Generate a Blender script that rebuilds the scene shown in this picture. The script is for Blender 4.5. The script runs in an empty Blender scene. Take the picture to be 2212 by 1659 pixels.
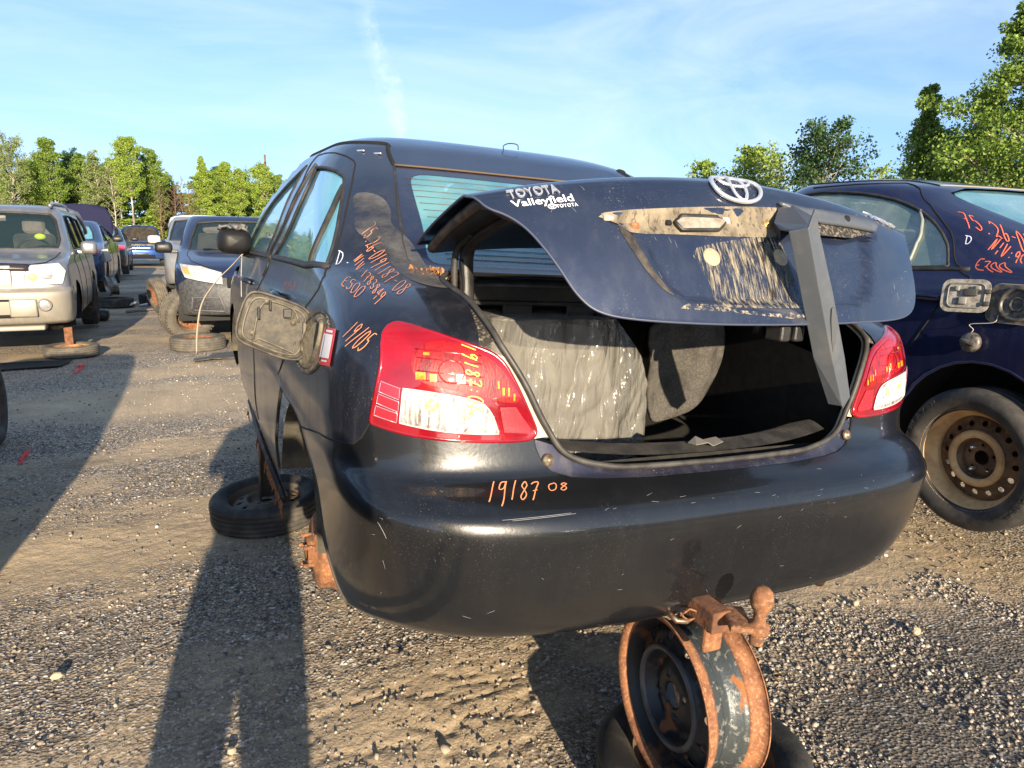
import bpy, bmesh, math, random
import numpy as np
from mathutils import Vector, Matrix, Euler
from mathutils.geometry import delaunay_2d_cdt
R = math.radians
SC = bpy.context.scene
COL = SC.collection

# ------------------------------------------------------------------ camera
CAM_POS = Vector((-1.17, -1.17, 1.48))
YAW, PITCH, ROLL = 0.445, 0.2033, 0.014
fw = Vector((math.sin(YAW) * math.cos(PITCH), math.cos(YAW) * math.cos(PITCH), -math.sin(PITCH)))
rt = Vector((math.cos(YAW), -math.sin(YAW), 0))
up = rt.cross(fw)
r2 = rt * math.cos(ROLL) + up * math.sin(ROLL)
u2 = -rt * math.sin(ROLL) + up * math.cos(ROLL)
cam = bpy.data.objects.new('camera', bpy.data.cameras.new('camera'))
COL.objects.link(cam)
cam.matrix_world = Matrix(((r2.x, u2.x, -fw.x, CAM_POS.x), (r2.y, u2.y, -fw.y, CAM_POS.y),
                           (r2.z, u2.z, -fw.z, CAM_POS.z), (0, 0, 0, 1)))
cam.data.lens = 24.99
cam.data.sensor_width = 36
cam.data.clip_start = 0.05
cam.data.clip_end = 3000
SC.camera = cam

# ------------------------------------------------------------------ sun, sky, exposure
SKY_LIFT = .22
SUN_EL, SUN_AZ = 13.5, 7.6            # light travels 7.6 deg to the right of +Y
SC.view_settings.view_transform = 'Standard'
SC.view_settings.look = 'None'
SC.view_settings.exposure = 1.27
SC.view_settings.gamma = 1
sd = Vector((math.sin(R(SUN_AZ)) * math.cos(R(SUN_EL)), math.cos(R(SUN_AZ)) * math.cos(R(SUN_EL)), -math.sin(R(SUN_EL))))
sun = bpy.data.objects.new('sun', bpy.data.lights.new('sun', 'SUN'))
COL.objects.link(sun)
sun.rotation_euler = sd.to_track_quat('-Z', 'Y').to_euler()
sun.data.energy = 5.0
sun.data.angle = R(0.5)
sun.data.color = (1.0, 0.83, 0.60)


def build_world():
    w = bpy.data.worlds.new('World')
    SC.world = w
    w.use_nodes = True
    nt = w.node_tree
    N, L = nt.nodes, nt.links
    N.clear()
    out = N.new('ShaderNodeOutputWorld')
    bg = N.new('ShaderNodeBackground')
    sky = N.new('ShaderNodeTexSky')
    sky.sky_type = 'NISHITA'
    sky.sun_disc = False
    sky.sun_elevation = R(SUN_EL)
    sky.sun_rotation = R(180 + SUN_AZ)
    sky.air_density = 1.0
    sky.dust_density = 0.6
    sky.ozone_density = 1.5
    bg.inputs['Strength'].default_value = 0.13
    tc = N.new('ShaderNodeTexCoord')
    lift = N.new('ShaderNodeVectorMath'); lift.operation = 'ADD'; lift.inputs[1].default_value = (0, 0, SKY_LIFT)
    nrmz = N.new('ShaderNodeVectorMath'); nrmz.operation = 'NORMALIZE'
    L.new(tc.outputs['Generated'], lift.inputs[0]); L.new(lift.outputs[0], nrmz.inputs[0]); L.new(nrmz.outputs[0], sky.inputs['Vector'])
    # thin cirrus: stretched noise of the sky direction, lit pale by the same sky
    mp = N.new('ShaderNodeMapping')
    mp.inputs['Rotation'].default_value = (0, R(14), R(-28))
    mp.inputs['Scale'].default_value = (1.1, 3.2, 7.0)
    n1 = N.new('ShaderNodeTexNoise')
    n1.inputs['Scale'].default_value = 1.6
    n1.inputs['Detail'].default_value = 9
    n1.inputs['Roughness'].default_value = 0.58
    n1.inputs['Distortion'].default_value = 0.6
    r1 = N.new('ShaderNodeMapRange')
    r1.inputs['From Min'].default_value = 0.42
    r1.inputs['From Max'].default_value = 0.78
    L.new(tc.outputs['Generated'], mp.inputs['Vector'])
    L.new(mp.outputs[0], n1.inputs['Vector'])
    L.new(n1.outputs['Fac'], r1.inputs['Value'])
    # old contrail: a broken, widening band (a thin arc of directions)
    def dotn(vec, src):
        d = N.new('ShaderNodeVectorMath'); d.operation = 'DOT_PRODUCT'
        d.inputs[1].default_value = vec
        L.new(src, d.inputs[0])
        return d.outputs['Value']
    def mth(op, a, b=None, c=None):
        m = N.new('ShaderNodeMath'); m.operation = op
        for i, v in enumerate((a, b, c)):
            if v is None: continue
            if isinstance(v, (int, float)): m.inputs[i].default_value = v
            else: L.new(v, m.inputs[i])
        return m.outputs[0]
    def direc(px, py):
        return (fw * 1535.7 + r2 * (px - 1106) - u2 * (py - 829.5)).normalized()
    a, b = direc(786, 20), direc(878, 330)
    nrm = a.cross(b).normalized()
    mid = (a + b).normalized()
    along = (b - a).normalized()
    wob = N.new('ShaderNodeTexNoise')
    wob.inputs['Scale'].default_value = 34
    wob.inputs['Detail'].default_value = 6
    wob.inputs['Roughness'].default_value = 0.62
    L.new(tc.outputs['Generated'], wob.inputs['Vector'])
    d0 = dotn(nrm, tc.outputs['Generated'])
    d1 = mth('ADD', d0, mth('MULTIPLY', mth('SUBTRACT', wob.outputs['Fac'], 0.5), 0.045))
    band = mth('SUBTRACT', 1.0, mth('MULTIPLY', mth('ABSOLUTE', d1), 62.0))
    t = dotn(along, tc.outputs['Generated'])
    tm = along.dot(mid)
    lenm = mth('SUBTRACT', 1.0, mth('MULTIPLY', mth('ABSOLUTE', mth('SUBTRACT', t, tm + 0.0)), 9.5))
    inview = mth('GREATER_THAN', dotn(mid, tc.outputs['Generated']), 0.8)
    puff = mth('MAXIMUM', mth('MULTIPLY', mth('SUBTRACT', wob.outputs['Fac'], 0.36), 4.2), 0.0)
    trail = mth('MULTIPLY', mth('MULTIPLY', mth('MAXIMUM', band, 0.0), mth('MINIMUM', mth('MULTIPLY', mth('MAXIMUM', lenm, 0.0), 3.0), 1.0)), mth('MULTIPLY', puff, inview))
    cl = mth('MINIMUM', mth('ADD', mth('MULTIPLY', r1.outputs[0], 0.5), mth('MULTIPLY', trail, 0.42)), 0.85)
    hue = N.new('ShaderNodeMix'); hue.data_type = 'RGBA'; hue.blend_type = 'MULTIPLY'
    hue.inputs['Factor'].default_value = 1.0
    L.new(sky.outputs[0], hue.inputs['A'])
    hue.inputs['B'].default_value = (0.94, 0.985, 1.08, 1)
    mix = N.new('ShaderNodeMix'); mix.data_type = 'RGBA'
    L.new(cl, mix.inputs['Factor'])
    L.new(hue.outputs['Result'], mix.inputs['A'])
    mix.inputs['B'].default_value = (3.4, 3.9, 4.2, 1)
    L.new(mix.outputs['Result'], bg.inputs['Color'])
    L.new(bg.outputs[0], out.inputs['Surface'])


build_world()

# ------------------------------------------------------------------ mesh helpers
def mk(name, V, F, mat=None, parent=None, smooth=True, normals=None):
    me = bpy.data.meshes.new(name)
    me.from_pydata([tuple(v) for v in V], [], [tuple(f) for f in F])
    if smooth:
        me.shade_smooth()
    if normals is not None and len(normals) == len(me.vertices):
        me.normals_split_custom_set_from_vertices([tuple(n) for n in normals])
    if mat: me.materials.append(mat)
    o = bpy.data.objects.new(name, me)
    COL.objects.link(o)
    if parent: o.parent = parent
    return o

def tag(o, label=None, cat=None, group=None, kind=None):
    if label: o['label'] = label
    if cat: o['category'] = cat
    if group: o['group'] = group
    if kind: o['kind'] = kind
    return o

def thing(name, label, cat, loc=(0, 0, 0), rot=(0, 0, 0), group=None):
    o = bpy.data.objects.new(name, None)
    COL.objects.link(o)
    o.location = loc; o.rotation_euler = rot
    o.empty_display_size = 0.1
    return tag(o, label, cat, group)

def solid(o, t, off=-1.0):
    m = o.modifiers.new('thickness', 'SOLIDIFY'); m.thickness = t; m.offset = off
    return o

def bevel(o, w, seg=2, ang=35):
    m = o.modifiers.new('bevel', 'BEVEL'); m.width = w; m.segments = seg
    m.limit_method = 'ANGLE'; m.angle_limit = R(ang); m.harden_normals = False
    return o

class MB:
    """collects shapes into one mesh"""
    def __init__(s): s.V = []; s.F = []
    def add(s, V, F):
        k = len(s.V); s.V += [tuple(v) for v in V]; s.F += [tuple(i + k for i in f) for f in F]; return s
    def box(s, c, d, M=None):
        V = [Vector((c[0] + a * d[0] / 2, c[1] + b * d[1] / 2, c[2] + e * d[2] / 2)) for a in (-1, 1) for b in (-1, 1) for e in (-1, 1)]
        if M is not None: V = [M @ v for v in V]
        return s.add(V, [(0, 1, 3, 2), (4, 6, 7, 5), (0, 4, 5, 1), (2, 3, 7, 6), (0, 2, 6, 4), (1, 5, 7, 3)])
    def tube(s, pts, r, seg=8, cap=True, closed=False, flat=1.0):
        P = [Vector(p) for p in pts]; n = len(P)
        rr = r if hasattr(r, '__len__') else [r] * n
        V = []; ref = None
        for i in range(n):
            a = P[(i - 1) % n] if (i > 0 or closed) else P[i]
            b = P[(i + 1) % n] if (i < n - 1 or closed) else P[i]
            t = (b - a)
            t = t.normalized() if t.length > 1e-9 else Vector((0, 0, 1))
            if ref is None:
                ref = Vector((0, 0, 1)) if abs(t.z) < .9 else Vector((1, 0, 0))
            x = (ref - t * ref.dot(t))
            x = x.normalized() if x.length > 1e-6 else t.orthogonal().normalized()
            ref = x; y = t.cross(x)
            for k in range(seg):
                q = 2 * math.pi * k / seg
                V.append(P[i] + x * math.cos(q) * rr[i] * flat + y * math.sin(q) * rr[i])
        F = []
        for i in range(n if closed else n - 1):
            j = (i + 1) % n
            for k in range(seg):
                F.append((i * seg + k, i * seg + (k + 1) % seg, j * seg + (k + 1) % seg, j * seg + k))
        if cap and not closed:
            F.append(tuple(range(seg))[::-1]); F.append(tuple((n - 1) * seg + k for k in range(seg)))
        return s.add(V, F)
    def lathe(s, prof, seg=32, M=None, arc=None, closed=False):
        """prof: list of (r, h); axis = local z"""
        V = []; F = []; n = len(prof)
        for k in range(seg):
            q = 2 * math.pi * k / seg
            for (r, h) in prof:
                v = Vector((r * math.cos(q), r * math.sin(q), h))
                V.append(M @ v if M is not None else v)
        for k in range(seg):
            k2 = (k + 1) % seg
            for i in range(n if closed else n - 1):
                j = (i + 1) % n
                F.append((k * n + i, k2 * n + i, k2 * n + j, k * n + j))
        return s.add(V, F)
    def build(s, name, mat, parent=None, smooth=True, bev=None):
        o = mk(name, s.V, s.F, mat, parent, smooth)
        if bev: bevel(o, bev)
        return o

def frame(origin, x, y, z=None):
    x = Vector(x).normalized(); y = Vector(y)
    y = (y - x * y.dot(x)).normalized(); z = x.cross(y)
    return Matrix(((x.x, y.x, z.x, origin[0]), (x.y, y.y, z.y, origin[1]), (x.z, y.z, z.z, origin[2]), (0, 0, 0, 1)))

def inpoly(P, poly):
    x, y = P[:, 0], P[:, 1]
    ins = np.zeros(len(P), bool)
    q = np.asarray(poly, float)
    for i in range(len(q)):
        x1, y1 = q[i]; x2, y2 = q[i - 1]
        c = ((y1 > y) != (y2 > y)) & (x < (x2 - x1) * (y - y1) / (y2 - y1 + 1e-15) + x1)
        ins ^= c
    return ins

def dens(poly, st, closed=True):
    q = [np.array(p, float) for p in poly]; out = []
    n = len(q)
    for i in range(n if closed else n - 1):
        a, b = q[i], q[(i + 1) % n]
        k = max(1, int(math.ceil(np.linalg.norm((b - a)) / st)))
        for j in range(k): out.append(a + (b - a) * j / k)
    if not closed: out.append(q[-1])
    return np.array(out)

def smoothpoly(poly, closed=True, it=2, keep=()):
    """Chaikin corner cutting; indices in keep stay sharp"""
    pts = [(np.array(p, float), i in keep) for i, p in enumerate(poly)]
    for _ in range(it):
        out = []; n = len(pts)
        for i in range(n):
            p, k = pts[i]
            if k or (not closed and i in (0, n - 1)):
                out.append((p, True)); continue
            a = pts[i - 1][0]; b = pts[(i + 1) % n][0]
            out.append((p * .75 + a * .25, False)); out.append((p * .75 + b * .25, False))
        pts = out
    return [tuple(p) for p, _ in pts]

def patch(name, F, poly, mat, parent=None, holes=(), du=.05, dv=.05, off=0.0, custom=True, extra=None):
    """trimmed piece of a parametric surface; F(U,V)->(P,N).  poly/holes in (u,v); v is scaled so du/dv give the grid"""
    k = du / dv
    sc = lambda q: [(a, b * k) for a, b in q]
    P = sc(poly); H = [sc(h) for h in holes]
    B = dens(P, du); lo, hi = B.min(0), B.max(0)
    verts = [tuple(b) for b in B]; edges = [(i, (i + 1) % len(B)) for i in range(len(B))]
    for h in H:
        hb = dens(h, du); s0 = len(verts)
        verts += [tuple(b) for b in hb]; edges += [(s0 + i, s0 + (i + 1) % len(hb)) for i in range(len(hb))]
    gx = np.arange(lo[0] + du * .5, hi[0], du); gy = np.arange(lo[1] + du * .5, hi[1], du)
    G = np.array([(x, y) for x in gx for y in gy]) if len(gx) and len(gy) else np.zeros((0, 2))
    if len(G):
        m = inpoly(G, P)
        for h in H: m &= ~inpoly(G, h)
        G = G[m]
        allb = np.array(verts)
        if len(G):
            keep = np.ones(len(G), bool)
            for c in range(0, len(G), 500):
                d = np.abs(G[c:c + 500, None, :] - allb[None]).max(2).min(1)
                keep[c:c + 500] = d > du * .38
            G = G[keep]
        verts += [tuple(g_) for g_ in G]
    vo, eo, fo, _, _, _ = delaunay_2d_cdt([Vector(v) for v in verts], edges, [], 0, 1e-7)
    vo = np.array([(v.x, v.y) for v in vo]); fo = np.array([tuple(f) for f in fo if len(f) == 3])
    cen = vo[fo].mean(1)
    m = inpoly(cen, P)
    for h in H: m &= ~inpoly(cen, h)
    fo = fo[m]
    used = np.unique(fo); mp = -np.ones(len(vo), int); mp[used] = np.arange(len(used))
    vo = vo[used]; fo = mp[fo]
    X, N = F(vo[:, 0], vo[:, 1] / k)
    X = X + N * off
    if extra is not None: X = X + N * extra(vo[:, 0], vo[:, 1] / k)[:, None]
    # orient faces with the normals
    a, b, c = X[fo[:, 0]], X[fo[:, 1]], X[fo[:, 2]]
    fn = np.cross(b - a, c - a); flip = (fn * N[fo[:, 0]]).sum(1) < 0
    fo[flip] = fo[flip][:, ::-1]
    return mk(name, X, fo, mat, parent, True, N if (custom and extra is None) else None)

def join(objs):
    """merge several mesh objects into the first (raw data)"""
    V = []; F = []; Nn = []
    for o in objs:
        k = len(V)
        V += [tuple(v.co) for v in o.data.vertices]; F += [tuple(i + k for i in p.vertices) for p in o.data.polygons]
        Nn += [tuple(n.vector) for n in o.data.vertex_normals]
    me = bpy.data.meshes.new(objs[0].name)
    me.from_pydata(V, [], F); me.shade_smooth()
    me.normals_split_custom_set_from_vertices(Nn)
    for m in objs[0].data.materials: me.materials.append(m)
    objs[0].data = me
    for o in objs[1:]: bpy.data.objects.remove(o)
    return objs[0]

class Rings:
    """car body as stacked plan outlines. rows: z at near end, z at side, z at far end, y near, y far, half width"""
    def __init__(s, rows, Lr=.5, nr=4, Lf=.7, nf=3.2, bl=.9, bf=1.2, upd=None, du=.02, umax=6.5):
        s.R = np.array([r[:6] for r in rows], float); s.K = len(rows)
        s.Lr = np.full(s.K, Lr, float); s.Lf = np.full(s.K, Lf, float); s.nr = nr; s.nf = nf
        for k, v in (upd or {}).items(): s.Lr[k] = v[0]; s.Lf[k] = v[1]
        s.bl = bl; s.bf = bf
        s.V = np.linspace(0, s.K - 1, (s.K - 1) * 12 + 1); s.u = np.arange(0, umax, du); s.du = du
        T = []; s.len = []
        for v in s.V:
            P = s.outline(v); d = np.r_[0, np.cumsum(np.linalg.norm(np.diff(P, axis=0), axis=1))]
            T.append(np.stack([np.interp(s.u, d, P[:, k]) for k in range(3)], 1)); s.len.append(d[-1])
        s.T = np.array(T); s.len = np.array(s.len)
    def cr(s, A, v):
        v = min(max(v, 0), s.K - 1); i = min(int(v), s.K - 2); t = v - i
        p1, p2 = A[i], A[i + 1]; p0 = A[i - 1] if i > 0 else 2 * p1 - p2; p3 = A[i + 2] if i + 2 < s.K else 2 * p2 - p1
        d0, d1, d2 = p1 - p0, p2 - p1, p3 - p2
        def m(a, b): return np.where(a * b > 0, 2 * a * b / (a + b + 1e-12 * np.sign(a + b + 1e-30)), 0)
        m1, m2 = m(d0, d1), m(d1, d2); t2, t3 = t * t, t ** 3
        return (2 * t3 - 3 * t2 + 1) * p1 + (t3 - 2 * t2 + t) * m1 + (3 * t2 - 2 * t3) * p2 + (t3 - t2) * m2
    def outline(s, v):
        zr, zs, zf, yr, yf, W = s.cr(s.R, v); Lr = s.cr(s.Lr, v); Lf = s.cr(s.Lf, v)
        if Lr + Lf > yf - yr: k = (yf - yr) / (Lr + Lf) * .999; Lr *= k; Lf *= k
        ph = np.linspace(0, np.pi / 2, 96)
        e = 2 / s.nr; c, sn = np.cos(ph) ** e, np.sin(ph) ** e
        xr = -W * sn; y1 = yr + Lr - Lr * c
        e = 2 / s.nf; c, sn = np.cos(ph) ** e, np.sin(ph) ** e
        xf = -W * sn; y2 = yf - Lf + Lf * c
        x = np.r_[xr, xf[::-1]]; y = np.r_[y1, y2[::-1]]
        S = lambda t: (lambda q: q * q * (3 - 2 * q))(np.clip(t, 0, 1))
        z = zs + (zr - zs) * (1 - S((y - yr) / s.bl)) + (zf - zs) * S((y - (yf - s.bf)) / s.bf)
        return np.stack([x, y, z], 1)
    def P(s, U, V):
        U = np.asarray(U, float); V = np.asarray(V, float)
        sg = np.where(U >= 0, 1., -1.); a = np.abs(U)
        f = np.clip(V * 12, 0, len(s.V) - 1.001); i = f.astype(int); t = (f - i)[:, None]
        g = np.clip(a / s.du, 0, len(s.u) - 1.001); j = g.astype(int); r = (g - j)[:, None]
        T = s.T
        p = (T[i, j] * (1 - r) + T[i, j + 1] * r) * (1 - t) + (T[i + 1, j] * (1 - r) + T[i + 1, j + 1] * r) * t
        p = p.copy(); p[:, 0] *= sg
        return p
    def __call__(s, U, V):
        U = np.asarray(U, float); V = np.asarray(V, float)
        p = s.P(U, V); e = .03
        du = s.P(U + e, V) - s.P(U - e, V); dv = s.P(U, V + .25) - s.P(U, V - .25)
        n = np.cross(dv, du); l = np.linalg.norm(n, axis=1, keepdims=True)
        n = n / np.maximum(l, 1e-9)
        c = p - np.array([0, (s.R[:, 3].min() + s.R[:, 4].max()) / 2, .7])
        c[:, 1] *= .35
        n[l[:, 0] < 1e-8] = (0, 0, 1)
        fl = (n * c).sum(1) < 0
        n[fl] *= -1
        return p, n
    def at(s, u, v):
        p, n = s(np.array([u]), np.array([v])); return Vector(p[0]), Vector(n[0])
    def find(s, tgt, w=(1, 1, 1), us=None):
        """(u,v) of the surface point nearest to tgt with axis weights w"""
        tgt = np.array([0 if t is None else t for t in tgt], float); w = np.array(w, float)
        T = s.T if tgt[0] <= 0 or w[0] == 0 else s.T * np.array([-1, 1, 1])
        d = (((T - tgt) * w) ** 2).sum(2)
        if us: d = np.where((s.u >= us[0]) & (s.u <= us[1]), d, 1e9)
        i, j = np.unravel_index(np.argmin(d), d.shape)
        sg = 1 if (tgt[0] <= 0 or w[0] == 0) else -1
        x = np.array([s.u[j], s.V[i]])
        for _ in range(8):
            f = lambda q: (s.P([q[0]], [q[1]])[0] - (tgt * [sg, 1, 1])) * w
            r = f(x); J = np.array([(f(x + [1e-3, 0]) - r) / 1e-3, (f(x + [0, 1e-2]) - r) / 1e-2]).T
            dx = np.linalg.lstsq(J, -r, rcond=None)[0]
            x = x + np.clip(dx, [-.02, -.08], [.02, .08])
            x[1] = np.clip(x[1], 0, s.K - 1.01)
        return (sg * x[0], x[1])
    def yz(s, pts): return [s.find((0, a, b), (0, 1, 1)) for a, b in pts]
    def xz(s, pts):
        """points on the near end: (x, z)"""
        out = []
        for a, b in pts:
            u, v = s.find((-abs(a), 0, b), (1, .05, 1), us=(0, 1.15))
            out.append((u if a <= 0 else -u, v))
        return out

def mirror(poly): return [(-a, b) for a, b in poly][::-1]

def seam(name, F, pts, mat, parent, r=.003, off=-.0005, seg=5, st=.05, closed=False):
    D = dens([(a, b) for a, b in pts], st, closed)
    X, N = F(D[:, 0], D[:, 1]); X = X + N * off
    return MB().tube([Vector(x) for x in X], r, seg, closed=closed).build(name, mat, parent)

# ------------------------------------------------------------------ materials
MATS = {}
def M(name, c=(.5, .5, .5), rough=.5, metal=0., c2=None, sc=8., lo=.4, hi=.6, bump=0., bsc=40., coat=0., crough=.05, spec=.5,
      rough2=None, alpha=1., emit=None, estr=0., stretch=None, detail=6., c3=None, sc3=40., lo3=.55, hi3=.7, trans=0., ior=None, sheen=0., metal2=None, bdist=.01):
    if name in MATS: return MATS[name]
    m = bpy.data.materials.new(name); m.use_nodes = True
    nt = m.node_tree; N, L = nt.nodes, nt.links
    b = N['Principled BSDF']
    b.inputs['Base Color'].default_value = (*c, 1); b.inputs['Roughness'].default_value = rough
    b.inputs['Metallic'].default_value = metal; b.inputs['Coat Weight'].default_value = coat
    b.inputs['Coat Roughness'].default_value = crough; b.inputs['Specular IOR Level'].default_value = spec
    b.inputs['Alpha'].default_value = alpha; b.inputs['Transmission Weight'].default_value = trans
    b.inputs['Sheen Weight'].default_value = sheen
    if ior: b.inputs['IOR'].default_value = ior
    if emit: b.inputs['Emission Color'].default_value = (*emit, 1); b.inputs['Emission Strength'].default_value = estr
    tc = N.new('ShaderNodeTexCoord'); src = tc.outputs['Object']
    if stretch:
        mp = N.new('ShaderNodeMapping'); mp.inputs['Scale'].default_value = stretch
        L.new(src, mp.inputs[0]); src = mp.outputs[0]
    def noise(scale, det=detail, rg=.6):
        n = N.new('ShaderNodeTexNoise'); n.inputs['Scale'].default_value = scale; n.inputs['Detail'].default_value = det
        n.inputs['Roughness'].default_value = rg; L.new(src, n.inputs['Vector']); return n.outputs['Fac']
    def rng(v, a, b_):
        r = N.new('ShaderNodeMapRange'); r.inputs['From Min'].default_value = a; r.inputs['From Max'].default_value = b_
        L.new(v, r.inputs['Value']); return r.outputs[0]
    def mixc(f, A, B):
        x = N.new('ShaderNodeMix'); x.data_type = 'RGBA'; L.new(f, x.inputs['Factor'])
        for k, v in (('A', A), ('B', B)):
            if isinstance(v, tuple): x.inputs[k].default_value = (*v, 1)
            else: L.new(v, x.inputs[k])
        return x.outputs['Result']
    col = None
    if c2 is not None:
        f = rng(noise(sc), lo, hi); col = mixc(f, c, c2)
        if rough2 is not None:
            x = N.new('ShaderNodeMapRange'); x.inputs['To Min'].default_value = rough; x.inputs['To Max'].default_value = rough2
            L.new(f, x.inputs['Value']); L.new(x.outputs[0], b.inputs['Roughness'])
        if metal2 is not None:
            x = N.new('ShaderNodeMapRange'); x.inputs['To Min'].default_value = metal; x.inputs['To Max'].default_value = metal2
            L.new(f, x.inputs['Value']); L.new(x.outputs[0], b.inputs['Metallic'])
    if c3 is not None:
        f3 = rng(noise(sc3), lo3, hi3); col = mixc(f3, col if col is not None else c, c3)
    if col is not None: L.new(col, b.inputs['Base Color'])
    if bump:
        bp = N.new('ShaderNodeBump'); bp.inputs['Strength'].default_value = bump; bp.inputs['Distance'].default_value = bdist
        L.new(noise(bsc, 4), bp.inputs['Height']); L.new(bp.outputs[0], b.inputs['Normal'])
    MATS[name] = m
    return m

def paint(name, c, spk=330, dust=(.20, .18, .155), da=.25, metal=.55, rough=.32, coat=.8, spots=.5, dlo=.45, dhi=.8, flake=(0, 0, 0)):
    """car paint with dried dust, specks and water marks of its own"""
    if name in MATS: return MATS[name]
    m = bpy.data.materials.new(name); m.use_nodes = True
    nt = m.node_tree; N, L = nt.nodes, nt.links
    b = N['Principled BSDF']; tc = N.new('ShaderNodeTexCoord')
    def noise(s, d=8, rg=.62, st=None):
        n = N.new('ShaderNodeTexNoise'); n.inputs['Scale'].default_value = s; n.inputs['Detail'].default_value = d; n.inputs['Roughness'].default_value = rg
        v = tc.outputs['Object']
        if st:
            mp = N.new('ShaderNodeMapping'); mp.inputs['Scale'].default_value = st; L.new(v, mp.inputs[0]); v = mp.outputs[0]
        L.new(v, n.inputs['Vector']); return n.outputs['Fac']
    def rng(v, a, b_, c_=0., d_=1.):
        r = N.new('ShaderNodeMapRange'); r.inputs['From Min'].default_value = a; r.inputs['From Max'].default_value = b_
        r.inputs['To Min'].default_value = c_; r.inputs['To Max'].default_value = d_
        L.new(v, r.inputs['Value']); return r.outputs[0]
    def mth(op, a, b_):
        x = N.new('ShaderNodeMath'); x.operation = op
        for i, v in enumerate((a, b_)):
            if isinstance(v, (int, float)): x.inputs[i].default_value = v
            else: L.new(v, x.inputs[i])
        return x.outputs[0]
    film = rng(noise(3.0), dlo, dhi, .25, 1.)
    streak = rng(noise(30, 4, .6, (1, 1, .12)), .5, .75)
    speck = rng(noise(spk, 2, .5), .655, .70)
    patchy = rng(noise(5, 9, .7), .46, .60)
    f = mth('MULTIPLY', film, da)
    f = mth('ADD', f, mth('MULTIPLY', streak, da * .5))
    f = mth('ADD', f, mth('MULTIPLY', mth('MULTIPLY', speck, patchy), spots))
    f = mth('MINIMUM', f, 1.0)
    x = N.new('ShaderNodeMix'); x.data_type = 'RGBA'; L.new(f, x.inputs['Factor'])
    x.inputs['A'].default_value = (*c, 1); x.inputs['B'].default_value = (*dust, 1)
    L.new(x.outputs['Result'], b.inputs['Base Color'])
    L.new(rng(f, 0, .6, metal, 0.), b.inputs['Metallic'])
    L.new(rng(f, 0, .5, rough, .8), b.inputs['Roughness'])
    L.new(rng(f, 0, .6, coat, 0.), b.inputs['Coat Weight'])
    b.inputs['Specular IOR Level'].default_value = .35
    b.inputs['Coat Roughness'].default_value = .09
    bp = N.new('ShaderNodeBump'); bp.inputs['Strength'].default_value = .12; bp.inputs['Distance'].default_value = .002
    L.new(noise(90, 3), bp.inputs['Height']); L.new(bp.outputs[0], b.inputs['Normal'])
    MATS[name] = m
    return m

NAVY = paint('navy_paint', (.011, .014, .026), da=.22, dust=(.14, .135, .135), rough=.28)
LIDP = paint('sky_tinted_lid_paint', (.017, .028, .062), 300, rough=.34, da=.13, dust=(.17, .165, .16), spots=.75)  # body colour made bluer and brighter to paint in sky reflection and sun
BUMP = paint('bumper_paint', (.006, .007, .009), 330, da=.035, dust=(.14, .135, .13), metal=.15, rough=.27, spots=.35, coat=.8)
ROOFP = paint('sky_tinted_roof_paint', (.010, .018, .050), da=.16, dust=(.13, .15, .2))  # blue in base and dust colour stands in for the reflected sky
COROP = paint('indigo_paint', (.010, .014, .060), da=.10, dust=(.15, .14, .15))
GAP = M('gap_black', (.004, .004, .005), .9)
RUBBER = M('black_rubber', (.018, .017, .016), .65, c2=(.05, .045, .04), sc=14, lo=.45, hi=.75, bump=.15, bsc=200)
SEALM = M('seal_rubber', (.030, .028, .026), .5, c2=(.075, .07, .062), sc=20, lo=.4, hi=.7)
PLAST = M('black_plastic', (.012, .012, .013), .45, c2=(.05, .047, .042), sc=10, lo=.45, hi=.75, bump=.1, bsc=300)
SHELL = M('inner_shell', (.010, .010, .010), .8)
PRIMER = M('beige_primer', (.42, .38, .30), .55, c2=(.30, .26, .20), sc=9, lo=.5, hi=.8)
CHROME = M('chrome', (.82, .82, .83), .22, metal=.75, c2=(.6, .59, .56), sc=30, lo=.5, hi=.8, rough2=.35)
RUST = M('rust', (.24, .10, .042), .85, c2=(.11, .05, .028), sc=28, lo=.4, hi=.62, c3=(.36, .18, .085), sc3=90, lo3=.5, hi3=.68, bump=.4, bsc=260, bdist=.0015)
RUSTD = M('dark_rust', (.10, .045, .025), .85, c2=(.22, .09, .04), sc=22, lo=.4, hi=.65, bump=.6, bsc=120, bdist=.003)
STEEL = M('dark_steel', (.040, .046, .052), .48, metal=.25, c2=(.26, .10, .035), sc=9, lo=.58, hi=.66, rough2=.85, c3=(.16, .15, .13), sc3=60, lo3=.60, hi3=.68, bump=.15, bsc=120)
STEELG = M('grey_steel', (.16, .16, .16), .45, metal=.5, c2=(.10, .08, .06), sc=20)
TYRE = M('tyre_rubber', (.024, .023, .022), .72, c2=(.085, .075, .062), sc=10, lo=.45, hi=.72, bump=.25, bsc=130, bdist=.004)
TYRED = M('dusty_tyre', (.075, .067, .055), .85, c2=(.14, .12, .092), sc=12, lo=.4, hi=.7, bump=.3, bsc=90, bdist=.004)
MUD = M('dried_mud', (.26, .215, .15), .9, c2=(.085, .07, .05), sc=26, lo=.36, hi=.66, bump=.3, bsc=150, bdist=.002, detail=12, c3=(.025, .022, .02), sc3=110, lo3=.54, hi3=.68, stretch=(1, 1, .45))
MUDK = M('black_mud', (.02, .018, .016), .7, c2=(.20, .165, .12), sc=120, lo=.50, hi=.64, bump=.3, bsc=150, bdist=.002, detail=10)
MARK = M('orange_marker', (.62, .24, .11), .5)
MARKY = M('yellow_marker', (.85, .50, .05), .5)
MARKW = M('white_marker', (.70, .72, .85), .5)
WHITEP = M('white_vinyl', (.70, .70, .74), .4)
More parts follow.
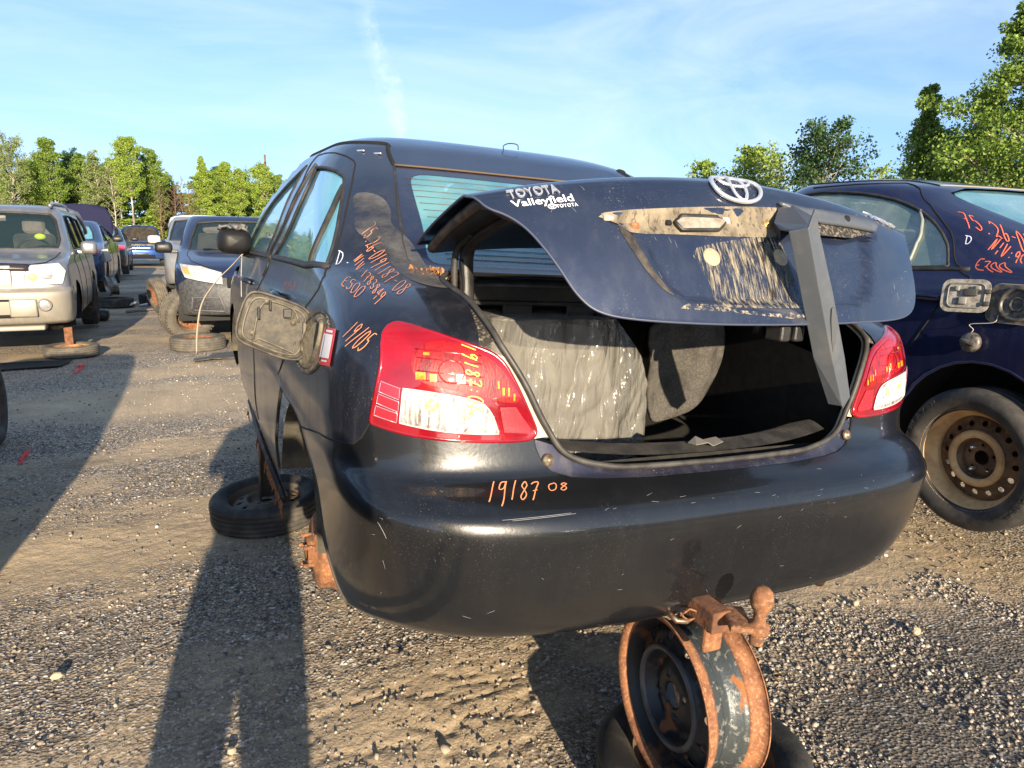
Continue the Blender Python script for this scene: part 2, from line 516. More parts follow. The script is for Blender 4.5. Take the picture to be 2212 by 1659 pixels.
CARPET = M('grey_carpet', (.060, .056, .050), 1., c2=(.11, .10, .088), sc=160, lo=.4, hi=.65, bump=.7, bsc=420, bdist=.004, c3=(.03, .028, .026), sc3=12, lo3=.5, hi3=.7)
SIDEG = M('side_glass', (.10, .34, .44), .14, spec=1.0, ior=2.1, coat=1., crough=.03, alpha=.93, c2=(.16, .44, .52), sc=2.2, bump=.06, bsc=60, bdist=.002, stretch=(1, 1, .35))  # cyan base colour stands in for blue sky mirrored at a slant
REARG = M('rear_glass', (.07, .26, .30), .12, spec=1.0, ior=1.9, coat=1., crough=.03, alpha=.84, c2=(.18, .42, .42), sc=3, bump=.35, bsc=120, bdist=.002)
CLEARG = M('clear_glass', (.03, .06, .06), .05, spec=.8, ior=1.6, coat=.5, alpha=.40)
DARKG = M('dark_glass', (.015, .022, .028), .06, spec=.9, ior=1.7, coat=.6, alpha=.93)
REDL = M('red_lens', (.27, .002, .007), .14, c2=(.18, .002, .007), sc=6, spec=.3, coat=1., crough=.02, bump=.05, bsc=30, ior=1.6)
REDL2 = M('red_lens_deep', (.38, .005, .003), .35, coat=1., crough=.02, spec=.15, c2=(.14, .002, .003), sc=24, lo=.45, hi=.6, bump=.35, bsc=60, bdist=.002, stretch=(4, 4, .5))
REDB = M('red_reflector', (.34, .010, .020), .25, coat=1., bump=.4, bsc=400, bdist=.001)
CLEARL = M('clear_lens', (.50, .49, .47), .22, metal=.35, c2=(.20, .17, .16), sc=26, lo=.42, hi=.62, coat=1., crough=.02, bump=.8, bsc=30, bdist=.008, stretch=(3.6, 3.6, .4), c3=(.65, .35, .18), sc3=9, lo3=.66, hi3=.74)
AMBER = M('amber_lens', (.80, .15, .003), .15, coat=1., c2=(.90, .34, .01), sc=60)
INTER = M('interior_fabric', (.030, .029, .028), .9, c2=(.06, .055, .05), sc=6, sheen=.2)
INTERG = M('seat_fabric', (.15, .14, .125), .9, c2=(.22, .20, .18), sc=6, sheen=.2)
GREYP = M('grey_trim', (.085, .095, .11), .42, metal=.2, c2=(.12, .125, .13), sc=12, lo=.5, hi=.7, bump=.05, bsc=90)
# ------------------------------------------------------------------ trunk lid surface (car frame): x across, t 0..1 rear face, 1..2 deck
def lid_raw(x, t):
    x = np.asarray(x, float); t = np.asarray(t, float)
    def base(t):
        B = np.stack([x, -.05 + .30 * x * x, .988 + .04 * x * x], 1)
        T = np.stack([x, .14 + .05 * (x / .64) ** 2, 1.30 - .08 * (x / .64) ** 2], 1)
        E = np.stack([x, .685 - .035 * (x / .6) ** 2, 1.135 - .033 * (x / .6) ** 2], 1)
        a = np.clip(t, 0, 1)[:, None]; b = np.clip(t - 1, 0, 1)[:, None]
        return B + (T - B) * a + (E - T) * b + np.array([0, -.85, .5]) * .016 * np.sin(np.pi * a) + np.array([0, 0, .02]) * np.sin(np.pi * b) * (1 - (x[:, None] / .66) ** 2) + (T - B) * np.minimum(t, 0)[:, None]
    w = np.clip(1 - np.abs(t - 1) / .2, 0, 1)[:, None]
    av = sum(base(t + d) for d in (-.12, -.06, 0, .06, .12)) / 5
    return base(t) * (1 - w) + av * w
def lidF(x, t):
    x = np.asarray(x, float); t = np.asarray(t, float)
    p = lid_raw(x, t)
    du = lid_raw(x + .01, t) - lid_raw(x - .01, t); dv = lid_raw(x, t + .02) - lid_raw(x, t - .02)
    n = np.cross(du, dv); n /= np.linalg.norm(n, axis=1, keepdims=True)
    return p, n

# ------------------------------------------------------------------ hand lettering (single strokes), written along a surface
STK = {
 '0': [[(.5, 1), (.15, .8), (.05, .4), (.3, .0), (.7, .1), (.9, .5), (.8, .9), (.5, 1)]],
 '1': [[(.6, 1), (.5, .5), (.4, 0)]],
 '2': [[(.1, .8), (.4, 1), (.8, .85), (.7, .5), (.1, .0), (.5, .1), (.95, .05)]],
 '3': [[(.1, .9), (.5, 1), (.8, .8), (.4, .55), (.8, .3), (.5, 0), (.1, .1)]],
 '4': [[(.7, .95), (.15, .5), (.1, .38), (.9, .45)], [(.8, .98), (.55, -.1)]],
 '5': [[(.9, 1), (.3, .95), (.2, .6), (.6, .6), (.8, .3), (.5, 0), (.05, .1)]],
 '6': [[(.8, 1), (.3, .7), (.1, .3), (.35, 0), (.75, .15), (.65, .45), (.2, .35)]],
 '7': [[(.05, .9), (.4, 1), (.9, .95), (.6, .5), (.4, -.1)], [(.3, .5), (.8, .55)]],
 '8': [[(.8, .85), (.5, 1), (.2, .8), (.5, .55), (.75, .25), (.45, 0), (.15, .2), (.45, .5), (.8, .85)]],
 '9': [[(.85, .85), (.5, 1), (.2, .8), (.35, .55), (.8, .75), (.85, .9), (.65, .3), (.5, -.1)]],
 '.': [[(.3, .05), (.4, .0)]], '-': [[(.15, .45), (.8, .5)]], ':': [[(.4, .3), (.42, .22)], [(.5, .7), (.52, .62)]],
 '/': [[(.95, 1.15), (.5, .45), (.05, -.25)]],
 'N': [[(.1, 0), (.25, .95), (.6, .1), (.9, 1)]], 'I': [[(.55, 1), (.4, 0)]], 'V': [[(.1, 1), (.4, 0), (.95, 1)]],
 'E': [[(.9, 1), (.3, .95), (.15, .5), (.1, .05), (.8, .0)], [(.15, .5), (.7, .55)]],
 'D': [[(.25, 1), (.1, 0)], [(.0, 1.0), (.7, .85), (.85, .45), (.5, .05), (.05, 0)]],
 'q': [[(.75, .95), (.2, .9), (.1, .6), (.6, .6), (.75, .95), (.7, .5), (.75, -.35)]],
}

def crv(pts, n=5):
    """catmull-rom through 2-D/3-D points"""
    P = [np.array(p, float) for p in pts]
    if len(P) < 3: return [tuple(p) for p in P]
    P = [2 * P[0] - P[1]] + P + [2 * P[-1] - P[-2]]; out = []
    for i in range(1, len(P) - 2):
        for k in range(n):
            t = k / n
            out.append(.5 * ((2 * P[i]) + (P[i + 1] - P[i - 1]) * t + (2 * P[i - 1] - 5 * P[i] + 4 * P[i + 1] - P[i + 2]) * t * t + (3 * P[i] - P[i - 1] - 3 * P[i + 1] + P[i + 2]) * t ** 3))
    out.append(P[-2])
    return [tuple(p) for p in out]

def write(name, F, text, b0, b1, c0, c1, mat, parent, w=.0028, adv=.82, off=.0012, jit=.05, seed=1):
    """text on the quad baseline b0-b1 / cap line c0-c1, all in surface parameters"""
    rnd = random.Random(seed); mb = MB(); n = len(text)
    b0, b1, c0, c1 = (np.array(q, float) for q in (b0, b1, c0, c1))
    for i, ch in enumerate(text):
        if ch not in STK: continue
        dy = rnd.uniform(-jit, jit)
        for st in STK[ch]:
            q = crv([(x + rnd.uniform(-.03, .03), y + rnd.uniform(-.03, .03)) for x, y in st], 4)
            uv = []
            for x, y in q:
                s = (i + x * adv) / n; y = y + dy
                uv.append((b0 + (b1 - b0) * s) * (1 - y) + (c0 + (c1 - c0) * s) * y)
            uv = np.array(uv); X, Nn = F(uv[:, 0], uv[:, 1])
            X = X + Nn * off; V = []; k = len(X)
            if k < 2: continue
            T = np.gradient(X, axis=0); T /= np.maximum(np.linalg.norm(T, axis=1, keepdims=True), 1e-9)
            S = np.cross(Nn, T) * w / 2
            V = list(X - S) + list(X + S)
            mb.add(V, [(j, j + 1, k + j + 1, k + j) for j in range(k - 1)])
    return mb.build(name, mat, parent)

def text_mesh(body, size=1., extrude=0., bold=0., bevel=0., shear=0., space=1.):
    cu = bpy.data.curves.new('lettering', 'FONT')
    cu.body = body; cu.size = size; cu.extrude = extrude; cu.offset = bold; cu.bevel_depth = bevel; cu.shear = shear; cu.space_character = space
    cu.resolution_u = 4
    o = bpy.data.objects.new('lettering', cu); COL.objects.link(o)
    me = bpy.data.meshes.new_from_object(o.evaluated_get(bpy.context.evaluated_depsgraph_get()))
    V = np.array([tuple(v.co) for v in me.vertices]); Fc = [tuple(p.vertices) for p in me.polygons]
    bpy.data.objects.remove(o); bpy.data.curves.remove(cu); bpy.data.meshes.remove(me)
    return V, Fc

def letter(name, F, body, org, du, dv, mat, parent, extrude=.0015, bold=.0, off=.002, space=1.):
    """type set on a surface: org = lower-left (u,v), du = full width, dv = cap height (param units)"""
    V, Fc = text_mesh(body, 1, .5, bold, 0, 0, space)
    w = V[:, 0].max() - V[:, 0].min(); h = V[:, 1].max() - max(V[:, 1].min(), 0)
    x = (V[:, 0] - V[:, 0].min()) / w; y = V[:, 1] / h
    U = org[0] + np.array(du)[0] * x + np.array(dv)[0] * y; W = org[1] + np.array(du)[1] * x + np.array(dv)[1] * y
    X, Nn = F(U, W); X = X + Nn * (off + (V[:, 2] + .5) * extrude * 2)[:, None]
    return mk(name, X, Fc, mat, parent, False)

# ------------------------------------------------------------------ wheels
def wheel_parts(root, R0=.30, w=.175, rim=.19, style='steel', face=None, tyre=TYRE, rimmat=STEEL, mount=True, holes=12, hole_r=.0125, lug=True, tread='rib', at=None, tyre_on=True, cap=None, flange=None):
    """axis = local z, outer side +z; parts parented to root (with optional matrix at)"""
    A = at or Matrix.Identity(4)
    if tyre_on:
        h = w / 2; g = .007
        pr = [(rim - .004, -h * .72), (rim + .012, -h * .93), (rim + .03, -h * 1.0), ((R0 + rim) / 2, -h * 1.06), (R0 - .022, -h * .99), (R0 - .008, -h * .86)]
        tr = []
        for c in (-.55, -.18, .18, .55):
            tr += [(R0, h * (c - .10)), (R0 - g, h * (c - .07)), (R0 - g, h * (c + .07)), (R0, h * (c + .10))]
        pr2 = pr + [(R0 - .002, -h * .74)] + tr + [(R0 - .002, h * .74)] + [(r, -z) for r, z in pr[::-1]]
        mb = MB().lathe(pr2, 72, A)
        if tread == 'block':                       # shoulder lugs as real blocks
            for k in range(48):
                q = 2 * math.pi * k / 48
                for s in (-1, 1):
                    Mx = A @ Matrix.Rotation(q, 4, 'Z') @ Matrix.Translation((R0 - .001, 0, s * h * .78))
                    mb.box((0, 0, 0), (.012, .024, h * .30), Mx @ Matrix.Rotation(R(12 * s), 4, 'X'))
        mb.build('tyre', tyre, root)
    if style == 'steel':
        hw = w * .42
        pb = [(rim + .006, hw), (rim + .008, hw * .9), (rim - .004, hw * .82), (rim - .008, hw * .45), (rim - .028, hw * .25), (rim - .030, -hw * .25), (rim - .010, -hw * .55), (rim - .006, -hw * .85), (rim + .008, -hw * .9), (rim + .006, -hw)]
        solid(MB().lathe(pb, 64, A).build('rim', flange or rimmat, root), .003, 0)
        k = rim / .19; zf = face if face is not None else hw * .35
        prof = np.array([(0, 0), (.028, 0), (.034, .004), (.062, .004), (.080, -.004), (.095, .024), (.105, .026), (.118, .014), (.150, .006), (.165, .0), (.176, -.012), (.186, -.02)]) * [k, 1]
        def Fd(u, v):
            r = np.hypot(u, v); z = np.interp(r, prof[:, 0], prof[:, 1]) + zf
            P = np.stack([u, v, z], 1); e = .002
            dz = (np.interp(r + e, prof[:, 0], prof[:, 1]) - np.interp(np.maximum(r - e, 0), prof[:, 0], prof[:, 1])) / (2 * e)
            rr = np.maximum(r, 1e-6); n = np.stack([-dz * u / rr, -dz * v / rr, np.ones_like(r)], 1); n /= np.linalg.norm(n, axis=1, keepdims=True)
            Am = np.array(A)
            return P @ Am[:3, :3].T + Am[:3, 3], n @ Am[:3, :3].T
        circ = lambda cx, cy, r, n: [(cx + r * math.cos(2 * math.pi * i / n), cy + r * math.sin(2 * math.pi * i / n)) for i in range(n)]
        H = [circ(0, 0, .027 * k, 24)]
        for i in range(holes):
            q = 2 * math.pi * i / holes; H.append(circ(.134 * k * math.cos(q), .134 * k * math.sin(q), hole_r, 12))
        for i in range(5 if lug else 0):
            q = 2 * math.pi * i / 5; H.append(circ(.05 * k * math.cos(q), .05 * k * math.sin(q), .0075, 10))
        solid(patch('wheel_disc', Fd, circ(0, 0, .186 * k, 72), rimmat, root, H, .011, .011, custom=True), .0035)
    elif style == 'alloy':
        hw = w * .42
        MB().lathe([(rim + .004, hw), (rim - .012, hw * .8), (rim - .02, hw * .4), (rim - .03, -hw * .3), (rim + .004, -hw)], 48, A).build('rim', rimmat, root)
        mb = MB(); mb.lathe([(0.0, hw * .8), (.03, hw * .8), (.05, hw * .6), (.05, hw * .2)], 24, A)
        for i in range(5):
            Mx = A @ Matrix.Rotation(2 * math.pi * i / 5, 4, 'Z')
            mb.box((rim * .55, 0, hw * .55), (rim * .86, .035, .02), Mx)
        mb.build('wheel_disc', rimmat, root)

LINER = [(.105, .92), (.43, .92), (.433, .845), (.424, .755), (.386, .679), (.32, .621), (.217, .565), (.185, .613), (.150, .70), (.135, .80), (.105, .85)]
# ------------------------------------------------------------------ the wrecked sedan in the middle
NOROT = (0, 0, 0)
def build_main():
    rows = [(.285, .12, .17, .16, 4.16, .80), (.28, .13, .18, .08, 4.22, .82), (.295, .17, .20, .03, 4.26, .838), (.40, .36, .36, -.005, 4.29, .867),
            (.53, .50, .46, -.016, 4.30, .87), (.575, .56, .52, -.004, 4.30, .872), (.605, .60, .56, .034, 4.28, .872), (.64, .66, .60, .10, 4.26, .87),
            (.72, .72, .66, .125, 4.20, .872), (.82, .80, .70, .14, 4.12, .872), (.91, .88, .78, .17, 3.95, .862), (.985, .945, .90, .32, 3.65, .84),
            (1.04, .985, 1.00, .62, 3.35, .825), (1.13, 1.08, 1.10, .77, 3.15, .80), (1.26, 1.23, 1.24, 1.02, 2.95, .75), (1.38, 1.36, 1.37, 1.27, 2.65, .675),
            (1.43, 1.43, 1.43, 1.38, 2.5, .615), (1.478, 1.474, 1.475, 1.58, 2.25, .49), (1.505, 1.505, 1.505, 1.85, 1.95, .02)]
    UP = {0: (.9, .7), 1: (.85, .7), 2: (.72, .7), 3: (.58, .7), 4: (.5, .7), 5: (.46, .7), 6: (.44, .7), 7: (.42, .7), 8: (.38, .7), 9: (.36, .7), 10: (.36, .6)}
    UP.update({k: (.4, .38) for k in range(11, 19)})
    S = Rings(rows, nr=4, upd=UP)
    car = thing('wrecked_sedan', 'wheelless black sedan with trunk lid raised, orange handwriting and a rusty tow ball', 'car',
                (-.0401, .013, .3221), (R(1.15655), R(2.49493), R(-.54135)))
    # ---- outlines in (u, v)
    lamp = [(.835, 8.22), (.832, 8.4), (.816, 9.11), (.808, 9.44), (.802, 10.06), (.788, 10.26), (.766, 10.37), (.748, 10.36), (.698, 10.22), (.605, 9.9), (.574, 9.76), (.551, 9.54), (.531, 9.15), (.509, 8.69), (.491, 8.33), (.482, 8.1), (.486, 7.99), (.5, 7.91), (.539, 7.89), (.634, 7.91), (.725, 7.98), (.79, 8.1), (.829, 8.19)]
    bq = [(1.48, 5.645), (1.325, 6.28), (1.077, 7.09), (.951, 7.46), (.889, 7.59), (.862, 7.8), (.834, 8.27)]
    q_in = [(.633, 11.79), (.611, 11.65), (.595, 11.48), (.575, 10.97), (.589, 10.54), (.602, 9.97)]
    glass_e = [(.492, 15.91), (.505, 15.2), (.512, 14.63), (.57, 13.64), (.593, 13.2), (.607, 12.76), (.612, 12.23), (.609, 12.01)]
    door_r = [(1.037, 15.45), (.881, 15.33), (.724, 15.08), (.666, 14.86), (.643, 14.69), (.643, 14.57), (.661, 14.35), (.699, 13.87), (.746, 13.33), (.792, 12.71), (.831, 12.07), (.926, 11.52), (1.33, 10.29), (1.70, 8.3), (1.933, 6.72)]
    archf = [(1.95, 5.6), (2.02, 4.44), (2.07, 3.68), (2.11, 3.08), (2.12, 2.4)]
    Bp = [(1.043, 15.43), (1.195, 14.32), (1.549, 13.35), (2.01, 11.72), (2.45, 10.4), (2.70, 9.4), (2.85, 6), (2.87, 3.9), (2.83, 2.4)]
    seal = [(.501, 11.87), (.535, 11.81), (.561, 11.69), (.577, 11.56), (.583, 11.33), (.578, 11.1), (.574, 10.88), (.571, 10.5), (.562, 10.05), (.545, 9.7), (.514, 9.15), (.482, 8.53), (.458, 8.12), (.435, 7.73), (.412, 7.5), (.379, 7.32), (.334, 7.17), (.269, 7.02), (.15, 6.96)]
    s_top = [(.487, 7.91), (.483, 7.69), (.47, 7.35), (.449, 7.04), (.404, 6.79), (.342, 6.66), (.211, 6.54)]
    ar = [(1.458, 5.3), (1.346, 4.34), (1.256, 3.8), (1.191, 3.31), (1.09, 2.7), (1.02, 2.2), (.97, 1.2), (.95, 0.3)]
    top_r = [(1.933, 6.72), (1.88, 6.3), (1.783, 6.05), (1.633, 6.14), (1.55, 6.0), (1.48, 5.645)]
    # ---- bumper
    lb = [(.829, 8.19), (.79, 8.1), (.725, 7.98), (.634, 7.91), (.539, 7.89)]
    bum = bq + lb + s_top
    half = bum + [(0, 6.52)]
    poly = half + mirror(bum) + [(-a, b) for a, b in ar] + [(-.6, .25), (.6, .25)] + ar[::-1]
    def dents(u, v): return -.006 * np.exp(-((u - .95) ** 2 / .03 + (v - 3.4) ** 2 / 1.2)) - .004 * np.exp(-((u + .8) ** 2 / .02 + (v - 5.3) ** 2 / .15))
    b = patch('rear_bumper', S, poly, BUMP, car, du=.028, dv=.22, extra=dents)
    seam('bumper_seam', S, bq, GAP, b, .0028); seam('bumper_seam', S, [(-a, c) for a, c in bq], GAP, b, .0028)
    for q_ in (ar, [(-a, c) for a, c in ar]): seam('bumper_lip', S, [(q_[0][0] + (.02 if q_[0][0] > 0 else -.02), 5.6)] + q_, M('lip_dusty', (.06, .052, .042), .8), b, .005, -.003)
    for pts in ([(.30, 1.7), (-.1, 1.72), (-.5, 1.75), (-.8, 1.85)],): seam('bumper_crease', S, crv(pts), BUMP, b, .006, -.002)
    write('handwriting', S, '1q187', (.622, 6.05), (.502, 6.15), (.594, 6.84), (.482, 6.72), MARK, b, .0026, seed=4)
    write('handwriting', S, '08', (.478, 6.36), (.425, 6.36), (.469, 6.62), (.417, 6.62), MARK, b, .0024, seed=2)
    rnd = random.Random(23); mb = MB(); SCR = M('scratch', (.26, .26, .27), .6)
    for k in range(45):
        u_, v_ = rnd.uniform(-1.0, 1.0), rnd.choice([rnd.uniform(2, 5), rnd.uniform(4.9, 6.5)]); an = rnd.gauss(0, .5); l = rnd.uniform(.003, .020)
        q = np.array([(u_ + l * math.cos(an) * s_, v_ + l * math.sin(an) * 9 * s_) for s_ in (-.5, 0, .5)]); X_, N_ = S(q[:, 0], q[:, 1]); mb.tube([Vector(x) for x in X_], .00028, 4)
    for (a0, b0, a1, b1) in ((-.86, 4.2, -.80, 3.4), (.86, 4.6, .84, 4.0), (.60, 5.2, .45, 5.35), (.58, 5.15, .44, 5.30)):
        q = np.array([(a0 + (a1 - a0) * t, b0 + (b1 - b0) * t) for t in np.linspace(0, 1, 6)]); X_, N_ = S(q[:, 0], q[:, 1]); mb.tube([Vector(x) for x in X_], .0005, 4)
    o_ = mb.build('scratches', SCR, b); o_['kind'] = 'stuff'
    # ---- quarter panels, lamps, doors, both sides
    for sg in (1, -1):
        Mr = (lambda q: q) if sg > 0 else (lambda q: [(-a, c) for a, c in q])
        laptop = lamp[1:10]
        qp = Mr(bq + laptop + [(.602, 9.97)] + q_in[::-1][1:] + glass_e[::-1] + [(.75, 15.92), (1.0, 15.9)] + door_r + top_r[1:-1])
        q = patch('quarter_panel', S, qp, NAVY, car, du=.035, dv=.22)
        seam('door_gap', S, Mr(door_r), GAP, q, .0032)
        seam('arch_lip', S, Mr(archf[::-1] + top_r[1:] + ar[:4]), PLAST, q, .006, -.004)
        # rear door
        win = smoothpoly([(.941, 14.64), (.807, 14.53), (.733, 14.41), (.704, 14.25), (.704, 14.19), (.736, 13.71), (.783, 13.13), (.831, 12.34), (.865, 11.95), (.998, 12.03), (1.357, 12.04), (1.84, 11.95), (1.577, 12.67), (1.373, 13.28), (1.104, 13.96)], it=1, keep=(0, 8, 11))
        rd = door_r + archf + [(2.12, 1.2)] + [(2.83, 1.2)] + Bp[::-1]
        d = patch('rear_door', S, Mr(rd), NAVY, car, [Mr(win)], .035, .22)
        gl = patch('rear_door_window', S, Mr(win), SIDEG, d, (), .05, .3, off=-.008)
        seam('window_rubber', S, Mr(win), RUBBER, d, .006, -.002, closed=True)
        seam('window_divider', S, Mr([(.717, 14.03), (.788, 13.49), (.885, 12.86), (1.02, 12.03)]), RUBBER, d, .010, -.006)
        seam('belt_moulding', S, Mr([(.862, 11.86), (.95, 11.93), (1.3, 11.93), (1.9, 11.84)]), RUBBER, d, .010, -.002)
        seam('door_gap', S, Mr(Bp), GAP, d, .0035)
        seam('door_trim', S, Mr([(.96, 14.78), (1.25, 13.98), (1.6, 13.1), (1.93, 12.15), (2.15, 11.4), (2.38, 10.7)]), RUBBER, d, .007, .001)
        # front door
        fwin = smoothpoly([(1.216, 14.94), (1.328, 14.74), (1.679, 14.33), (2.112, 13.79), (2.55, 13.1), (3.0, 11.9), (2.107, 11.9), (1.852, 12.86), (1.578, 13.7), (1.359, 14.32)], it=1, keep=(0, 5, 6))
        fe = [(3.75, 2.4), (3.76, 9.5), (3.55, 11.3), (3.05, 12.2), (2.45, 13.6), (1.75, 14.55), (1.3, 15.4)]
        f = patch('front_door', S, Mr(Bp[::-1][::-1] + [(2.83, 1.2), (3.75, 1.2)] + fe), NAVY, car, [Mr(fwin)], .05, .3)
        patch('front_door_window', S, Mr(fwin), SIDEG, f, (), .06, .4, off=-.008)
        seam('window_rubber', S, Mr(fwin), RUBBER, f, .007, -.002, closed=True)
        seam('belt_moulding', S, Mr([(1.98, 11.8), (2.5, 11.75), (3.0, 11.7)]), RUBBER, f, .010, -.002)
        hd = MB(); p, n = S.at(sg * 2.93, 10.0); hd.tube([p + n * .004 + Vector((0, -.07, 0)), p + n * .03 + Vector((0, -.03, .004)), p + n * .03 + Vector((0, .05, .004)), p + n * .004 + Vector((0, .09, 0))], [.010, .013, .013, .010], 8)
        hd.build('door_handle', NAVY, f)
        p, n = S.at(sg * 1.72, 10.15); MB().tube([p + n * .004 + Vector((0, -.02, 0)), p + n * .03, p + n * .03 + Vector((0, .12, .004)), p + n * .004 + Vector((0, .15, 0))], [.010, .013, .013, .010], 8).build('door_handle', NAVY, d)
        # front wing with wheel arch
        yc, zc, ra = 3.47, .30, .335
        arch = S.yz([(yc + ra * math.cos(a), zc + ra * math.sin(a)) for a in np.linspace(math.pi + .35, -.35, 16)])
        fn = [(3.75, 10.2)] + [(3.75, 2.4)] + arch[0:] + [(4.9, 1.5), (5.3, 3), (5.3, 9.6), (4.6, 10.0)]
        patch('front_wing', S, Mr(fn), NAVY, car, (), .06, .4)
        # rusty sill
        MB().tube([Vector((sg * -.835, 1.44, .13)), Vector((sg * -.838, 2.2, .13)), Vector((sg * -.82, 3.0, .135))], .011, 8, flat=1.6).build('sill', M('sill_dark', (.015, .014, .014), .6, c2=(.12, .05, .025), sc=9, lo=.52, hi=.62), car)
        rnd = random.Random(3 + sg)
        for k in range(9 if sg > 0 else 0):
            y = 1.42 + k * .085 if k < 7 else 2.3 + (k - 7) * .5; w_ = rnd.uniform(.04, .08); z = .125; x = -.845
            n_ = 6; V_ = [(x, y + w_ * (i / n_ - .5), z) for i in range(n_ + 1)] + [(x + rnd.uniform(-.01, .01), y + w_ * (i / n_ - .5), z - rnd.uniform(.015, .07)) for i in range(n_ + 1)]
            fk = mk('rust_flake', V_, [(i, i + 1, n_ + 2 + i, n_ + 1 + i) for i in range(n_)], RUST, car, False); solid(fk, .002)
    # ---- tail lamps
    for sg in (1, -1):
        Mr = (lambda q: q) if sg > 0 else (lambda q: [(-a, c) for a, c in q])
        bulge = lambda u, v: .010 + 0 * u
        L1 = patch('tail_lamp', S, Mr(smoothpoly(lamp, it=1, keep=(0,))), REDL, car, (), .022, .16, off=.006)
        seam('lens_rim', S, Mr(smoothpoly(lamp, it=1, keep=(0,))), REDL, L1, .005, .002, 8, closed=True)
        clear = smoothpoly([(.764, 8.96), (.73, 8.94), (.648, 8.83), (.613, 8.75), (.594, 8.65), (.578, 8.42), (.567, 8.06), (.621, 8.07), (.699, 8.14), (.771, 8.27)], it=1, keep=(0, 6, 9))
        patch('clear_lens', S, Mr(clear), CLEARL, L1, (), .02, .16, off=.0085)
        seam('lens_border', S, Mr(clear), M('lens_edge', (.6, .5, .5), .2, coat=1.), L1, .0016, .009, closed=True)
        rb = MB()
        for k in range(19):
            u0 = .755 - k * .0098; top = float(np.interp(u0, [.567, .60, .65, .73, .764], [8.35, 8.62, 8.80, 8.91, 8.93])); D_ = np.array([(u0, v_) for v_ in np.linspace(8.30 - (.755 - u0) * .9, top, 9)])
            X_, N_ = S(D_[:, 0] * sg, D_[:, 1]); rb.tube([Vector(x) for x in X_ + N_ * .0088], .0013, 5)
        rb.build('lens_ribs', M('rib_glass', (.86, .85, .84), .1, metal=.2, coat=1.), L1)
        for (u0, v0, r_) in ((.706, 8.66, .024), (.632, 8.52, .022), (.665, 9.35, .026)):
            seam('reflector_ring', S, [(sg * (u0 + r_ * math.cos(t)), v0 + r_ * 9.5 * math.sin(t)) for t in np.linspace(0, 2 * math.pi, 25)[:-1]], M('ring_clear', (.66, .60, .55), .12, metal=.5, coat=1.) if v0 < 9 else REDL2, L1, .0016, .0095, closed=True)
        for v0 in (9.16, 9.34, 9.62, 9.80):
            seam('lens_step', S, [(sg * u, v0 - (.72 - u) * .8) for u in np.linspace(.735, .60, 9)], REDL, L1, .0012, .0082)
        deep = smoothpoly([(.70, 9.02), (.735, 9.15), (.748, 9.45), (.735, 9.8), (.695, 10.02), (.66, 9.98), (.59, 9.72), (.555, 9.4), (.53, 8.9), (.52, 8.70), (.56, 8.72), (.60, 8.85)], it=2)
        patch('inner_lens', S, Mr(deep), REDL2, L1, (), .02, .16, off=.0078)
        rr = [(.53, 8.62), (.565, 8.62), (.555, 8.1), (.50, 8.05), (.495, 8.15)]
        patch('reflector', S, Mr(rr), REDB, L1, (), .02, .16, off=.0078)
        for bb in ([(.808, 9.08), (.77, 8.96), (.772, 8.73), (.813, 8.86)], [(.814, 8.82), (.772, 8.69), (.774, 8.49), (.818, 8.63)], [(.82, 8.58), (.775, 8.46), (.777, 8.27), (.824, 8.38)]):
            x = patch('reflector', S, Mr(bb), REDB, L1, (), .02, .16, off=.0085)
            seam('lens_border', S, Mr(bb), M('lens_edge2', (.30, .17, .22), .25, coat=1.), x, .0012, .009, closed=True)
        for k, (u0, v0, w_, h_) in enumerate([(.738, 9.16, .020, .16), (.71, 9.13, .014, .16), (.655, 9.10, .017, .2), (.63, 9.07, .006, .14), (.56, 8.86, .005, .16), (.548, 8.84, .004, .18), (.57, 9.0, .004, .16), (.536, 8.75, .004, .14), (.72, 9.68, .012, .06)]):
            patch('amber_patch', S, Mr([(u0, v0), (u0 - w_, v0), (u0 - w_, v0 + h_), (u0, v0 + h_)]), AMBER, L1, (), .02, .16, off=.0092)  # orange flashes in the lens, painted on as small amber patches
        for (u0, v0) in ((.706, 8.66), (.632, 8.52)):
            p, n = S.at(sg * u0, v0)
            A = frame(p + n * .007, n.orthogonal(), n.cross(n.orthogonal()))
            MB().lathe([(0, .006), (.008, .0055), (.013, .003), (.015, 0)], 20, A).build('bulb', M('bulb_amber', (.75, .34, .10), .2, coat=1., c2=(.8, .6, .4), sc=90), L1)
        if sg > 0:
            write('handwriting', S, '19187:08', (.640, 9.98), (.632, 8.50), (.613, 9.90), (.60, 8.47), MARKY, L1, .0026, off=.0105, seed=7)
        # exposed primer strip, dirty corner, and the painted rear panel
        sl = [q for q in seal if q[1] < 11.2]
        inner = [(.605, 9.9), (.574, 9.76), (.551, 9.54), (.531, 9.15), (.509, 8.69), (.491, 8.33), (.482, 8.1), (.487, 7.91)]
        patch('primer_strip', S, Mr([(.602, 9.9)] + inner[1:] + [(.452, 7.95)] + [q for q in seal[::-1] if 8 < q[1] < 9.9]), PRIMER, car, (), .02, .16, off=-.004)
        patch('dirty_corner', S, Mr([(.575, 10.97), (.589, 10.54), (.602, 9.9)] + [q for q in seal[::-1] if 9.9 < q[1] < 10.9]), MUDK, car, (), .02, .16, off=-.004)
        patch('drain_channel', S, Mr([(.612, 11.98), (.633, 11.79), (.611, 11.65), (.595, 11.48), (.582, 11.2), (.577, 11.56), (.561, 11.69), (.535, 11.81), (.45, 11.87), (.45, 12.0)]), MUDK, car, (), .02, .16, off=-.012)
    rp = s_top + [(0, 6.52)] + mirror(s_top) + [(-a, c) for a, c in seal[::-1] if c < 8] [::-1] + [q for q in seal[::-1] if q[1] < 8]
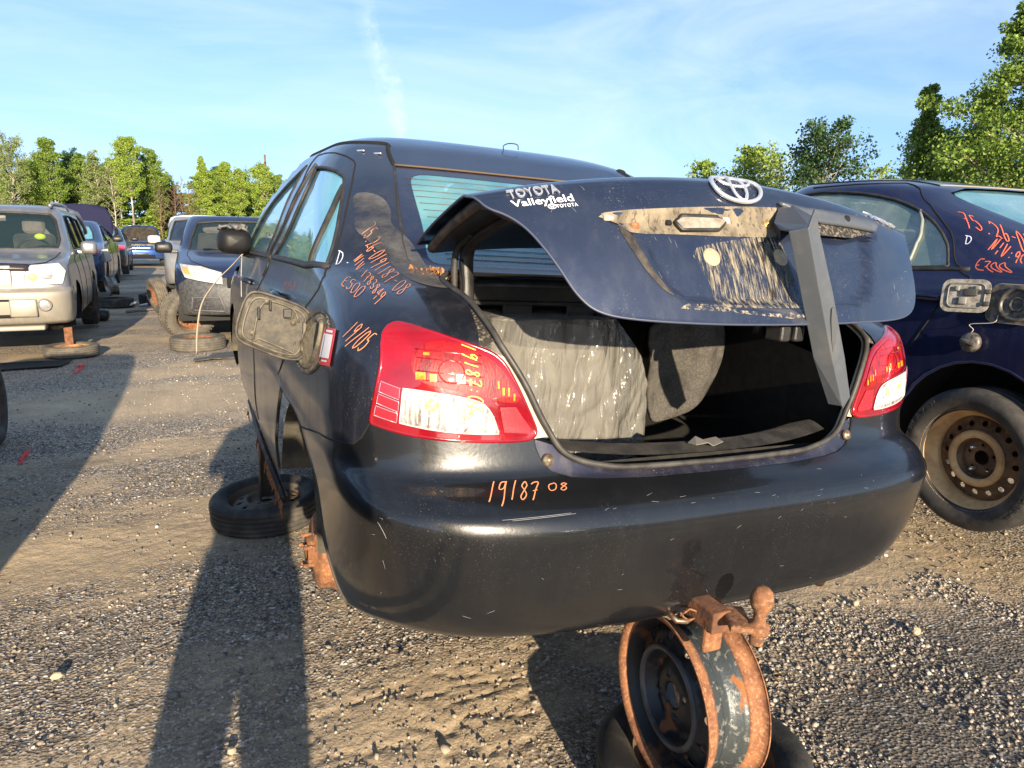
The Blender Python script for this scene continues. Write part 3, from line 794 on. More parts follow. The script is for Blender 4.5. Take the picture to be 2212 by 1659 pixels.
    rp = s_top + [(0, 6.52)] + mirror(s_top) + [(-a, c) for a, c in [q for q in seal if q[1] < 8]] + [(-.0, 6.95)] + [q for q in seal[::-1] if q[1] < 8]
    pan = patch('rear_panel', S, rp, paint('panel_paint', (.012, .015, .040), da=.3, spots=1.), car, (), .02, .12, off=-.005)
    seam('bumper_seam', S, s_top + [(0, 6.5)] + mirror(s_top), GAP, pan, .003, -.003)
    for sg in (1, -1):
        p, n = S.at(sg * .455, 7.4); A = frame(p, n.orthogonal(), n.cross(n.orthogonal()))
        MB().lathe([(0, .010), (.006, .010), (.0065, .006), (.012, .006), (.013, .003), (.014, 0)], 18, A).build('bolt', M('bolt_metal', (.30, .27, .22), .5, metal=.7, c2=(.2, .12, .06), sc=80), pan)
    # ---- opening seal, sill plate
    sm = crv(seal, 3); full = sm + [(0, 6.93)] + [(-a, c) for a, c in sm[::-1]]
    full = [(a - math.copysign(.004, a) if abs(a) > .3 else a, b_) for a, b_ in full]
    seam('trunk_seal', S, full, SEALM, car, .0070, .003, 8, .03)
    seam('trunk_seal_flange', S, full, PRIMER, car, .004, -.009, 5, .03)
    def plate(u, v):
        yb = .118 + .22 * u * u; z = .655 + .02 * (np.abs(u) / .4) ** 3
        P = np.stack([u, yb + v * .055, z + .012 * np.sin(np.clip(v, 0, 1) * np.pi * .55) - .02 * np.clip(v - 1, 0, 2)], 1)
        return P, np.tile(np.array([0, -.25, .97]), (len(u), 1))
    patch('scuff_plate', plate, [(-.41, 0), (.41, 0), (.41, 1.0), (.39, 1.9), (-.39, 1.9), (-.41, 1.0)], M('scuff_grey', (.022, .021, .020), .5, c2=(.045, .042, .038), sc=18, bump=.2, bsc=200), car, (), .03, .15)
    mb = MB().add([(-.05, .125, .672), (-.02, .118, .678), (.0, .12, .668), (.03, .122, .676), (.03, .15, .68), (0, .16, .672), (-.03, .155, .684), (-.055, .15, .67)], [(0, 1, 6, 7), (1, 2, 5, 6), (2, 3, 4, 5)])
    solid(mb.build('torn_trim', M('torn_grey', (.16, .15, .14), .5), car, smooth=False), .002)
    # ---- rear glass and its black border
    ge = [q for q in glass_e if q[1] < 14.7]
    outer = ge + [(.55, 11.97), (0, 12.0)] + [(-.55, 11.97)] + mirror(ge) + [(0, 14.63)]
    pane = smoothpoly([(.552, 12.26), (.549, 12.66), (.50, 13.97), (.483, 14.3), (.455, 14.42), (.403, 14.45), (0, 14.42), (-.403, 14.45), (-.455, 14.42), (-.483, 14.3), (-.50, 13.97), (-.549, 12.66), (-.552, 12.26), (-.52, 12.16), (0, 12.14), (.52, 12.16)], it=1, keep=(6, 14))
    fr = patch('rear_window_border', S, outer, paint('border', (.008, .012, .035), da=.10, metal=.2, rough=.2, spots=.3), car, [pane], .04, .2, off=-.004)
    wg = patch('rear_window', S, pane, REARG, car, (), .05, .25, off=-.005)
    seam('window_rubber', S, ge, RUBBER, fr, .006, -.003); seam('window_rubber', S, mirror(ge), RUBBER, fr, .006, -.003)
    seam('roof_gap', S, [(.512, 14.63), (0, 14.63), (-.512, 14.63)], M('gap_dirt', (.10, .07, .045), .9), fr, .0035, .0)
    for k in range(14):
        v = 12.35 + k * .15
        seam('heater_line', S, [(.50, v), (-.50, v)], M('heater', (.10, .06, .03), .5), wg, .0008, -.003, 4, .12)
    # ---- roof
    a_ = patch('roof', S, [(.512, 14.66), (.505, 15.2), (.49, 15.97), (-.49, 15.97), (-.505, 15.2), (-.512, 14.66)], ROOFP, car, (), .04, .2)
    def rect(name, u0, u1, v0, v1, nu, nv, mat):
        U, Vv = np.meshgrid(np.linspace(u0, u1, nu), np.linspace(v0, v1, nv)); X, Nn = S(U.ravel(), Vv.ravel())
        Fc = [(j * nu + i, j * nu + i + 1, (j + 1) * nu + i + 1, (j + 1) * nu + i) for j in range(nv - 1) for i in range(nu - 1)]
        Fc = [f if np.dot(np.cross(X[f[1]] - X[f[0]], X[f[3]] - X[f[0]]), Nn[f[0]]) >= 0 else f[::-1] for f in Fc]
        return mk(name, X, Fc, mat, car, True, Nn)
    parts = [a_] + [rect('roof', s0 * 0, s0 * 2.6, 15.97, 17.98, 80, 22, ROOFP) for s0 in (1, -1)]
    roof = join(parts)
    for sg in (1, -1):
        seam('roof_ditch', S, [(sg * u, v) for u, v in crv([(.512, 14.63), (.497, 15.5), (.492, 15.93), (.60, 16.0), (1.0, 16.02), (1.6, 16.0)])], GAP, roof, .008, -.001)
        for (u0, v0) in ((.60, 15.15), (.545, 15.02)):
            p, n = S.at(sg * u0, v0); MB().box((0, 0, 0), (.007, .035, .006), Matrix.Translation(p + n * .002) @ Matrix.Rotation(.5, 4, 'Z')).build('rack_clip', CHROME, roof, bev=.002)
    # windscreen and bonnet close the far end
    for sg in (1, -1):
        Mr = (lambda q: q) if sg > 0 else (lambda q: [(-a, c) for a, c in q])
        patch('windscreen', S, Mr([(3.58, 12), (2.12, 15.4), (5.6, 15.4), (5.6, 12)]), SIDEG, car, (), .08, .4)
        patch('windscreen_pillar', S, Mr([(1.3, 15.4), (1.75, 14.55), (2.45, 13.6), (3.05, 12.2), (3.05, 12.0), (3.55, 12), (2.1, 15.4)]), NAVY, car, (), .08, .4)
        rect('cant_rail', sg * 1.045, sg * 2.7, 15.38, 15.985, 40, 5, NAVY)
    rect('bonnet', 4.0, 5.6, 8.0, 12.0, 24, 12, NAVY); rect('bonnet', -4.0, -5.6, 8.0, 12.0, 24, 12, NAVY)
    rect('front_bumper', 4.55, 5.8, 1.0, 8.0, 24, 12, BUMP); rect('front_bumper', -4.55, -5.8, 1.0, 8.0, 24, 12, BUMP)
    aerial = crv([(.005, 1.50, 1.465), (.0, 1.49, 1.480), (.015, 1.47, 1.488), (.04, 1.45, 1.484), (.045, 1.45, 1.465)], 4)
    MB().tube(aerial, .002, 6).build('aerial_stub', RUBBER, roof)
    # ---- trunk tub
    tub = MB()
    wl = [(-.60, .34), (-.60, .97), (.60, .97), (.60, .34)]
    tub.add([(-.50, .18, .50), (.50, .18, .50), (.62, 1.30, .50), (-.62, 1.30, .50), (-.50, .20, .84), (.50, .20, .84), (.62, 1.30, .98), (-.62, 1.30, .98)],
            [(0, 1, 2, 3), (0, 3, 7, 4), (1, 5, 6, 2), (3, 2, 6, 7)])
    tub.add([(-.5, .15, .40), (.5, .15, .40), (.45, .155, .64), (-.45, .155, .64)], [(0, 1, 2, 3)])
    tub.add([(-.62, .62, .985), (.62, .62, .985), (.62, 1.35, .98), (-.62, 1.35, .98)], [(0, 1, 2, 3)])
    tub.build('trunk_tub', M('trunk_black', (.010, .0095, .009), .95, c2=(.02, .018, .016), sc=30), car, smooth=False)
    # carpet liner standing in front of the seat back
    def lin(u, v):
        P = np.stack([u, .60 + .022 * np.sin(u * 30 + 1.2) + .02 * np.sin(v * 11 + u * 5), v], 1)
        dy = .66 * np.cos(u * 30 + 1.2) + .1 * np.cos(v * 11 + u * 5); dz = .22 * np.cos(v * 11 + u * 5)
        n = np.stack([dy, -np.ones_like(u), dz], 1); n /= np.linalg.norm(n, axis=1, keepdims=True)
        return P, n
    solid(patch('carpet_liner', lin, smoothpoly(LINER, it=2), CARPET, car, (), .02, .02), .012)
    def wheelh(u, v):
        a = np.pi * v; P = np.stack([-.62 + .16 * np.sin(a) * (1 - (u - .8) ** 2 * 4), u, .50 + .30 * (1 - np.cos(a)) / 2 * 1.0], 1)
        n = np.stack([np.sin(a) + .3, 0 * a, np.cos(a)], 1); return P, n
    # rear cross member under the glass, with its pressed rail
    cm = MB(); cm.box((0, .630, .985), (1.10, .055, .05)); cm.box((0, .612, .955), (1.10, .025, .014)); cm.box((0, .66, 1.018), (1.08, .03, .008))
    for x in (-.32, -.12, .14, .34): cm.box((x, .606, .938), (.09, .012, .03))
    bevel(cm.build('parcel_shelf_rail', PLAST, car, smooth=False), .005)
    MB().tube([(-.56, .612, 1.0), (0, .60, 1.006), (.56, .612, 1.0)], .008, 8).build('rail_seal', SEALM, car)
    # spare tool board and old wood bit on the floor
    MB().box((0, 0, 0), (.34, .10, .012), Matrix.Translation((.18, .42, .53)) @ Euler((.1, .15, -.4)).to_matrix().to_4x4()).build('floor_board', M('old_board', (.16, .085, .035), .8, c2=(.07, .04, .02), sc=30, stretch=(1, 8, 1)), car, bev=.003)
    # ---- interior shapes seen through the glass
    it = MB(); it.box((0, 1.22, .96), (1.25, .5, .03)); it.box((0, 1.45, .75), (1.2, .12, .55))
    bevel(it.build('parcel_shelf', INTER, car, smooth=False), .02)
    for x in (-.32, .32):
        MB().lathe([(0, .0), (.10, .005), (.12, .03), (.12, .05), (.1, .075), (0, .08)], 16, Matrix.Translation((x, 1.38, 1.08)) @ Matrix.Rotation(R(90), 4, 'X') @ Matrix.Scale(.75, 4, (0, 1, 0))).build('headrest', INTERG, car)
    for x in (-.36, .36):
        MB().box((x, 2.25, .95), (.46, .14, .6), None).build('front_seat', INTER, car, bev=.05)
        MB().box((x, 2.27, 1.27), (.24, .08, .16), None).build('headrest', INTERG, car, bev=.03)
    MB().box((0, 2.0, .30), (1.3, 3.0, .10)).build('floor_pan', SHELL, car, smooth=False)
    # inner arch liners, seen through the open wheel arches
    for sg in (1, -1):
        for yc in (.97, 3.47):
            mb = MB(); V = []; n = 18
            for i in range(n + 1):
                a = math.pi * (.98 - .96 * i / n); c_, s_ = math.cos(a), math.sin(a)
                V += [(-sg * .855, yc + .36 * c_, .26 + .345 * s_), (-sg * .62, yc + .34 * c_, .26 + .33 * s_)]
            mb.add(V, [(2 * i, 2 * i + 1, 2 * i + 3, 2 * i + 2) for i in range(n)])
            mb.add([(-sg * .62, yc - .34, .27), (-sg * .62, yc + .34, .27), (-sg * .62, yc + .2, .60), (-sg * .62, yc - .2, .60)], [(0, 1, 2, 3)])
            mb.build('arch_liner', M('liner', (.03, .028, .024), .9, c2=(.10, .085, .06), sc=7), car)
    # rusty drum brakes, axle, exhaust
    for sg in (1, -1):
        A = Matrix.Translation((-sg * .745, .95, .135)) @ Matrix.Rotation(R(-90 * sg), 4, 'Y')
        d = MB().lathe([(.03, .085), (.045, .085), (.05, .068), (.10, .062), (.118, .05), (.122, .01), (.128, .006), (.128, -.02), (.05, -.03), (0, -.03)], 40, A).build('brake_drum', RUST, car)
        st = MB()
        for k in range(5):
            q = 2 * math.pi * k / 5 + .3; st.tube([A @ Vector((.05 * math.cos(q), .05 * math.sin(q), .06)), A @ Vector((.05 * math.cos(q), .05 * math.sin(q), .10))], .0062, 8)
        st.build('wheel_studs', RUST, d)
        MB().box((-sg * .55, 1.15, .18), (.06, .5, .05)).build('trailing_arm', RUSTD, car, bev=.01)
        A = Matrix.Translation((-sg * .70, 3.47, .16)) @ Matrix.Rotation(R(-90 * sg), 4, 'Y')
        MB().lathe([(.02, .06), (.06, .06), (.065, .03), (.125, .03), (.125, .01), (.06, .0), (0, .0)], 32, A).build('brake_disc', RUST, car)
    MB().box((0, .95, .15), (1.1, .08, .06)).build('rear_axle', RUSTD, car, bev=.01)
    MB().tube([(.44, .11, .255), (.40, .40, .25), (.36, .9, .25)], [.026, .03, .07], 14, cap=False).build('exhaust_pipe', RUSTD, car)
    MB().tube([(.30, .5, .29), (.30, .9, .29)], [.11, .11], 16, flat=.6).build('silencer', RUSTD, car)
    # ---- fuel pocket, tube and open flap
    for sg in (1,):
        po = smoothpoly([(1.107, 10.38), (1.032, 10.34), (1.009, 10.25), (1.023, 9.89), (1.041, 9.54), (1.067, 9.17), (1.175, 8.72), (1.287, 8.41), (1.395, 8.32), (1.452, 8.54), (1.389, 9.26), (1.277, 9.96)], it=1)
        pk = patch('fuel_pocket', S, po, MUD, car, (), .03, .2, off=.0025)
        seam('pocket_rim', S, po, MUDK, pk, .004, .002, closed=True)
        rg = crv([(1.085, 10.12), (1.078, 9.95), (1.118, 9.40), (1.205, 8.85), (1.29, 8.62), (1.35, 8.62), (1.36, 8.85), (1.30, 9.35), (1.22, 9.85), (1.14, 10.12), (1.085, 10.12)], 4)
        seam('filler_ring', S, rg, M('dusty_ring', (.20, .17, .12), .8, c2=(.08, .07, .05), sc=30), pk, .007, .004, 8)
        patch('filler_cup', S, rg[:-1], M('sandy_cup', (.34, .28, .18), .9, c2=(.22, .18, .11), sc=60, bump=.5, bsc=200), pk, (), .02, .14, off=.0045)
        patch('filler_hole', S, [(1.075, 9.95), (1.10, 10.05), (1.14, 10.0), (1.16, 9.6), (1.17, 9.2), (1.19, 8.95), (1.14, 9.3)], GAP, pk, (), .02, .14, off=.0055)
        fp = [(-.994, .958), (-.973, .956), (-.93, .942), (-.883, .925), (-.863, .911), (-.853, .895), (-.855, .876), (-.869, .805), (-.877, .788), (-.891, .78), (-.931, .787), (-.993, .814), (-1.03, .832), (-1.039, .848), (-1.038, .869), (-1.031, .898), (-1.018, .936), (-1.006, .953)]
        cx, cz = -.945, .868
        def ff(u, v):
            y = .74 + .25 * (u + .94) * 0 - .02 * (u + .945)
            return np.stack([u, y, v], 1), np.tile(np.array([0, -1., 0]), (len(u), 1))
        sh = lambda k: [(cx + (a - cx) * k, cz + (b - cz) * k) for a, b in fp]
        flap = patch('fuel_flap', ff, smoothpoly(fp, it=1), M('dusty_flap', (.040, .036, .031), .6, c2=(.085, .073, .055), sc=60, lo=.36, hi=.66, c3=(.028, .026, .024), sc3=24, lo3=.52, hi3=.66, bump=.3, bsc=90, bdist=.003), car, (), .02, .02)
        solid(flap, .004)
        FLM = M('flap_edge', (.035, .032, .03), .6, c2=(.09, .078, .06), sc=40)
        MB().tube([(a, .738, b) for a, b in smoothpoly(fp, it=1)], .0035, 6, closed=True).build('flap_rim', FLM, flap)
        FL = M('dusty_flap2', (.07, .062, .05), .6, c2=(.15, .13, .095), sc=30)
        MB().tube([(a, .736, b) for a, b in smoothpoly(sh(.84), it=1)], .0028, 6, closed=True).build('flap_rib', FL, flap)
        inn = [(-1.00, .83), (-.985, .905), (-.96, .935), (-.90, .915), (-.885, .88)]
        MB().tube([(a, .735, b) for a, b in crv(inn, 3)], .0028, 6).build('flap_rib', FL, flap)
        MB().tube([(-1.0, .735, .83), (-.985, .735, .84), (-.90, .735, .80), (-.895, .735, .83)], .0028, 6).build('flap_rib', FL, flap)
        for a, b in ((-1.00, .855), (-.965, .935), (-.905, .895), (-.90, .88)):
            MB().lathe([(0, .008), (.005, .008), (.006, .004), (.010, 0)], 12, Matrix.Translation((a, .737, b)) @ Matrix.Rotation(R(90), 4, 'X')).build('flap_stud', FL, flap)
        mb = MB(); mb.box((-.985, .728, .905), (.006, .016, .03), None); mb.box((-.915, .728, .905), (.02, .014, .022), None); mb.box((-.957, .729, .925), (.006, .014, .026)); bevel(mb.build('flap_catch', PLAST, flap, smooth=False), .002)
        mb = MB(); mb.box((-.866, .735, .865), (.02, .02, .035)); mb.box((-.872, .735, .82), (.02, .02, .03)); bevel(mb.build('flap_hinge', FL, flap, smooth=False), .003)
    # red and white sticker beside the pocket
    sq = [(1.041, 10.03), (.944, 10.07), (.978, 9.16), (1.109, 9.0)]
    st = patch('sticker', S, sq, M('sticker_red', (.62, .02, .03), .35, coat=.3), car, (), .03, .3, off=.004)
    L = lambda a, b, t: (a[0] + (b[0] - a[0]) * t, a[1] + (b[1] - a[1]) * t)
    def quad(a, b, s0, s1): # a..b down the sticker, s across
        T0, T1 = L(sq[0], sq[3], a), L(sq[1], sq[2], a); B0, B1 = L(sq[0], sq[3], b), L(sq[1], sq[2], b)
        return [L(T0, T1, s0), L(T0, T1, s1), L(B0, B1, s1), L(B0, B1, s0)]
    patch('sticker_panel', S, quad(.17, .80, .12, .9), M('sticker_white', (.78, .76, .78), .4), st, (), .03, .3, off=.0052)
    patch('sticker_print', S, quad(.06, .12, .3, .85), MATS['sticker_white'], st, (), .03, .3, off=.0052)
    patch('sticker_print', S, quad(.86, .90, .35, .8), MATS['sticker_white'], st, (), .03, .3, off=.0052)
    # handwriting on the flank
    e = lambda k: tuple(k)
    write('handwriting', S, '75.26-0191187-08', (.708, 12.95), (.728, 11.0), (.664, 13.22), (.668, 11.34), MARK, car, .0022, seed=11)
    write('handwriting', S, 'NIV:1783849', (.763, 12.10), (.795, 10.72), (.727, 12.36), (.752, 11.05), MARK, car, .0022, seed=12)
    write('handwriting', S, 'E500', (.868, 11.25), (.838, 10.86), (.815, 11.58), (.79, 11.20), MARK, car, .0022, seed=13)
    write('handwriting', S, '19/05', (.918, 9.96), (.858, 9.62), (.862, 10.36), (.812, 10.06), MARK, car, .0022, seed=14)
    write('handwriting', S, '19187-08', (1.86, 10.42), (1.53, 10.58), (1.74, 10.82), (1.45, 10.98), M('faint_marker', (.42, .16, .12), .6), car, .0026, seed=15)
    write('handwriting', S, 'D.', (.828, 11.95), (.762, 12.0), (.800, 12.40), (.745, 12.42), MARKW, car, .0026, seed=16)
    # dusty patches wiped on the C pillar
    SM = M('wiped_dust', (.085, .083, .085), .75)
    m = SM.node_tree; N, Lk = m.nodes, m.links
    def alpha_noise(mat, scale, lo, hi, stretch=None):
        nt = mat.node_tree; N, Lk = nt.nodes, nt.links
        tc = N.new('ShaderNodeTexCoord'); n = N.new('ShaderNodeTexNoise'); n.inputs['Scale'].default_value = scale; n.inputs['Detail'].default_value = 8
        n.inputs['Roughness'].default_value = .65
        v = tc.outputs['Object']
        if stretch:
            mp = N.new('ShaderNodeMapping'); mp.inputs['Scale'].default_value = stretch; Lk.new(v, mp.inputs[0]); v = mp.outputs[0]
        Lk.new(v, n.inputs['Vector'])
        r = N.new('ShaderNodeMapRange'); r.inputs['From Min'].default_value = lo; r.inputs['From Max'].default_value = hi
        Lk.new(n.outputs['Fac'], r.inputs['Value']); Lk.new(r.outputs[0], N['Principled BSDF'].inputs['Alpha'])
    alpha_noise(SM, 7, .38, .66)
    patch('dust_smudge', S, smoothpoly([(.70, 13.75), (.655, 13.85), (.605, 13.75), (.60, 13.45), (.625, 13.15), (.59, 12.85), (.575, 12.45), (.57, 11.9), (.565, 11.4), (.60, 11.3), (.66, 11.5), (.66, 12.1), (.70, 12.7), (.735, 12.95), (.715, 13.35)], it=2), SM, car, (), .03, .2, off=.0015)
    # ---- trunk lid
    out = [(-.64, 1.0), (-.630, .91), (-.614, .80), (-.580, .725), (-.548, .61), (-.517, .43), (-.493, .28), (-.468, .12), (-.432, .015), (-.36, -.01), (-.2, -.01), (0, 0.0), (.26, .005), (.39, .0), (.47, .01), (.515, .05), (.543, .13), (.557, .27), (.566, .5), (.60, .80), (.625, .92), (.64, 1.0), (.635, 1.3), (.62, 1.7), (.60, 2.0), (.3, 2.0), (0, 2.0), (-.3, 2.0), (-.60, 2.0), (-.62, 1.7), (-.635, 1.3)]
    rec = np.array([(-.365, .61), (-.34, .53), (-.313, .45), (-.295, .28), (-.272, .17), (-.236, .10), (-.104, .085), (.096, .09), (.252, .10), (.31, .17), (.345, .33), (.38, .60), (.43, .70), (.42, .78), (.2, .77), (.069, .76), (-.198, .715), (-.377, .69), (-.397, .66)])
    def rdep(u, v):
        q = np.stack([u, v * .36], 1); P = rec * [1, .36]
        ins = inpoly(q, P); d = np.full(len(q), 9.)
        for i in range(len(P)):
            a, b = P[i - 1], P[i]; ab = b - a; t = np.clip(((q - a) @ ab) / (ab @ ab), 0, 1)
            d = np.minimum(d, np.linalg.norm(q - (a + ab * t[:, None]), axis=1))
        d = np.where(ins, d, 0); t = np.clip(d / .022, 0, 1)
        return -.016 * t * t * (3 - 2 * t)
    def lidR(u, v):
        p, n = lidF(u, v); e = .004
        g = lambda a, b: (lambda q: q[0] + q[1] * rdep(a, b)[:, None])(lidF(a, b))
        P = g(u, v); du = g(u + e, v) - g(u - e, v); dv = g(u, v + e * 2) - g(u, v - e * 2)
        nn = np.cross(du, dv); nn /= np.linalg.norm(nn, axis=1, keepdims=True)
        return P, nn
    out = smoothpoly(out, it=3, keep=(0, 21, 24, 28))
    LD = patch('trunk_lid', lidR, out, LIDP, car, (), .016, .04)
    uo = [(a * .955, .06 + b * .945) for a, b in out]
    inner = patch('lid_inner_panel', lidF, uo, M('lid_inner', (.012, .012, .013), .4, c2=(.10, .08, .06), sc=12, lo=.55, hi=.8), LD, (), .03, .07, off=-.035)
    seam('lid_inner_frame', lidF, uo, M('frame_dirt', (.05, .04, .032), .6, c2=(.20, .15, .10), sc=20, lo=.45, hi=.7), LD, .012, -.022, 8, .03, True)
    seam('lid_hem', lidR, out, M('hem', (.05, .06, .10), .4), LD, .0030, -.0028, 8, .012, True)
    # dirty recess band, streaks
    band = [(-.397, .66), (-.377, .70), (-.198, .725), (.069, .775), (.068, .65), (.052, .58), (-.088, .56), (-.23, .565), (-.317, .565), (-.362, .61)]
    patch('number_lamp_panel', lidR, smoothpoly(band, it=1, keep=(0, 3, 5)), MUD, LD, (), .02, .05, off=.0012)
    STM = M('mud_streaks', (.27, .235, .175), .85); alpha_noise(STM, 48, .47, .66, (3.8, 1, .22))
    patch('mud_streaks', lidR, smoothpoly([(-.20, .46), (-.12, .52), (-.03, .56), (.046, .62), (.066, .50), (.07, .2), (.101, .10), (-.027, .09), (-.16, .085), (-.165, .19), (-.175, .3)], it=1), STM, LD, (), .02, .05, off=.0015)
    DRK = M('black_streaks', (.012, .010, .009), .55); alpha_noise(DRK, 14, .40, .52, (1.6, 1, .5))
    patch('black_streaks', lidR, smoothpoly([(-.04, .56), (.06, .57), (.066, .40), (.08, .2), (.08, .12), (-.02, .12), (0, .3), (-.02, .45)], it=1), DRK, LD, (), .02, .05, off=.001)
    patch('black_streaks', lidR, smoothpoly([(-.365, .61), (-.342, .58), (-.322, .43), (-.303, .30), (-.281, .20), (-.263, .14), (-.285, .17), (-.315, .27), (-.338, .40)], it=1), M('groove_black', (.012, .010, .008), .6, c2=(.06, .05, .04), sc=30), LD, (), .012, .03, off=.0014)
    ED = M('edge_dirt', (.28, .24, .18), .9); alpha_noise(ED, 90, .48, .62)
    patch('edge_dirt', lidR, [(-.24, .10), (.10, .115), (.11, .05), (.02, .03), (-.14, .06), (-.26, .07)], ED, LD, (), .02, .05, off=.0016)
    # number-plate lamp, bolts, clips
    pl = [(-.203, .685), (-.11, .69), (-.092, .65), (-.115, .60), (-.208, .59), (-.218, .64)]
    patch('number_lamp', lidR, pl, M('lamp_glass', (.34, .30, .24), .22, coat=.6, c2=(.20, .17, .13), sc=30), LD, (), .012, .03, off=.012)
    seam('number_lamp_housing', lidR, pl, PLAST, LD, .006, .006, 6, .02, True)
    for (a, b, c_) in ((-.313, .63, RUST), (.041, .68, M('brass', (.45, .28, .08), .4, metal=.6)), (-.146, .42, M('rusty_boss', (.50, .36, .18), .7, c2=(.3, .26, .2), sc=60)), (.047, .44, MATS['rusty_boss'])):
        P_, n_ = lidR(np.array([a]), np.array([b])); n_ = Vector(n_[0]); A = frame(Vector(P_[0]), n_.orthogonal(), n_.cross(n_.orthogonal()))
        big = b < .5
        MB().lathe([(0, .006), (.004, .006), (.005, .003), (.010, .003), (.0125, .0)] if not big else [(0, .006), (.006, .006), (.009, .004), (.018, .003), (.021, 0)], 20, A).build('bolt', c_, LD)
    for (a, b, w_) in ((-.378, .655, .012), (-.084, .67, .009), (-.234, .64, .007)):
        P_, n_ = lidR(np.array([a]), np.array([b])); n_ = Vector(n_[0]); A = frame(Vector(P_[0]) + n_ * .004, (1, 0, 0), n_.cross(Vector((1, 0, 0))))
        MB().box((0, 0, 0), (w_ * 2, w_ * 1.6, .008), A).build('trim_clip', M('clip_white', (.55, .50, .42), .5, c2=(.3, .26, .2), sc=60) if w_ > .008 else GAP, LD, bev=.002)
    # what is left of the garnish strip, and the bar hanging from it
    gs = [(.072, .80), (.157, .785), (.26, .80), (.435, .835), (.440, .80), (.412, .72), (.204, .69), (.15, .70)]
    g_ = patch('garnish_strip', lidF, gs, GREYP, LD, (), .02, .05, off=.012); solid(g_, .012)
    patch('garnish_underside', lidF, [(.10, .70), (.204, .69), (.41, .715), (.30, .62), (.19, .60), (.06, .60), (.06, .66)], MUDK, LD, (), .02, .05, off=.002)
    MB().lathe([(0, .003), (.007, .003), (.009, 0)], 12, frame(Vector(lidF(np.array([.30]), np.array([.765]))[0][0]) + Vector((0, -.011, .007)), (1, 0, 0), (0, .5, .85))).build('hole_plug', GAP, g_)
    bar = MB()
    y0 = -.075
    Lf = [(-.021, 1.179), (.034, 1.061), (.103, .912), (.169, .804)]; Rg = [(-.003, 1.187), (.040, 1.09), (.083, 1.007), (.130, .91), (.174, .816)]
    left = [(-.021, y0 + .030, 1.179), (.034, y0 + .030, 1.061), (.103, y0 + .030, .912), (.169, y0 + .028, .804)]
    ridge = [(-.003, y0 - .004, 1.187), (.052, y0 - .004, 1.066), (.118, y0 - .004, .925), (.178, y0 - .004, .806)]
    right = [(.039, y0 + .004, 1.182), (.102, y0 + .004, 1.063), (.172, y0 + .004, .915), (.208, y0 + .004, .826)]
    V = left + ridge + right + [(.015, y0, 1.228), (.186, y0, .799)]
    bar.add(V, [(0, 4, 5, 1), (1, 5, 6, 2), (2, 6, 7, 3), (4, 8, 9, 5), (5, 9, 10, 6), (6, 10, 11, 7), (4, 12, 8), (7, 11, 13)])
    hb = bar.build('hanging_trim_bar', GREYP, LD, smooth=False); solid(hb, .006, 1); bevel(hb, .0015)
    MB().add([(.099, y0 - .0035 , 1.025), (.108, y0 - .003, 1.03), (.120, y0 - .003, 1.0), (.128, y0 - .003, .95), (.122, y0 - .0035, .93), (.112, y0 - .004, .96), (.102, y0 - .004, 1.0)], [tuple(range(7))]).build('bar_wear', M('worn_grey', (.07, .075, .08), .5), hb, smooth=False)
    fo = MB().add([(.072, .085, 1.235), (.03, .05, 1.20), (.02, .02, 1.185), (-.012, -.06, 1.182), (.028, -.072, 1.185), (.10, .02, 1.20), (.15, .04, 1.215), (.11, .085, 1.245), (.045, .045, 1.165)],
                  [(0, 1, 7), (1, 5, 7), (1, 2, 5), (2, 3, 4), (2, 4, 5), (5, 6, 7), (1, 8, 2)])
    solid(fo.build('torn_fold', paint('fold', (.03, .035, .045), da=.2, metal=.4), hb, smooth=False), .003)
    rnd = random.Random(17); mb = MB(); SCR = M('scratch', (.26, .26, .27), .6)
    for k in range(26):
        a, t_ = rnd.uniform(-.5, .58), rnd.uniform(.05, .95); an = rnd.gauss(1.57, .5) if rnd.random() < .7 else rnd.uniform(0, 3); l = rnd.uniform(.004, .022)
        q = np.array([(a + l * math.cos(an) * s_, t_ + l * math.sin(an) * 2.6 * s_) for s_ in (-.5, 0, .5)]); X_, N_ = lidR(q[:, 0], q[:, 1]); mb.tube([Vector(x) for x in X_], .00028, 4)
    o_ = mb.build('scratches', SCR, LD); o_['kind'] = 'stuff'
    # badge: three ellipses on an oval
    LC = lambda cx, ct, rx, rt_, n=48, sh=0.: [(cx + rx * math.cos(2 * math.pi * i / n) + sh * math.sin(2 * math.pi * i / n), ct + rt_ * math.sin(2 * math.pi * i / n)) for i in range(n)]
    bd = seam('badge', lidF, LC(-.032, .90, .066, .120, 60), CHROME, LD, .0052, .006, 10, .5, True)
    seam('badge_loop', lidF, LC(-.032, .945, .042, .050), CHROME, bd, .0040, .007, 8, .5, True)
    seam('badge_loop', lidF, LC(-.032, .885, .019, .095, 40), CHROME, bd, .0040, .008, 8, .5, True)
    # chrome letters and dealer decal
    letter('badge_letters', lidF, 'TOYOTA', (-.568, .845), (.104, .01), (-.003, .075), CHROME, LD, .0022, .012, space=1.05)
    letter('decal', lidF, 'Valleyfield', (-.566, .775), (.128, .014), (-.002, .058), WHITEP, LD, .0002, .012, .0012)
    letter('decal', lidF, 'TOYOTA', (-.478, .742), (.045, .006), (-.001, .026), WHITEP, LD, .0002, .02, .0012, space=1.2)
    seam('decal_oval', lidF, LC(-.487, .757, .0085, .019, 20), WHITEP, LD, .0009, .001, 5, .5, True)
    seam('decal_oval', lidF, LC(-.487, .763, .0055, .008, 16), WHITEP, LD, .0007, .001, 5, .5, True)
    seam('decal_oval', lidF, LC(-.487, .757, .0028, .016, 16), WHITEP, LD, .0007, .001, 5, .5, True)
    letter('badge_letters', lidF, 'YARIS', (.435, .905), (.125, -.015), (.005, .075), CHROME, LD, .0022, .012, space=1.05)
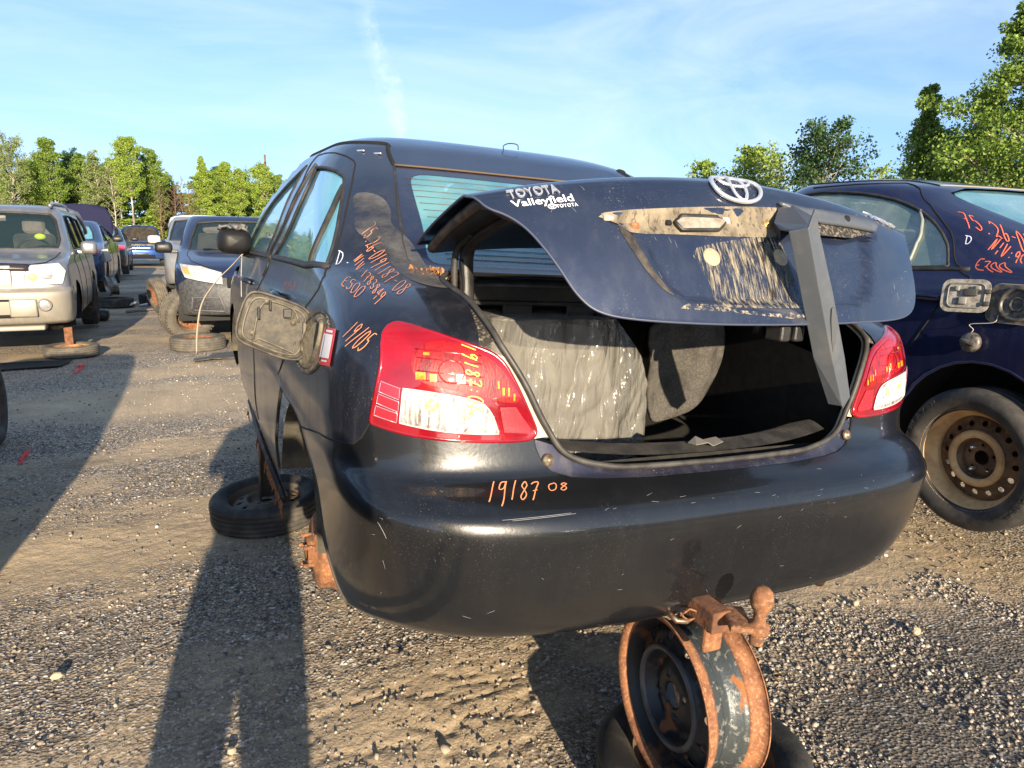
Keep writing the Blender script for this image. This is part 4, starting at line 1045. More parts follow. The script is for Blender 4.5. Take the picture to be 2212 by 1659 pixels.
    # latch
    mb = MB(); mb.box((.035, .0, .962), (.03, .05, .035)); mb.box((.075, .0, .962), (.03, .05, .035)); mb.box((.055, .01, .985), (.09, .05, .02)); mb.box((-.02, .02, .985), (.06, .03, .02))
    bevel(mb.build('latch', PLAST, LD, smooth=False), .006)
    # hinge arms and loom
    for sg in (1, -1):
        path = crv([(-sg * .50, .54, .88), (-sg * .50, .53, .98), (-sg * .50, .545, 1.06), (-sg * .50, .53, 1.10), (-sg * .495, .46, 1.135), (-sg * .49, .36, 1.165), (-sg * .48, .25, 1.19)], 4)
        a = MB().tube(path, [.013] * len(path), 8, flat=1.5).build('hinge_arm', PLAST, car)
        if sg > 0:
            p2 = crv([(-.53, .545, .93), (-.532, .54, 1.0), (-.53, .55, 1.06), (-.525, .54, 1.10), (-.515, .48, 1.135)], 12)
            rr = [.0085 + (.0016 if i % 2 else 0) for i in range(len(p2))]
            MB().tube(p2, rr, 8).build('wiring_loom', RUBBER, a)
            MB().tube(crv([(-.515, .53, .93), (-.512, .525, 1.0), (-.517, .535, 1.07)], 6), .004, 6).build('cable', GAP, a)
    # ---- tow bar under the bumper
    tb = MB(); Z = .30
    tb.box((-.085, .10, .315), (.052, .34, .052), Matrix.Rotation(0, 4, 'X')); tb.box((-.06, .32, .33), (.9, .05, .05))
    h = bevel(tb.build('tow_receiver', RUSTD, car, smooth=False), .004)
    mb = MB(); mb.box((-.085, -.045, .275), (.052, .016, .085)); bevel(mb.build('hitch_plate', RUST, h, smooth=False), .006)
    mb = MB(); mb.box((0, 0, 0), (.052, .10, .016), Matrix.Translation((-.060, -.088, .330)) @ Matrix.Rotation(-.5, 4, 'Z')); bevel(mb.build('hitch_tongue', RUST, h, smooth=False), .006)
    A = Matrix.Translation((-.038, -.13, .327)) @ Matrix.Scale(.90, 4)
    MB().lathe([(0, -.040), (.016, -.040), (.017, -.038), (.017, -.014), (.016, -.012), (.026, -.010), (.027, -.008), (.027, .010), (.026, .012), (.019, .015), (.0165, .020), (.0148, .030), (.0145, .040), (.0165, .046), (.0220, .053), (.0268, .064), (.0285, .076), (.0270, .088), (.0230, .098), (.0160, .106), (.0100, .109), (0, .1095)], 36, A).build('hitch_ball', RUST, h)
    MB().tube([(-.155, .03, .300), (-.145, .01, .288), (-.12, .005, .285), (-.10, .01, .29)], .007, 8).build('hitch_pin', M('pin_metal', (.25, .22, .19), .45, metal=.8, c2=RUST.node_tree.nodes['Principled BSDF'].inputs['Base Color'].default_value[:3], sc=40), h)
    MB().tube([(-.15, -.005, .31), (-.13, -.012, .327), (-.11, -.012, .318), (-.108, -.01, .30), (-.125, -.008, .295), (-.14, -.006, .305), (-.15, -.005, .318)], .0025, 6).build('hitch_clip', RUST, h)
    # ---- mirror (left) with its torn cover
    mr = MB(); q = Matrix.Translation((-.905, 2.74, 1.025)) @ Matrix.Rotation(R(8), 4, 'Z')
    V = []; ns, nt_ = 20, 12
    for i in range(nt_ + 1):
        a = math.pi * i / nt_
        for k in range(ns):
            b = 2 * math.pi * k / ns
            x = .082 * np.sign(math.cos(b)) * abs(math.cos(b)) ** .6 * math.sin(a) ** .6; z = .062 * np.sign(math.sin(b)) * abs(math.sin(b)) ** .6 * math.sin(a) ** .6
            y = .075 * -math.cos(a)
            V.append(q @ Vector((x, y, z)))
    Fc = [(i * ns + k, i * ns + (k + 1) % ns, (i + 1) * ns + (k + 1) % ns, (i + 1) * ns + k) for i in range(nt_) for k in range(ns)]
    w = mr.add(V, Fc).build('door_mirror', M('mirror_black', (.010, .010, .011), .5, spec=.3), car)
    MB().tube([(-.86, 2.78, .985), (-.82, 2.80, .97)], .03, 10).build('mirror_foot', PLAST, w)
    rnd = random.Random(5); mb = MB()
    for k in range(16):
        c_ = q @ Vector((rnd.uniform(-.06, .05), rnd.uniform(-.05, .02), .072 + rnd.uniform(-.012, .008)))
        mb.box((0, 0, 0), (rnd.uniform(.02, .045), rnd.uniform(.02, .04), rnd.uniform(.006, .014)), Matrix.Translation(c_) @ Euler((rnd.uniform(-.6, .6), rnd.uniform(-.6, .6), rnd.uniform(0, 3))).to_matrix().to_4x4())
    mb.build('torn_cover', M('torn_foam', (.16, .155, .15), .8, c2=(.08, .08, .08), sc=80), w)
    # loose trim tape peeling off the front door
    tp = crv([(-.870, 2.70, .965), (-.92, 2.75, .90), (-.99, 2.78, .82), (-1.06, 2.82, .70), (-1.085, 2.86, .55), (-1.09, 2.9, .42)], 5)
    mb = MB(); V = []
    for i, p in enumerate(tp): V += [(p[0] - .004, p[1], p[2]), (p[0] + .005, p[1] + .003, p[2] + .003)]
    mb.add(V, [(2 * i, 2 * i + 1, 2 * i + 3, 2 * i + 2) for i in range(len(tp) - 1)])
    solid(mb.build('peeled_strip', M('pale_strip', (.34, .30, .25), .7), car), .002)
    MB().tube(crv([(-.872, 2.70, .96), (-.88, 2.66, .86), (-.885, 2.60, .76)], 4), .006, 6, flat=.4).build('peeled_strip', MATS['pale_strip'], car)
    # dry leaves caught by the glass
    mb = MB(); rnd = random.Random(8)
    for k in range(150):
        u = rnd.uniform(.46, .625); v = rnd.uniform(11.72, 12.0)
        p, n = S.at(u, v); p = p + n * rnd.uniform(-.012, .004)
        a = Euler((rnd.uniform(0, 6), rnd.uniform(0, 6), rnd.uniform(0, 6))).to_matrix(); s_ = rnd.uniform(.004, .011)
        mb.add([p + a @ Vector((-s_, -s_ * .4, 0)), p + a @ Vector((s_, -s_ * .3, 0)), p + a @ Vector((s_ * .8, s_ * .4, .002)), p + a @ Vector((-s_ * .7, s_ * .4, 0))], [(0, 1, 2, 3)])
    lv = mb.build('leaf_litter', M('dry_leaves', (.40, .19, .08), .8, c2=(.22, .10, .05), sc=90), car)
    lv['kind'] = 'stuff'
    return car, S

CAR, SMAIN = build_main()
MC = Matrix.Translation((-.0401, .013, .3221)) @ Euler((R(1.15655), R(2.49493), R(-.54135))).to_matrix().to_4x4()

# plastic bag pulled over something upright in the trunk
def build_bag():
    def Fb(u, v):   # u around the front and right side, v height 0..1
        u = np.asarray(u); v = np.asarray(v)
        path = np.array([(-.50, .62), (-.47, .44), (-.40, .42), (-.2, .435), (-.02, .45), (.04, .47), (.06, .53), (.07, .75)])
        d = np.r_[0, np.cumsum(np.linalg.norm(np.diff(path, axis=0), axis=1))]; s = u * d[-1]
        x = np.interp(s, d, path[:, 0]); y = np.interp(s, d, path[:, 1])
        lean = np.interp(v, [0, .55, .75, .92, 1], [0, .0, -.04, -.10, -.13])
        x = x + lean * np.clip((x + .2) / .25, 0, 1); z = .52 + .415 * v
        w = .009 * np.sin(x * 22 + 1.6 * np.sin(v * 3 + 2)) ** 2 + .0035 * np.abs(np.sin(x * 61 + v * 7 + 2 * np.sin(v * 6 + x * 8))) + .004 * np.abs(np.sin(x * 34 - v * 19 + 3 * np.sin(x * 12))) * np.exp(-((v - .45) / .22) ** 2)
        return np.stack([x + w * .3, y - w, z], 1)
    nu, nv = 150, 90
    U, V = np.meshgrid(np.linspace(0, 1, nu), np.linspace(0, 1, nv)); X = Fb(U.ravel(), V.ravel())
    F = [(j * nu + i, j * nu + i + 1, (j + 1) * nu + i + 1, (j + 1) * nu + i) for j in range(nv - 1) for i in range(nu - 1)]
    k = len(X); top = [tuple(p) for p in X[-nu:]]
    X = list(X) + [(-.2, .70, .93)]
    F += [((nv - 1) * nu + i, (nv - 1) * nu + i + 1, k) for i in range(nu - 1)]
    m = M('clear_plastic', (.32, .31, .28), .16, coat=1., crough=.06, alpha=.40)
    nt = m.node_tree; N, L = nt.nodes, nt.links; tc = N.new('ShaderNodeTexCoord'); hs = []
    for sc_, st_, am in ((4, (2.4, 1, .5), 1.0), (9, (2.2, 1, .6), .5), (22, (1.4, 1, .9), .10)):
        mp = N.new('ShaderNodeMapping'); mp.inputs['Scale'].default_value = st_; L.new(tc.outputs['Object'], mp.inputs[0])
        n = N.new('ShaderNodeTexNoise'); n.inputs['Scale'].default_value = sc_; n.inputs['Detail'].default_value = 2; n.inputs['Distortion'].default_value = 1.2; L.new(mp.outputs[0], n.inputs['Vector'])
        x1 = N.new('ShaderNodeMath'); x1.operation = 'SUBTRACT'; x1.inputs[1].default_value = .5; L.new(n.outputs['Fac'], x1.inputs[0])
        x2 = N.new('ShaderNodeMath'); x2.operation = 'ABSOLUTE'; L.new(x1.outputs[0], x2.inputs[0])
        x3 = N.new('ShaderNodeMath'); x3.operation = 'MULTIPLY'; x3.inputs[1].default_value = am; L.new(x2.outputs[0], x3.inputs[0]); hs.append(x3.outputs[0])
    ad = N.new('ShaderNodeMath'); L.new(hs[0], ad.inputs[0]); L.new(hs[1], ad.inputs[1]); ad2 = N.new('ShaderNodeMath'); L.new(ad.outputs[0], ad2.inputs[0]); L.new(hs[2], ad2.inputs[1])
    bp = N.new('ShaderNodeBump'); bp.inputs['Strength'].default_value = 1.0; bp.inputs['Distance'].default_value = .038; L.new(ad2.outputs[0], bp.inputs['Height'])
    L.new(bp.outputs[0], N['Principled BSDF'].inputs['Normal']); L.new(bp.outputs[0], N['Principled BSDF'].inputs['Coat Normal'])
    al = N.new('ShaderNodeMapRange'); al.inputs['From Max'].default_value = .25; al.inputs['To Min'].default_value = .50; al.inputs['To Max'].default_value = .22; L.new(ad2.outputs[0], al.inputs['Value']); L.new(al.outputs[0], N['Principled BSDF'].inputs['Alpha'])
    o = mk('plastic_bag', X, F, m, None, True)
    inn = [(-.50, .66, .53), (-.02, .50, .53), (.02, .52, .53), (.045, .76, .53), (-.50, .66, .90), (-.14, .53, .905), (-.08, .55, .89), (-.06, .76, .88)]
    c_ = MB().add(inn, [(0, 1, 5, 4), (1, 2, 6, 5), (2, 3, 7, 6), (4, 5, 6, 7)]).build('seat_cushion', M('cushion_grey', (.11, .10, .085), .9, c2=(.045, .04, .036), sc=4), o, smooth=False)
    o.matrix_world = MC
    tag(o, 'wrinkled clear plastic bag over a seat cushion standing in the open trunk', 'plastic bag')
build_bag()
# ------------------------------------------------------------------ ground
def vnoise(x, y, seed=0):
    xi = np.floor(x).astype(np.int64); yi = np.floor(y).astype(np.int64); xf = x - xi; yf = y - yi
    def h(a, b):
        n = (a * 374761393 + b * 668265263 + seed * 1442695041) & 0x7fffffff
        n = ((n ^ (n >> 13)) * 1274126177) & 0x7fffffff
        return ((n ^ (n >> 16)) & 0xffff) / 65535.
    u = xf * xf * (3 - 2 * xf); v = yf * yf * (3 - 2 * yf)
    return (h(xi, yi) * (1 - u) + h(xi + 1, yi) * u) * (1 - v) + (h(xi, yi + 1) * (1 - u) + h(xi + 1, yi + 1) * u) * v

def fbm(x, y, o=4, seed=0):
    s = 0; a = .5; t = 0
    for i in range(o):
        s = s + a * vnoise(x * 2 ** i, y * 2 ** i, seed + i); t += a; a *= .5
    return s / t

def gh(x, y):
    """terrain height: soft tyre tracks, packed dirt and gravel roughness, metres"""
    x = np.asarray(x, float); y = np.asarray(y, float)
    z = .016 * (fbm(x * .7, y * .9, 3, 5) - .5)
    z = z + .009 * (fbm(x * 3.2 + 3, y * 3.6, 3, 9) - .5)
    r = fbm(x * 9, y * 13, 3, 21); m = np.clip((fbm(x * 1.0 + 9, y * 1.3, 2, 33) - .55) * 9, 0, 1); z = z - .006 * np.clip(.10 - np.abs(r - .5), 0, .10) / .10 * m
    z = z + .005 * (fbm(x * 30, y * 30, 3, 41) - .5) + .006 * (fbm(x * 85, y * 85, 2, 51) - .5)
    m2 = np.exp(-(((x + .45) / .75) ** 2 + ((y - .70) / .42) ** 2)); r2_ = fbm(x * 6, y * 14, 3, 71); z = z - .009 * m2 * np.clip(.07 - np.abs(r2_ - .5), 0, .07) / .07
    for c, a in ((-2.0, .008), (-1.45, .007), (.85, .008)):
        d = x - c - .10 * np.sin(y * .6 + c); z = z - a * np.exp(-(d / .13) ** 2) * (fbm(x * .8, y * .5, 2, 61) > .40)
    return z - .004

def soil_mat():
    m = bpy.data.materials.new('soil'); m.use_nodes = True
    nt = m.node_tree; N, L = nt.nodes, nt.links; b = N['Principled BSDF']
    b.inputs['Roughness'].default_value = .95; b.inputs['Specular IOR Level'].default_value = .25
    tc = N.new('ShaderNodeTexCoord')
    def noise(s, d=6, rg=.6, st=None):
        n = N.new('ShaderNodeTexNoise'); n.inputs['Scale'].default_value = s; n.inputs['Detail'].default_value = d; n.inputs['Roughness'].default_value = rg
        v = tc.outputs['Object']
        if st:
            mp = N.new('ShaderNodeMapping'); mp.inputs['Scale'].default_value = st; L.new(v, mp.inputs[0]); v = mp.outputs[0]
        L.new(v, n.inputs['Vector']); return n.outputs['Fac']
    def rng(v, a, b_, c_=0., d_=1.):
        r = N.new('ShaderNodeMapRange'); r.inputs['From Min'].default_value = a; r.inputs['From Max'].default_value = b_
        r.inputs['To Min'].default_value = c_; r.inputs['To Max'].default_value = d_; L.new(v, r.inputs['Value']); return r.outputs[0]
    def mix(f, A, B, mode='MIX'):
        x = N.new('ShaderNodeMix'); x.data_type = 'RGBA'; x.blend_type = mode
        if isinstance(f, float): x.inputs['Factor'].default_value = f
        else: L.new(f, x.inputs['Factor'])
        for k, v in (('A', A), ('B', B)):
            if isinstance(v, tuple): x.inputs[k].default_value = (*v, 1)
            else: L.new(v, x.inputs[k])
        return x.outputs['Result']
    def gravel(scale):
        v = N.new('ShaderNodeTexVoronoi'); v.inputs['Scale'].default_value = scale; L.new(tc.outputs['Object'], v.inputs['Vector'])
        sp = N.new('ShaderNodeSeparateColor'); L.new(v.outputs['Color'], sp.inputs[0])
        r = N.new('ShaderNodeValToRGB'); e = r.color_ramp.elements
        e[0].position = 0; e[0].color = (.05, .05, .052, 1); e[1].position = 1; e[1].color = (.78, .77, .72, 1)
        for p, c in ((.35, (.15, .125, .10, 1)), (.62, (.31, .25, .185, 1)), (.82, (.44, .35, .245, 1)), (.93, (.52, .48, .42, 1))):
            k = e.new(p); k.color = c
        L.new(sp.outputs[0], r.inputs[0])
        return r.outputs[0], v.outputs['Distance']
    g1, d1 = gravel(85); g2, d2 = gravel(150)
    gr = mix(rng(noise(9), .45, .55), g1, g2)
    sand = mix(rng(noise(2.2, 8), .35, .65), (.54, .415, .265), (.40, .31, .205))
    sand = mix(rng(noise(220, 3), .52, .66, 0, .6), sand, (.14, .115, .09))
    f = rng(noise(.55, 9, .66, (1, 1.7, 1)), .46, .59)
    # bare dirt where cars have been dragged
    wob = noise(5, 5)
    for cx, cy, sx, sy in ((-.55, .72, 1.5, 2.4), (-1.6, 2.55, .75, 2.0), (1.75, .95, 1.1, 1.8), (-1.2, 5.9, .5, 1.1)):
        sb = N.new('ShaderNodeVectorMath'); sb.operation = 'SUBTRACT'; sb.inputs[1].default_value = (cx, cy, 0); L.new(tc.outputs['Object'], sb.inputs[0])
        ml = N.new('ShaderNodeVectorMath'); ml.operation = 'MULTIPLY'; ml.inputs[1].default_value = (sx, sy, 0); L.new(sb.outputs[0], ml.inputs[0])
        ln = N.new('ShaderNodeVectorMath'); ln.operation = 'LENGTH'; L.new(ml.outputs[0], ln.inputs[0])
        aw = N.new('ShaderNodeMath'); aw.operation = 'ADD'; L.new(ln.outputs['Value'], aw.inputs[0]); L.new(wob, aw.inputs[1])
        mk_ = rng(aw.outputs[0], 1.55, 1.0, 0, .85); mx_ = N.new('ShaderNodeMath'); mx_.operation = 'MAXIMUM'; L.new(f, mx_.inputs[0]); L.new(mk_, mx_.inputs[1]); f = mx_.outputs[0]
    # loose dark gravel heap patch at the lower right
    ds = N.new('ShaderNodeVectorMath'); ds.operation = 'DISTANCE'; ds.inputs[1].default_value = (1.15, -.35, 0); L.new(tc.outputs['Object'], ds.inputs[0])
    near = rng(ds.outputs['Value'], .62, 1.05); mm = N.new('ShaderNodeMath'); mm.operation = 'MULTIPLY'; L.new(f, mm.inputs[0]); L.new(near, mm.inputs[1]); f = mm.outputs[0]
    gr = mix(rng(ds.outputs['Value'], .65, 1.1, .55, 0.), gr, (.04, .038, .038))
    c = mix(f, gr, sand)
    c = mix(rng(noise(.9, 5), .60, .72, 0, .55), c, (.055, .048, .042))
    L.new(c, b.inputs['Base Color'])
    bp = N.new('ShaderNodeBump'); bp.inputs['Strength'].default_value = .8; bp.inputs['Distance'].default_value = .006
    h = mix(f, d1, noise(60, 6))
    L.new(h, bp.inputs['Height']); L.new(bp.outputs[0], b.inputs['Normal'])
    return m
SOIL = soil_mat()

def build_ground():
    # one sheet: fine where the camera stands, coarse out to the horizon
    def axis(lo, a, b, hi, fine, g=1.16):
        mid = list(np.arange(a, b + fine / 2, fine)); L, Rr = [], []; s = fine; x = a
        while x > lo: s *= g; x -= s; L.append(x)
        s = fine; x = mid[-1]
        while x < hi: s *= g; x += s; Rr.append(x)
        return np.array(L[::-1] + mid + Rr)
    X = axis(-900, -3.0, 2.6, 900, .013); Y = axis(-60, -.1, 4.6, 1800, .013)
    gx, gy = np.meshgrid(X, Y); V = np.stack([gx.ravel(), gy.ravel(), gh(gx.ravel(), gy.ravel())], 1)
    far = np.clip((np.hypot(V[:, 0], V[:, 1]) - 8) / 8, 0, 1); V[:, 2] *= 1 - far
    nx, ny = len(X), len(Y); i = np.arange((nx - 1) * (ny - 1)); a = i // (nx - 1) * nx + i % (nx - 1)
    F = np.stack([a, a + 1, a + nx + 1, a + nx], 1)
    me = bpy.data.meshes.new('ground'); me.vertices.add(len(V)); me.vertices.foreach_set('co', V.ravel())
    me.loops.add(F.size); me.loops.foreach_set('vertex_index', F.ravel().astype(np.int32))
    me.polygons.add(len(F)); me.polygons.foreach_set('loop_start', np.arange(0, F.size, 4, dtype=np.int32))
    me.polygons.foreach_set('loop_total', np.full(len(F), 4, np.int32))
    me.update(calc_edges=True); me.validate(); me.shade_smooth(); me.materials.append(SOIL)
    o = bpy.data.objects.new('ground', me); COL.objects.link(o); o['kind'] = 'structure'
build_ground()

def stone_mat():
    m = bpy.data.materials.new('stones'); m.use_nodes = True; nt = m.node_tree; N, L = nt.nodes, nt.links; b = N['Principled BSDF']
    g = N.new('ShaderNodeNewGeometry'); r = N.new('ShaderNodeValToRGB'); e = r.color_ramp.elements
    e[0].position = 0; e[0].color = (.11, .10, .10, 1); e[1].position = 1; e[1].color = (.50, .47, .42, 1)
    for p, c in ((.35, (.19, .17, .15, 1)), (.6, (.28, .24, .19, 1)), (.78, (.33, .27, .20, 1)), (.9, (.36, .33, .29, 1))):
        k = e.new(p); k.color = c
    L.new(g.outputs['Random Per Island'], r.inputs[0]); L.new(r.outputs[0], b.inputs['Base Color']); b.inputs['Roughness'].default_value = .85
    return m
STONE = stone_mat()

def build_stones():
    rng_ = np.random.default_rng(12)
    bm = bmesh.new(); bmesh.ops.create_icosphere(bm, subdivisions=1, radius=1); ico = np.array([tuple(v.co) for v in bm.verts]); icf = np.array([[v.index for v in f.verts] for f in bm.faces]); bm.free()
    def field(n, box, smin, smax, pw, name, label_kind=True):
        x = rng_.uniform(box[0], box[1], n); y = rng_.uniform(box[2], box[3], n)
        keep = fbm(x * 1.3, y * 1.3, 3, 77) + rng_.uniform(-.25, .25, n) > .45; x, y = x[keep], y[keep]; n = len(x)
        s = smin + (smax - smin) * rng_.random(n) ** pw
        q = rng_.normal(size=(n, 4)); q /= np.linalg.norm(q, axis=1, keepdims=True); w, a, b, c = q.T
        Rm = np.stack([1 - 2 * (b * b + c * c), 2 * (a * b - c * w), 2 * (a * c + b * w), 2 * (a * b + c * w), 1 - 2 * (a * a + c * c), 2 * (b * c - a * w), 2 * (a * c - b * w), 2 * (b * c + a * w), 1 - 2 * (a * a + b * b)], 1).reshape(n, 3, 3)
        sc = s[:, None] * rng_.uniform(.5, 1.2, (n, 3)); base = ico[None] * (1 + rng_.uniform(-.22, .22, (n, len(ico), 1)))
        V = np.einsum('nij,nkj->nki', Rm, base * sc[:, None, :]); V[:, :, 2] *= .75
        V[:, :, 0] += x[:, None]; V[:, :, 1] += y[:, None]; V[:, :, 2] += (gh(x, y) + s * .35)[:, None]
        F = (icf[None] + (np.arange(n) * len(ico))[:, None, None]).reshape(-1, 3); V = V.reshape(-1, 3)
        me = bpy.data.meshes.new(name); me.vertices.add(len(V)); me.vertices.foreach_set('co', V.ravel())
        me.loops.add(F.size); me.loops.foreach_set('vertex_index', F.ravel().astype(np.int32))
        me.polygons.add(len(F)); me.polygons.foreach_set('loop_start', np.arange(0, F.size, 3, dtype=np.int32)); me.polygons.foreach_set('loop_total', np.full(len(F), 3, np.int32))
        me.update(calc_edges=True); me.materials.append(STONE)
        o = bpy.data.objects.new(name, me); COL.objects.link(o); tag(o, None, None, None, 'stuff')
        return o
    field(30000, (.25, 1.9, -.4, .75), .0028, .0095, 2.4, 'gravel')
    field(3000, (.3, 1.8, -.4, .6), .006, .013, 1.8, 'gravel')
    field(9000, (-1.9, .5, .2, 2.2), .002, .009, 2.5, 'gravel')
    field(14000, (-3.2, .2, 1.6, 8.5), .0025, .010, 2.5, 'gravel')
    field(2500, (.9, 3.2, .4, 3), .003, .012, 2.5, 'gravel')
    field(220, (-1.9, 1.8, .1, 4.5), .010, .020, 2.6, 'gravel')
build_stones()

def chip(name, label, cat, loc, size, mat, rot=(0, 0, 0), seed=1):
    rnd = random.Random(seed); bm = bmesh.new(); bmesh.ops.create_icosphere(bm, subdivisions=2, radius=1)
    for v in bm.verts:
        v.co *= 1 + rnd.uniform(-.14, .10)
        v.co = Vector((v.co.x * size[0], v.co.y * size[1], v.co.z * size[2]))
    me = bpy.data.meshes.new(name); bm.to_mesh(me); bm.free(); me.materials.append(mat)
    o = bpy.data.objects.new(name, me); COL.objects.link(o); o.location = loc; o.rotation_euler = rot
    return tag(o, label, cat)
TAN = M('tan_stone', (.50, .40, .27), .8, c2=(.36, .29, .2), sc=40)
chip('stone', 'rounded tan stone casting a long shadow right of the tow ball', 'stone', (1.33, .41, .012), (.019, .016, .016), TAN, seed=3)
chip('stone', 'small pale stone between the tan stone and the bumper corner', 'stone', (1.30, .66, .010), (.016, .013, .013), TAN, seed=4)
chip('stone', 'round tan pebble at the bottom edge inside the leg shadow', 'stone', (-1.115, .80, .010), (.013, .011, .010), TAN, seed=5)
chip('stone', 'dark edged tan stone on the sandy lower left ground', 'stone', (-1.62, 1.42, .012), (.020, .014, .012), TAN, seed=6)
PAINTR = M('red_spray', (.75, .06, .05), .7)
def spray(label, x, y, w, h, seed, n=26):
    rnd = random.Random(seed); mb = MB()
    for k in range(n):
        a = x + rnd.gauss(0, w * .4); b = y + rnd.uniform(-h, h); l = rnd.uniform(.3, .9) * h
        z = float(gh(a, b)) + .006 if b < 8 else .006
        mb.add([(a - .006, b - l / 2, z), (a + .006, b - l / 2, z), (a + .008, b + l / 2, z), (a - .004, b + l / 2, z)], [(0, 1, 2, 3)])
    tag(mb.build('paint_mark', PAINTR, None, False), label, 'paint mark', 'red spray marks on the gravel')
spray('red spray mark beside the black mat', -2.167, 7.8, .045, .25, 1)
spray('tall red spray mark in the shadow at the left edge', -2.153, 4.32, .018, .16, 2)
RING = M('rusty_ring', (.16, .12, .08), .6, metal=.4)
o = MB().lathe([(.013, 0), (.017, 0), (.017, .008), (.013, .008)], 24, closed=True).build('metal_ring', RING); o.location = (.62, .42, .004)
tag(o, 'small metal ring lying on gravel right of the rusty rim', 'ring')

# ------------------------------------------------------------------ loose wheels, post, mats
def flat_wheel(name, label, loc, R0, w, rim, tyre, rimmat, group=None, rot=(0, 0, 0), style='steel', **k):
    t = thing(name, label, 'wheel', loc, rot, group)
    wheel_parts(t, R0, w, rim, style, tyre=tyre, rimmat=rimmat, **k)
    return t
t = flat_wheel('spare_wheel', 'spare wheel lying flat under the near side of the black sedan, post standing on it', (-.80, 2.60, .075), .285, .14, .195, TYRE, M('brown_rim', (.11, .095, .075), .65, c2=(.15, .10, .06), sc=9), rot=(R(2), R(-2), 0), face=.02, tread='rib')
# bent channel post
mb = MB(); zb, zt = .14, .50
prof = [(-.045, -.03), (-.045, .03), (.045, .03), (.045, -.03), (.036, -.03), (.036, .022), (-.036, .022), (-.036, -.03)]
V = [(a - .80 + .0, b + 2.52, zb) for a, b in prof] + [(a * .95 - .79, b + 2.50, zt) for a, b in prof]
mb.add(V, [(i, (i + 1) % 8, 8 + (i + 1) % 8, 8 + i) for i in range(8)] + [(7, 6, 1, 0), (6, 5, 2, 1), (5, 4, 3, 2)])
o = mb.build('support_post', M('post_paint', (.015, .015, .017), .45, c2=(.14, .06, .03), sc=12, lo=.55, hi=.7), None, False, bev=.003)
tag(o, 'black steel channel post propping up the sill of the black sedan', 'post')
t = flat_wheel('spare_wheel', 'wheel lying flat beneath the rusty bare rim, with a sticker inside it', (.03, .12, .075), .285, .15, .19, TYRE, M('dull_rim', (.10, .075, .055), .65, c2=(.26, .13, .06), sc=10), face=.01, rot=(R(-3), R(2), R(20)))
MB().box((.10, -.10, .0), (.09, .06, .002), Matrix.Translation((0, 0, .03)) @ Matrix.Rotation(.5, 4, 'Z')).build('sticker', M('sticker_cream', (.60, .56, .36), .5, c2=(.75, .73, .66), sc=60), t)
flat_wheel('spare_wheel', 'tyre standing upright, cut by the left edge of the picture', (-2.415, 4.72, .30), .30, .18, .19, TYRE, RUSTD, rot=(0, R(90), 0))
ax = Vector((-.994, .102, .021)).normalized()
t = thing('steel_rim', 'bare black steel rim with rusty flanges, upright beneath the tow bar', 'rim', (-.062, .090, .353))
A = frame((0, 0, 0), ax.cross(Vector((0, 0, 1))), ax.cross(ax.cross(Vector((0, 0, 1)))))
A = A @ Matrix.Identity(4)
if (A.to_3x3() @ Vector((0, 0, 1))).dot(ax) < 0: A = A @ Matrix.Rotation(math.pi, 4, 'X')
hw = .083
RB = M('rim_barrel', (.055, .066, .072), .42, metal=.3, c2=(.30, .115, .04), sc=7, lo=.57, hi=.60, rough2=.85, c3=(.22, .22, .20), sc3=60, lo3=.56, hi3=.64, bump=.15, bsc=140)
FLG = M('rust_flange', (.27, .115, .05), .85, c2=(.15, .06, .03), sc=26, lo=.4, hi=.62, c3=(.40, .21, .11), sc3=110, lo3=.5, hi3=.7, bump=.5, bsc=200, bdist=.002)
pb = [(.190, hw * .60), (.178, hw * .48), (.176, hw * .15), (.166, hw * .02), (.165, -hw * .12), (.176, -hw * .25), (.180, -hw * .42), (.190, -hw * .52)]
solid(MB().lathe(pb, 96, A).build('barrel', RB, t), .003, -1)
DB_ = M('rim_inside', (.012, .014, .017), .5, metal=.1, c2=(.12, .055, .025), sc=9, lo=.58, hi=.68)
MB().lathe([(.2085, hw * .965), (.200, hw * .89), (.194, hw * .82), (.189, hw * .80), (.186, hw * .60), (.172, hw * .45), (.170, hw * .05), (.161, -hw * .1), (.170, -hw * .3), (.184, -hw * .5), (.188, -hw * .8)], 96, A).build('inner_wall', DB_, t)
for s in (1, -1):
    pf = [(.188, s * hw * .52), (.192, s * hw * .62), (.194, s * hw * .84), (.200, s * hw * .93), (.211, s * hw * 1.0), (.214, s * hw * .985)]
    solid(MB().lathe(pf, 96, A).build('flange', FLG, t), .0025, 0)
prof = np.array([(0, -.012), (.030, -.012), (.036, -.006), (.060, -.008), (.096, -.026), (.108, -.004), (.115, .008), (.121, .011), (.127, .008), (.134, -.002), (.156, -.010), (.170, -.022), (.180, -.034)])
def rimF(u, v):
    r = np.hypot(u, v); z = np.interp(r, prof[:, 0], prof[:, 1]) + .054; e = .002
    dz = (np.interp(r + e, prof[:, 0], prof[:, 1]) - np.interp(np.maximum(r - e, 0), prof[:, 0], prof[:, 1])) / (2 * e); rr = np.maximum(r, 1e-6)
    n = np.stack([-dz * u / rr, -dz * v / rr, np.ones_like(r)], 1); n /= np.linalg.norm(n, axis=1, keepdims=True); Am = np.array(A)
    return np.stack([u, v, z], 1) @ Am[:3, :3].T, n @ Am[:3, :3].T
cc = lambda x, y, r, n: [(x + r * math.cos(2 * math.pi * i / n), y + r * math.sin(2 * math.pi * i / n)) for i in range(n)]
MB().lathe([(.121 + .0085 * math.cos(a), .058 + .010 * math.sin(a)) for a in np.linspace(0, math.pi, 9)], 64, A).build('disc_ring', M('ring_grey', (.10, .105, .11), .5, metal=.2, c2=(.05, .05, .052), sc=14), t)  # paler grey ring paints in the highlight on the disc's raised bump
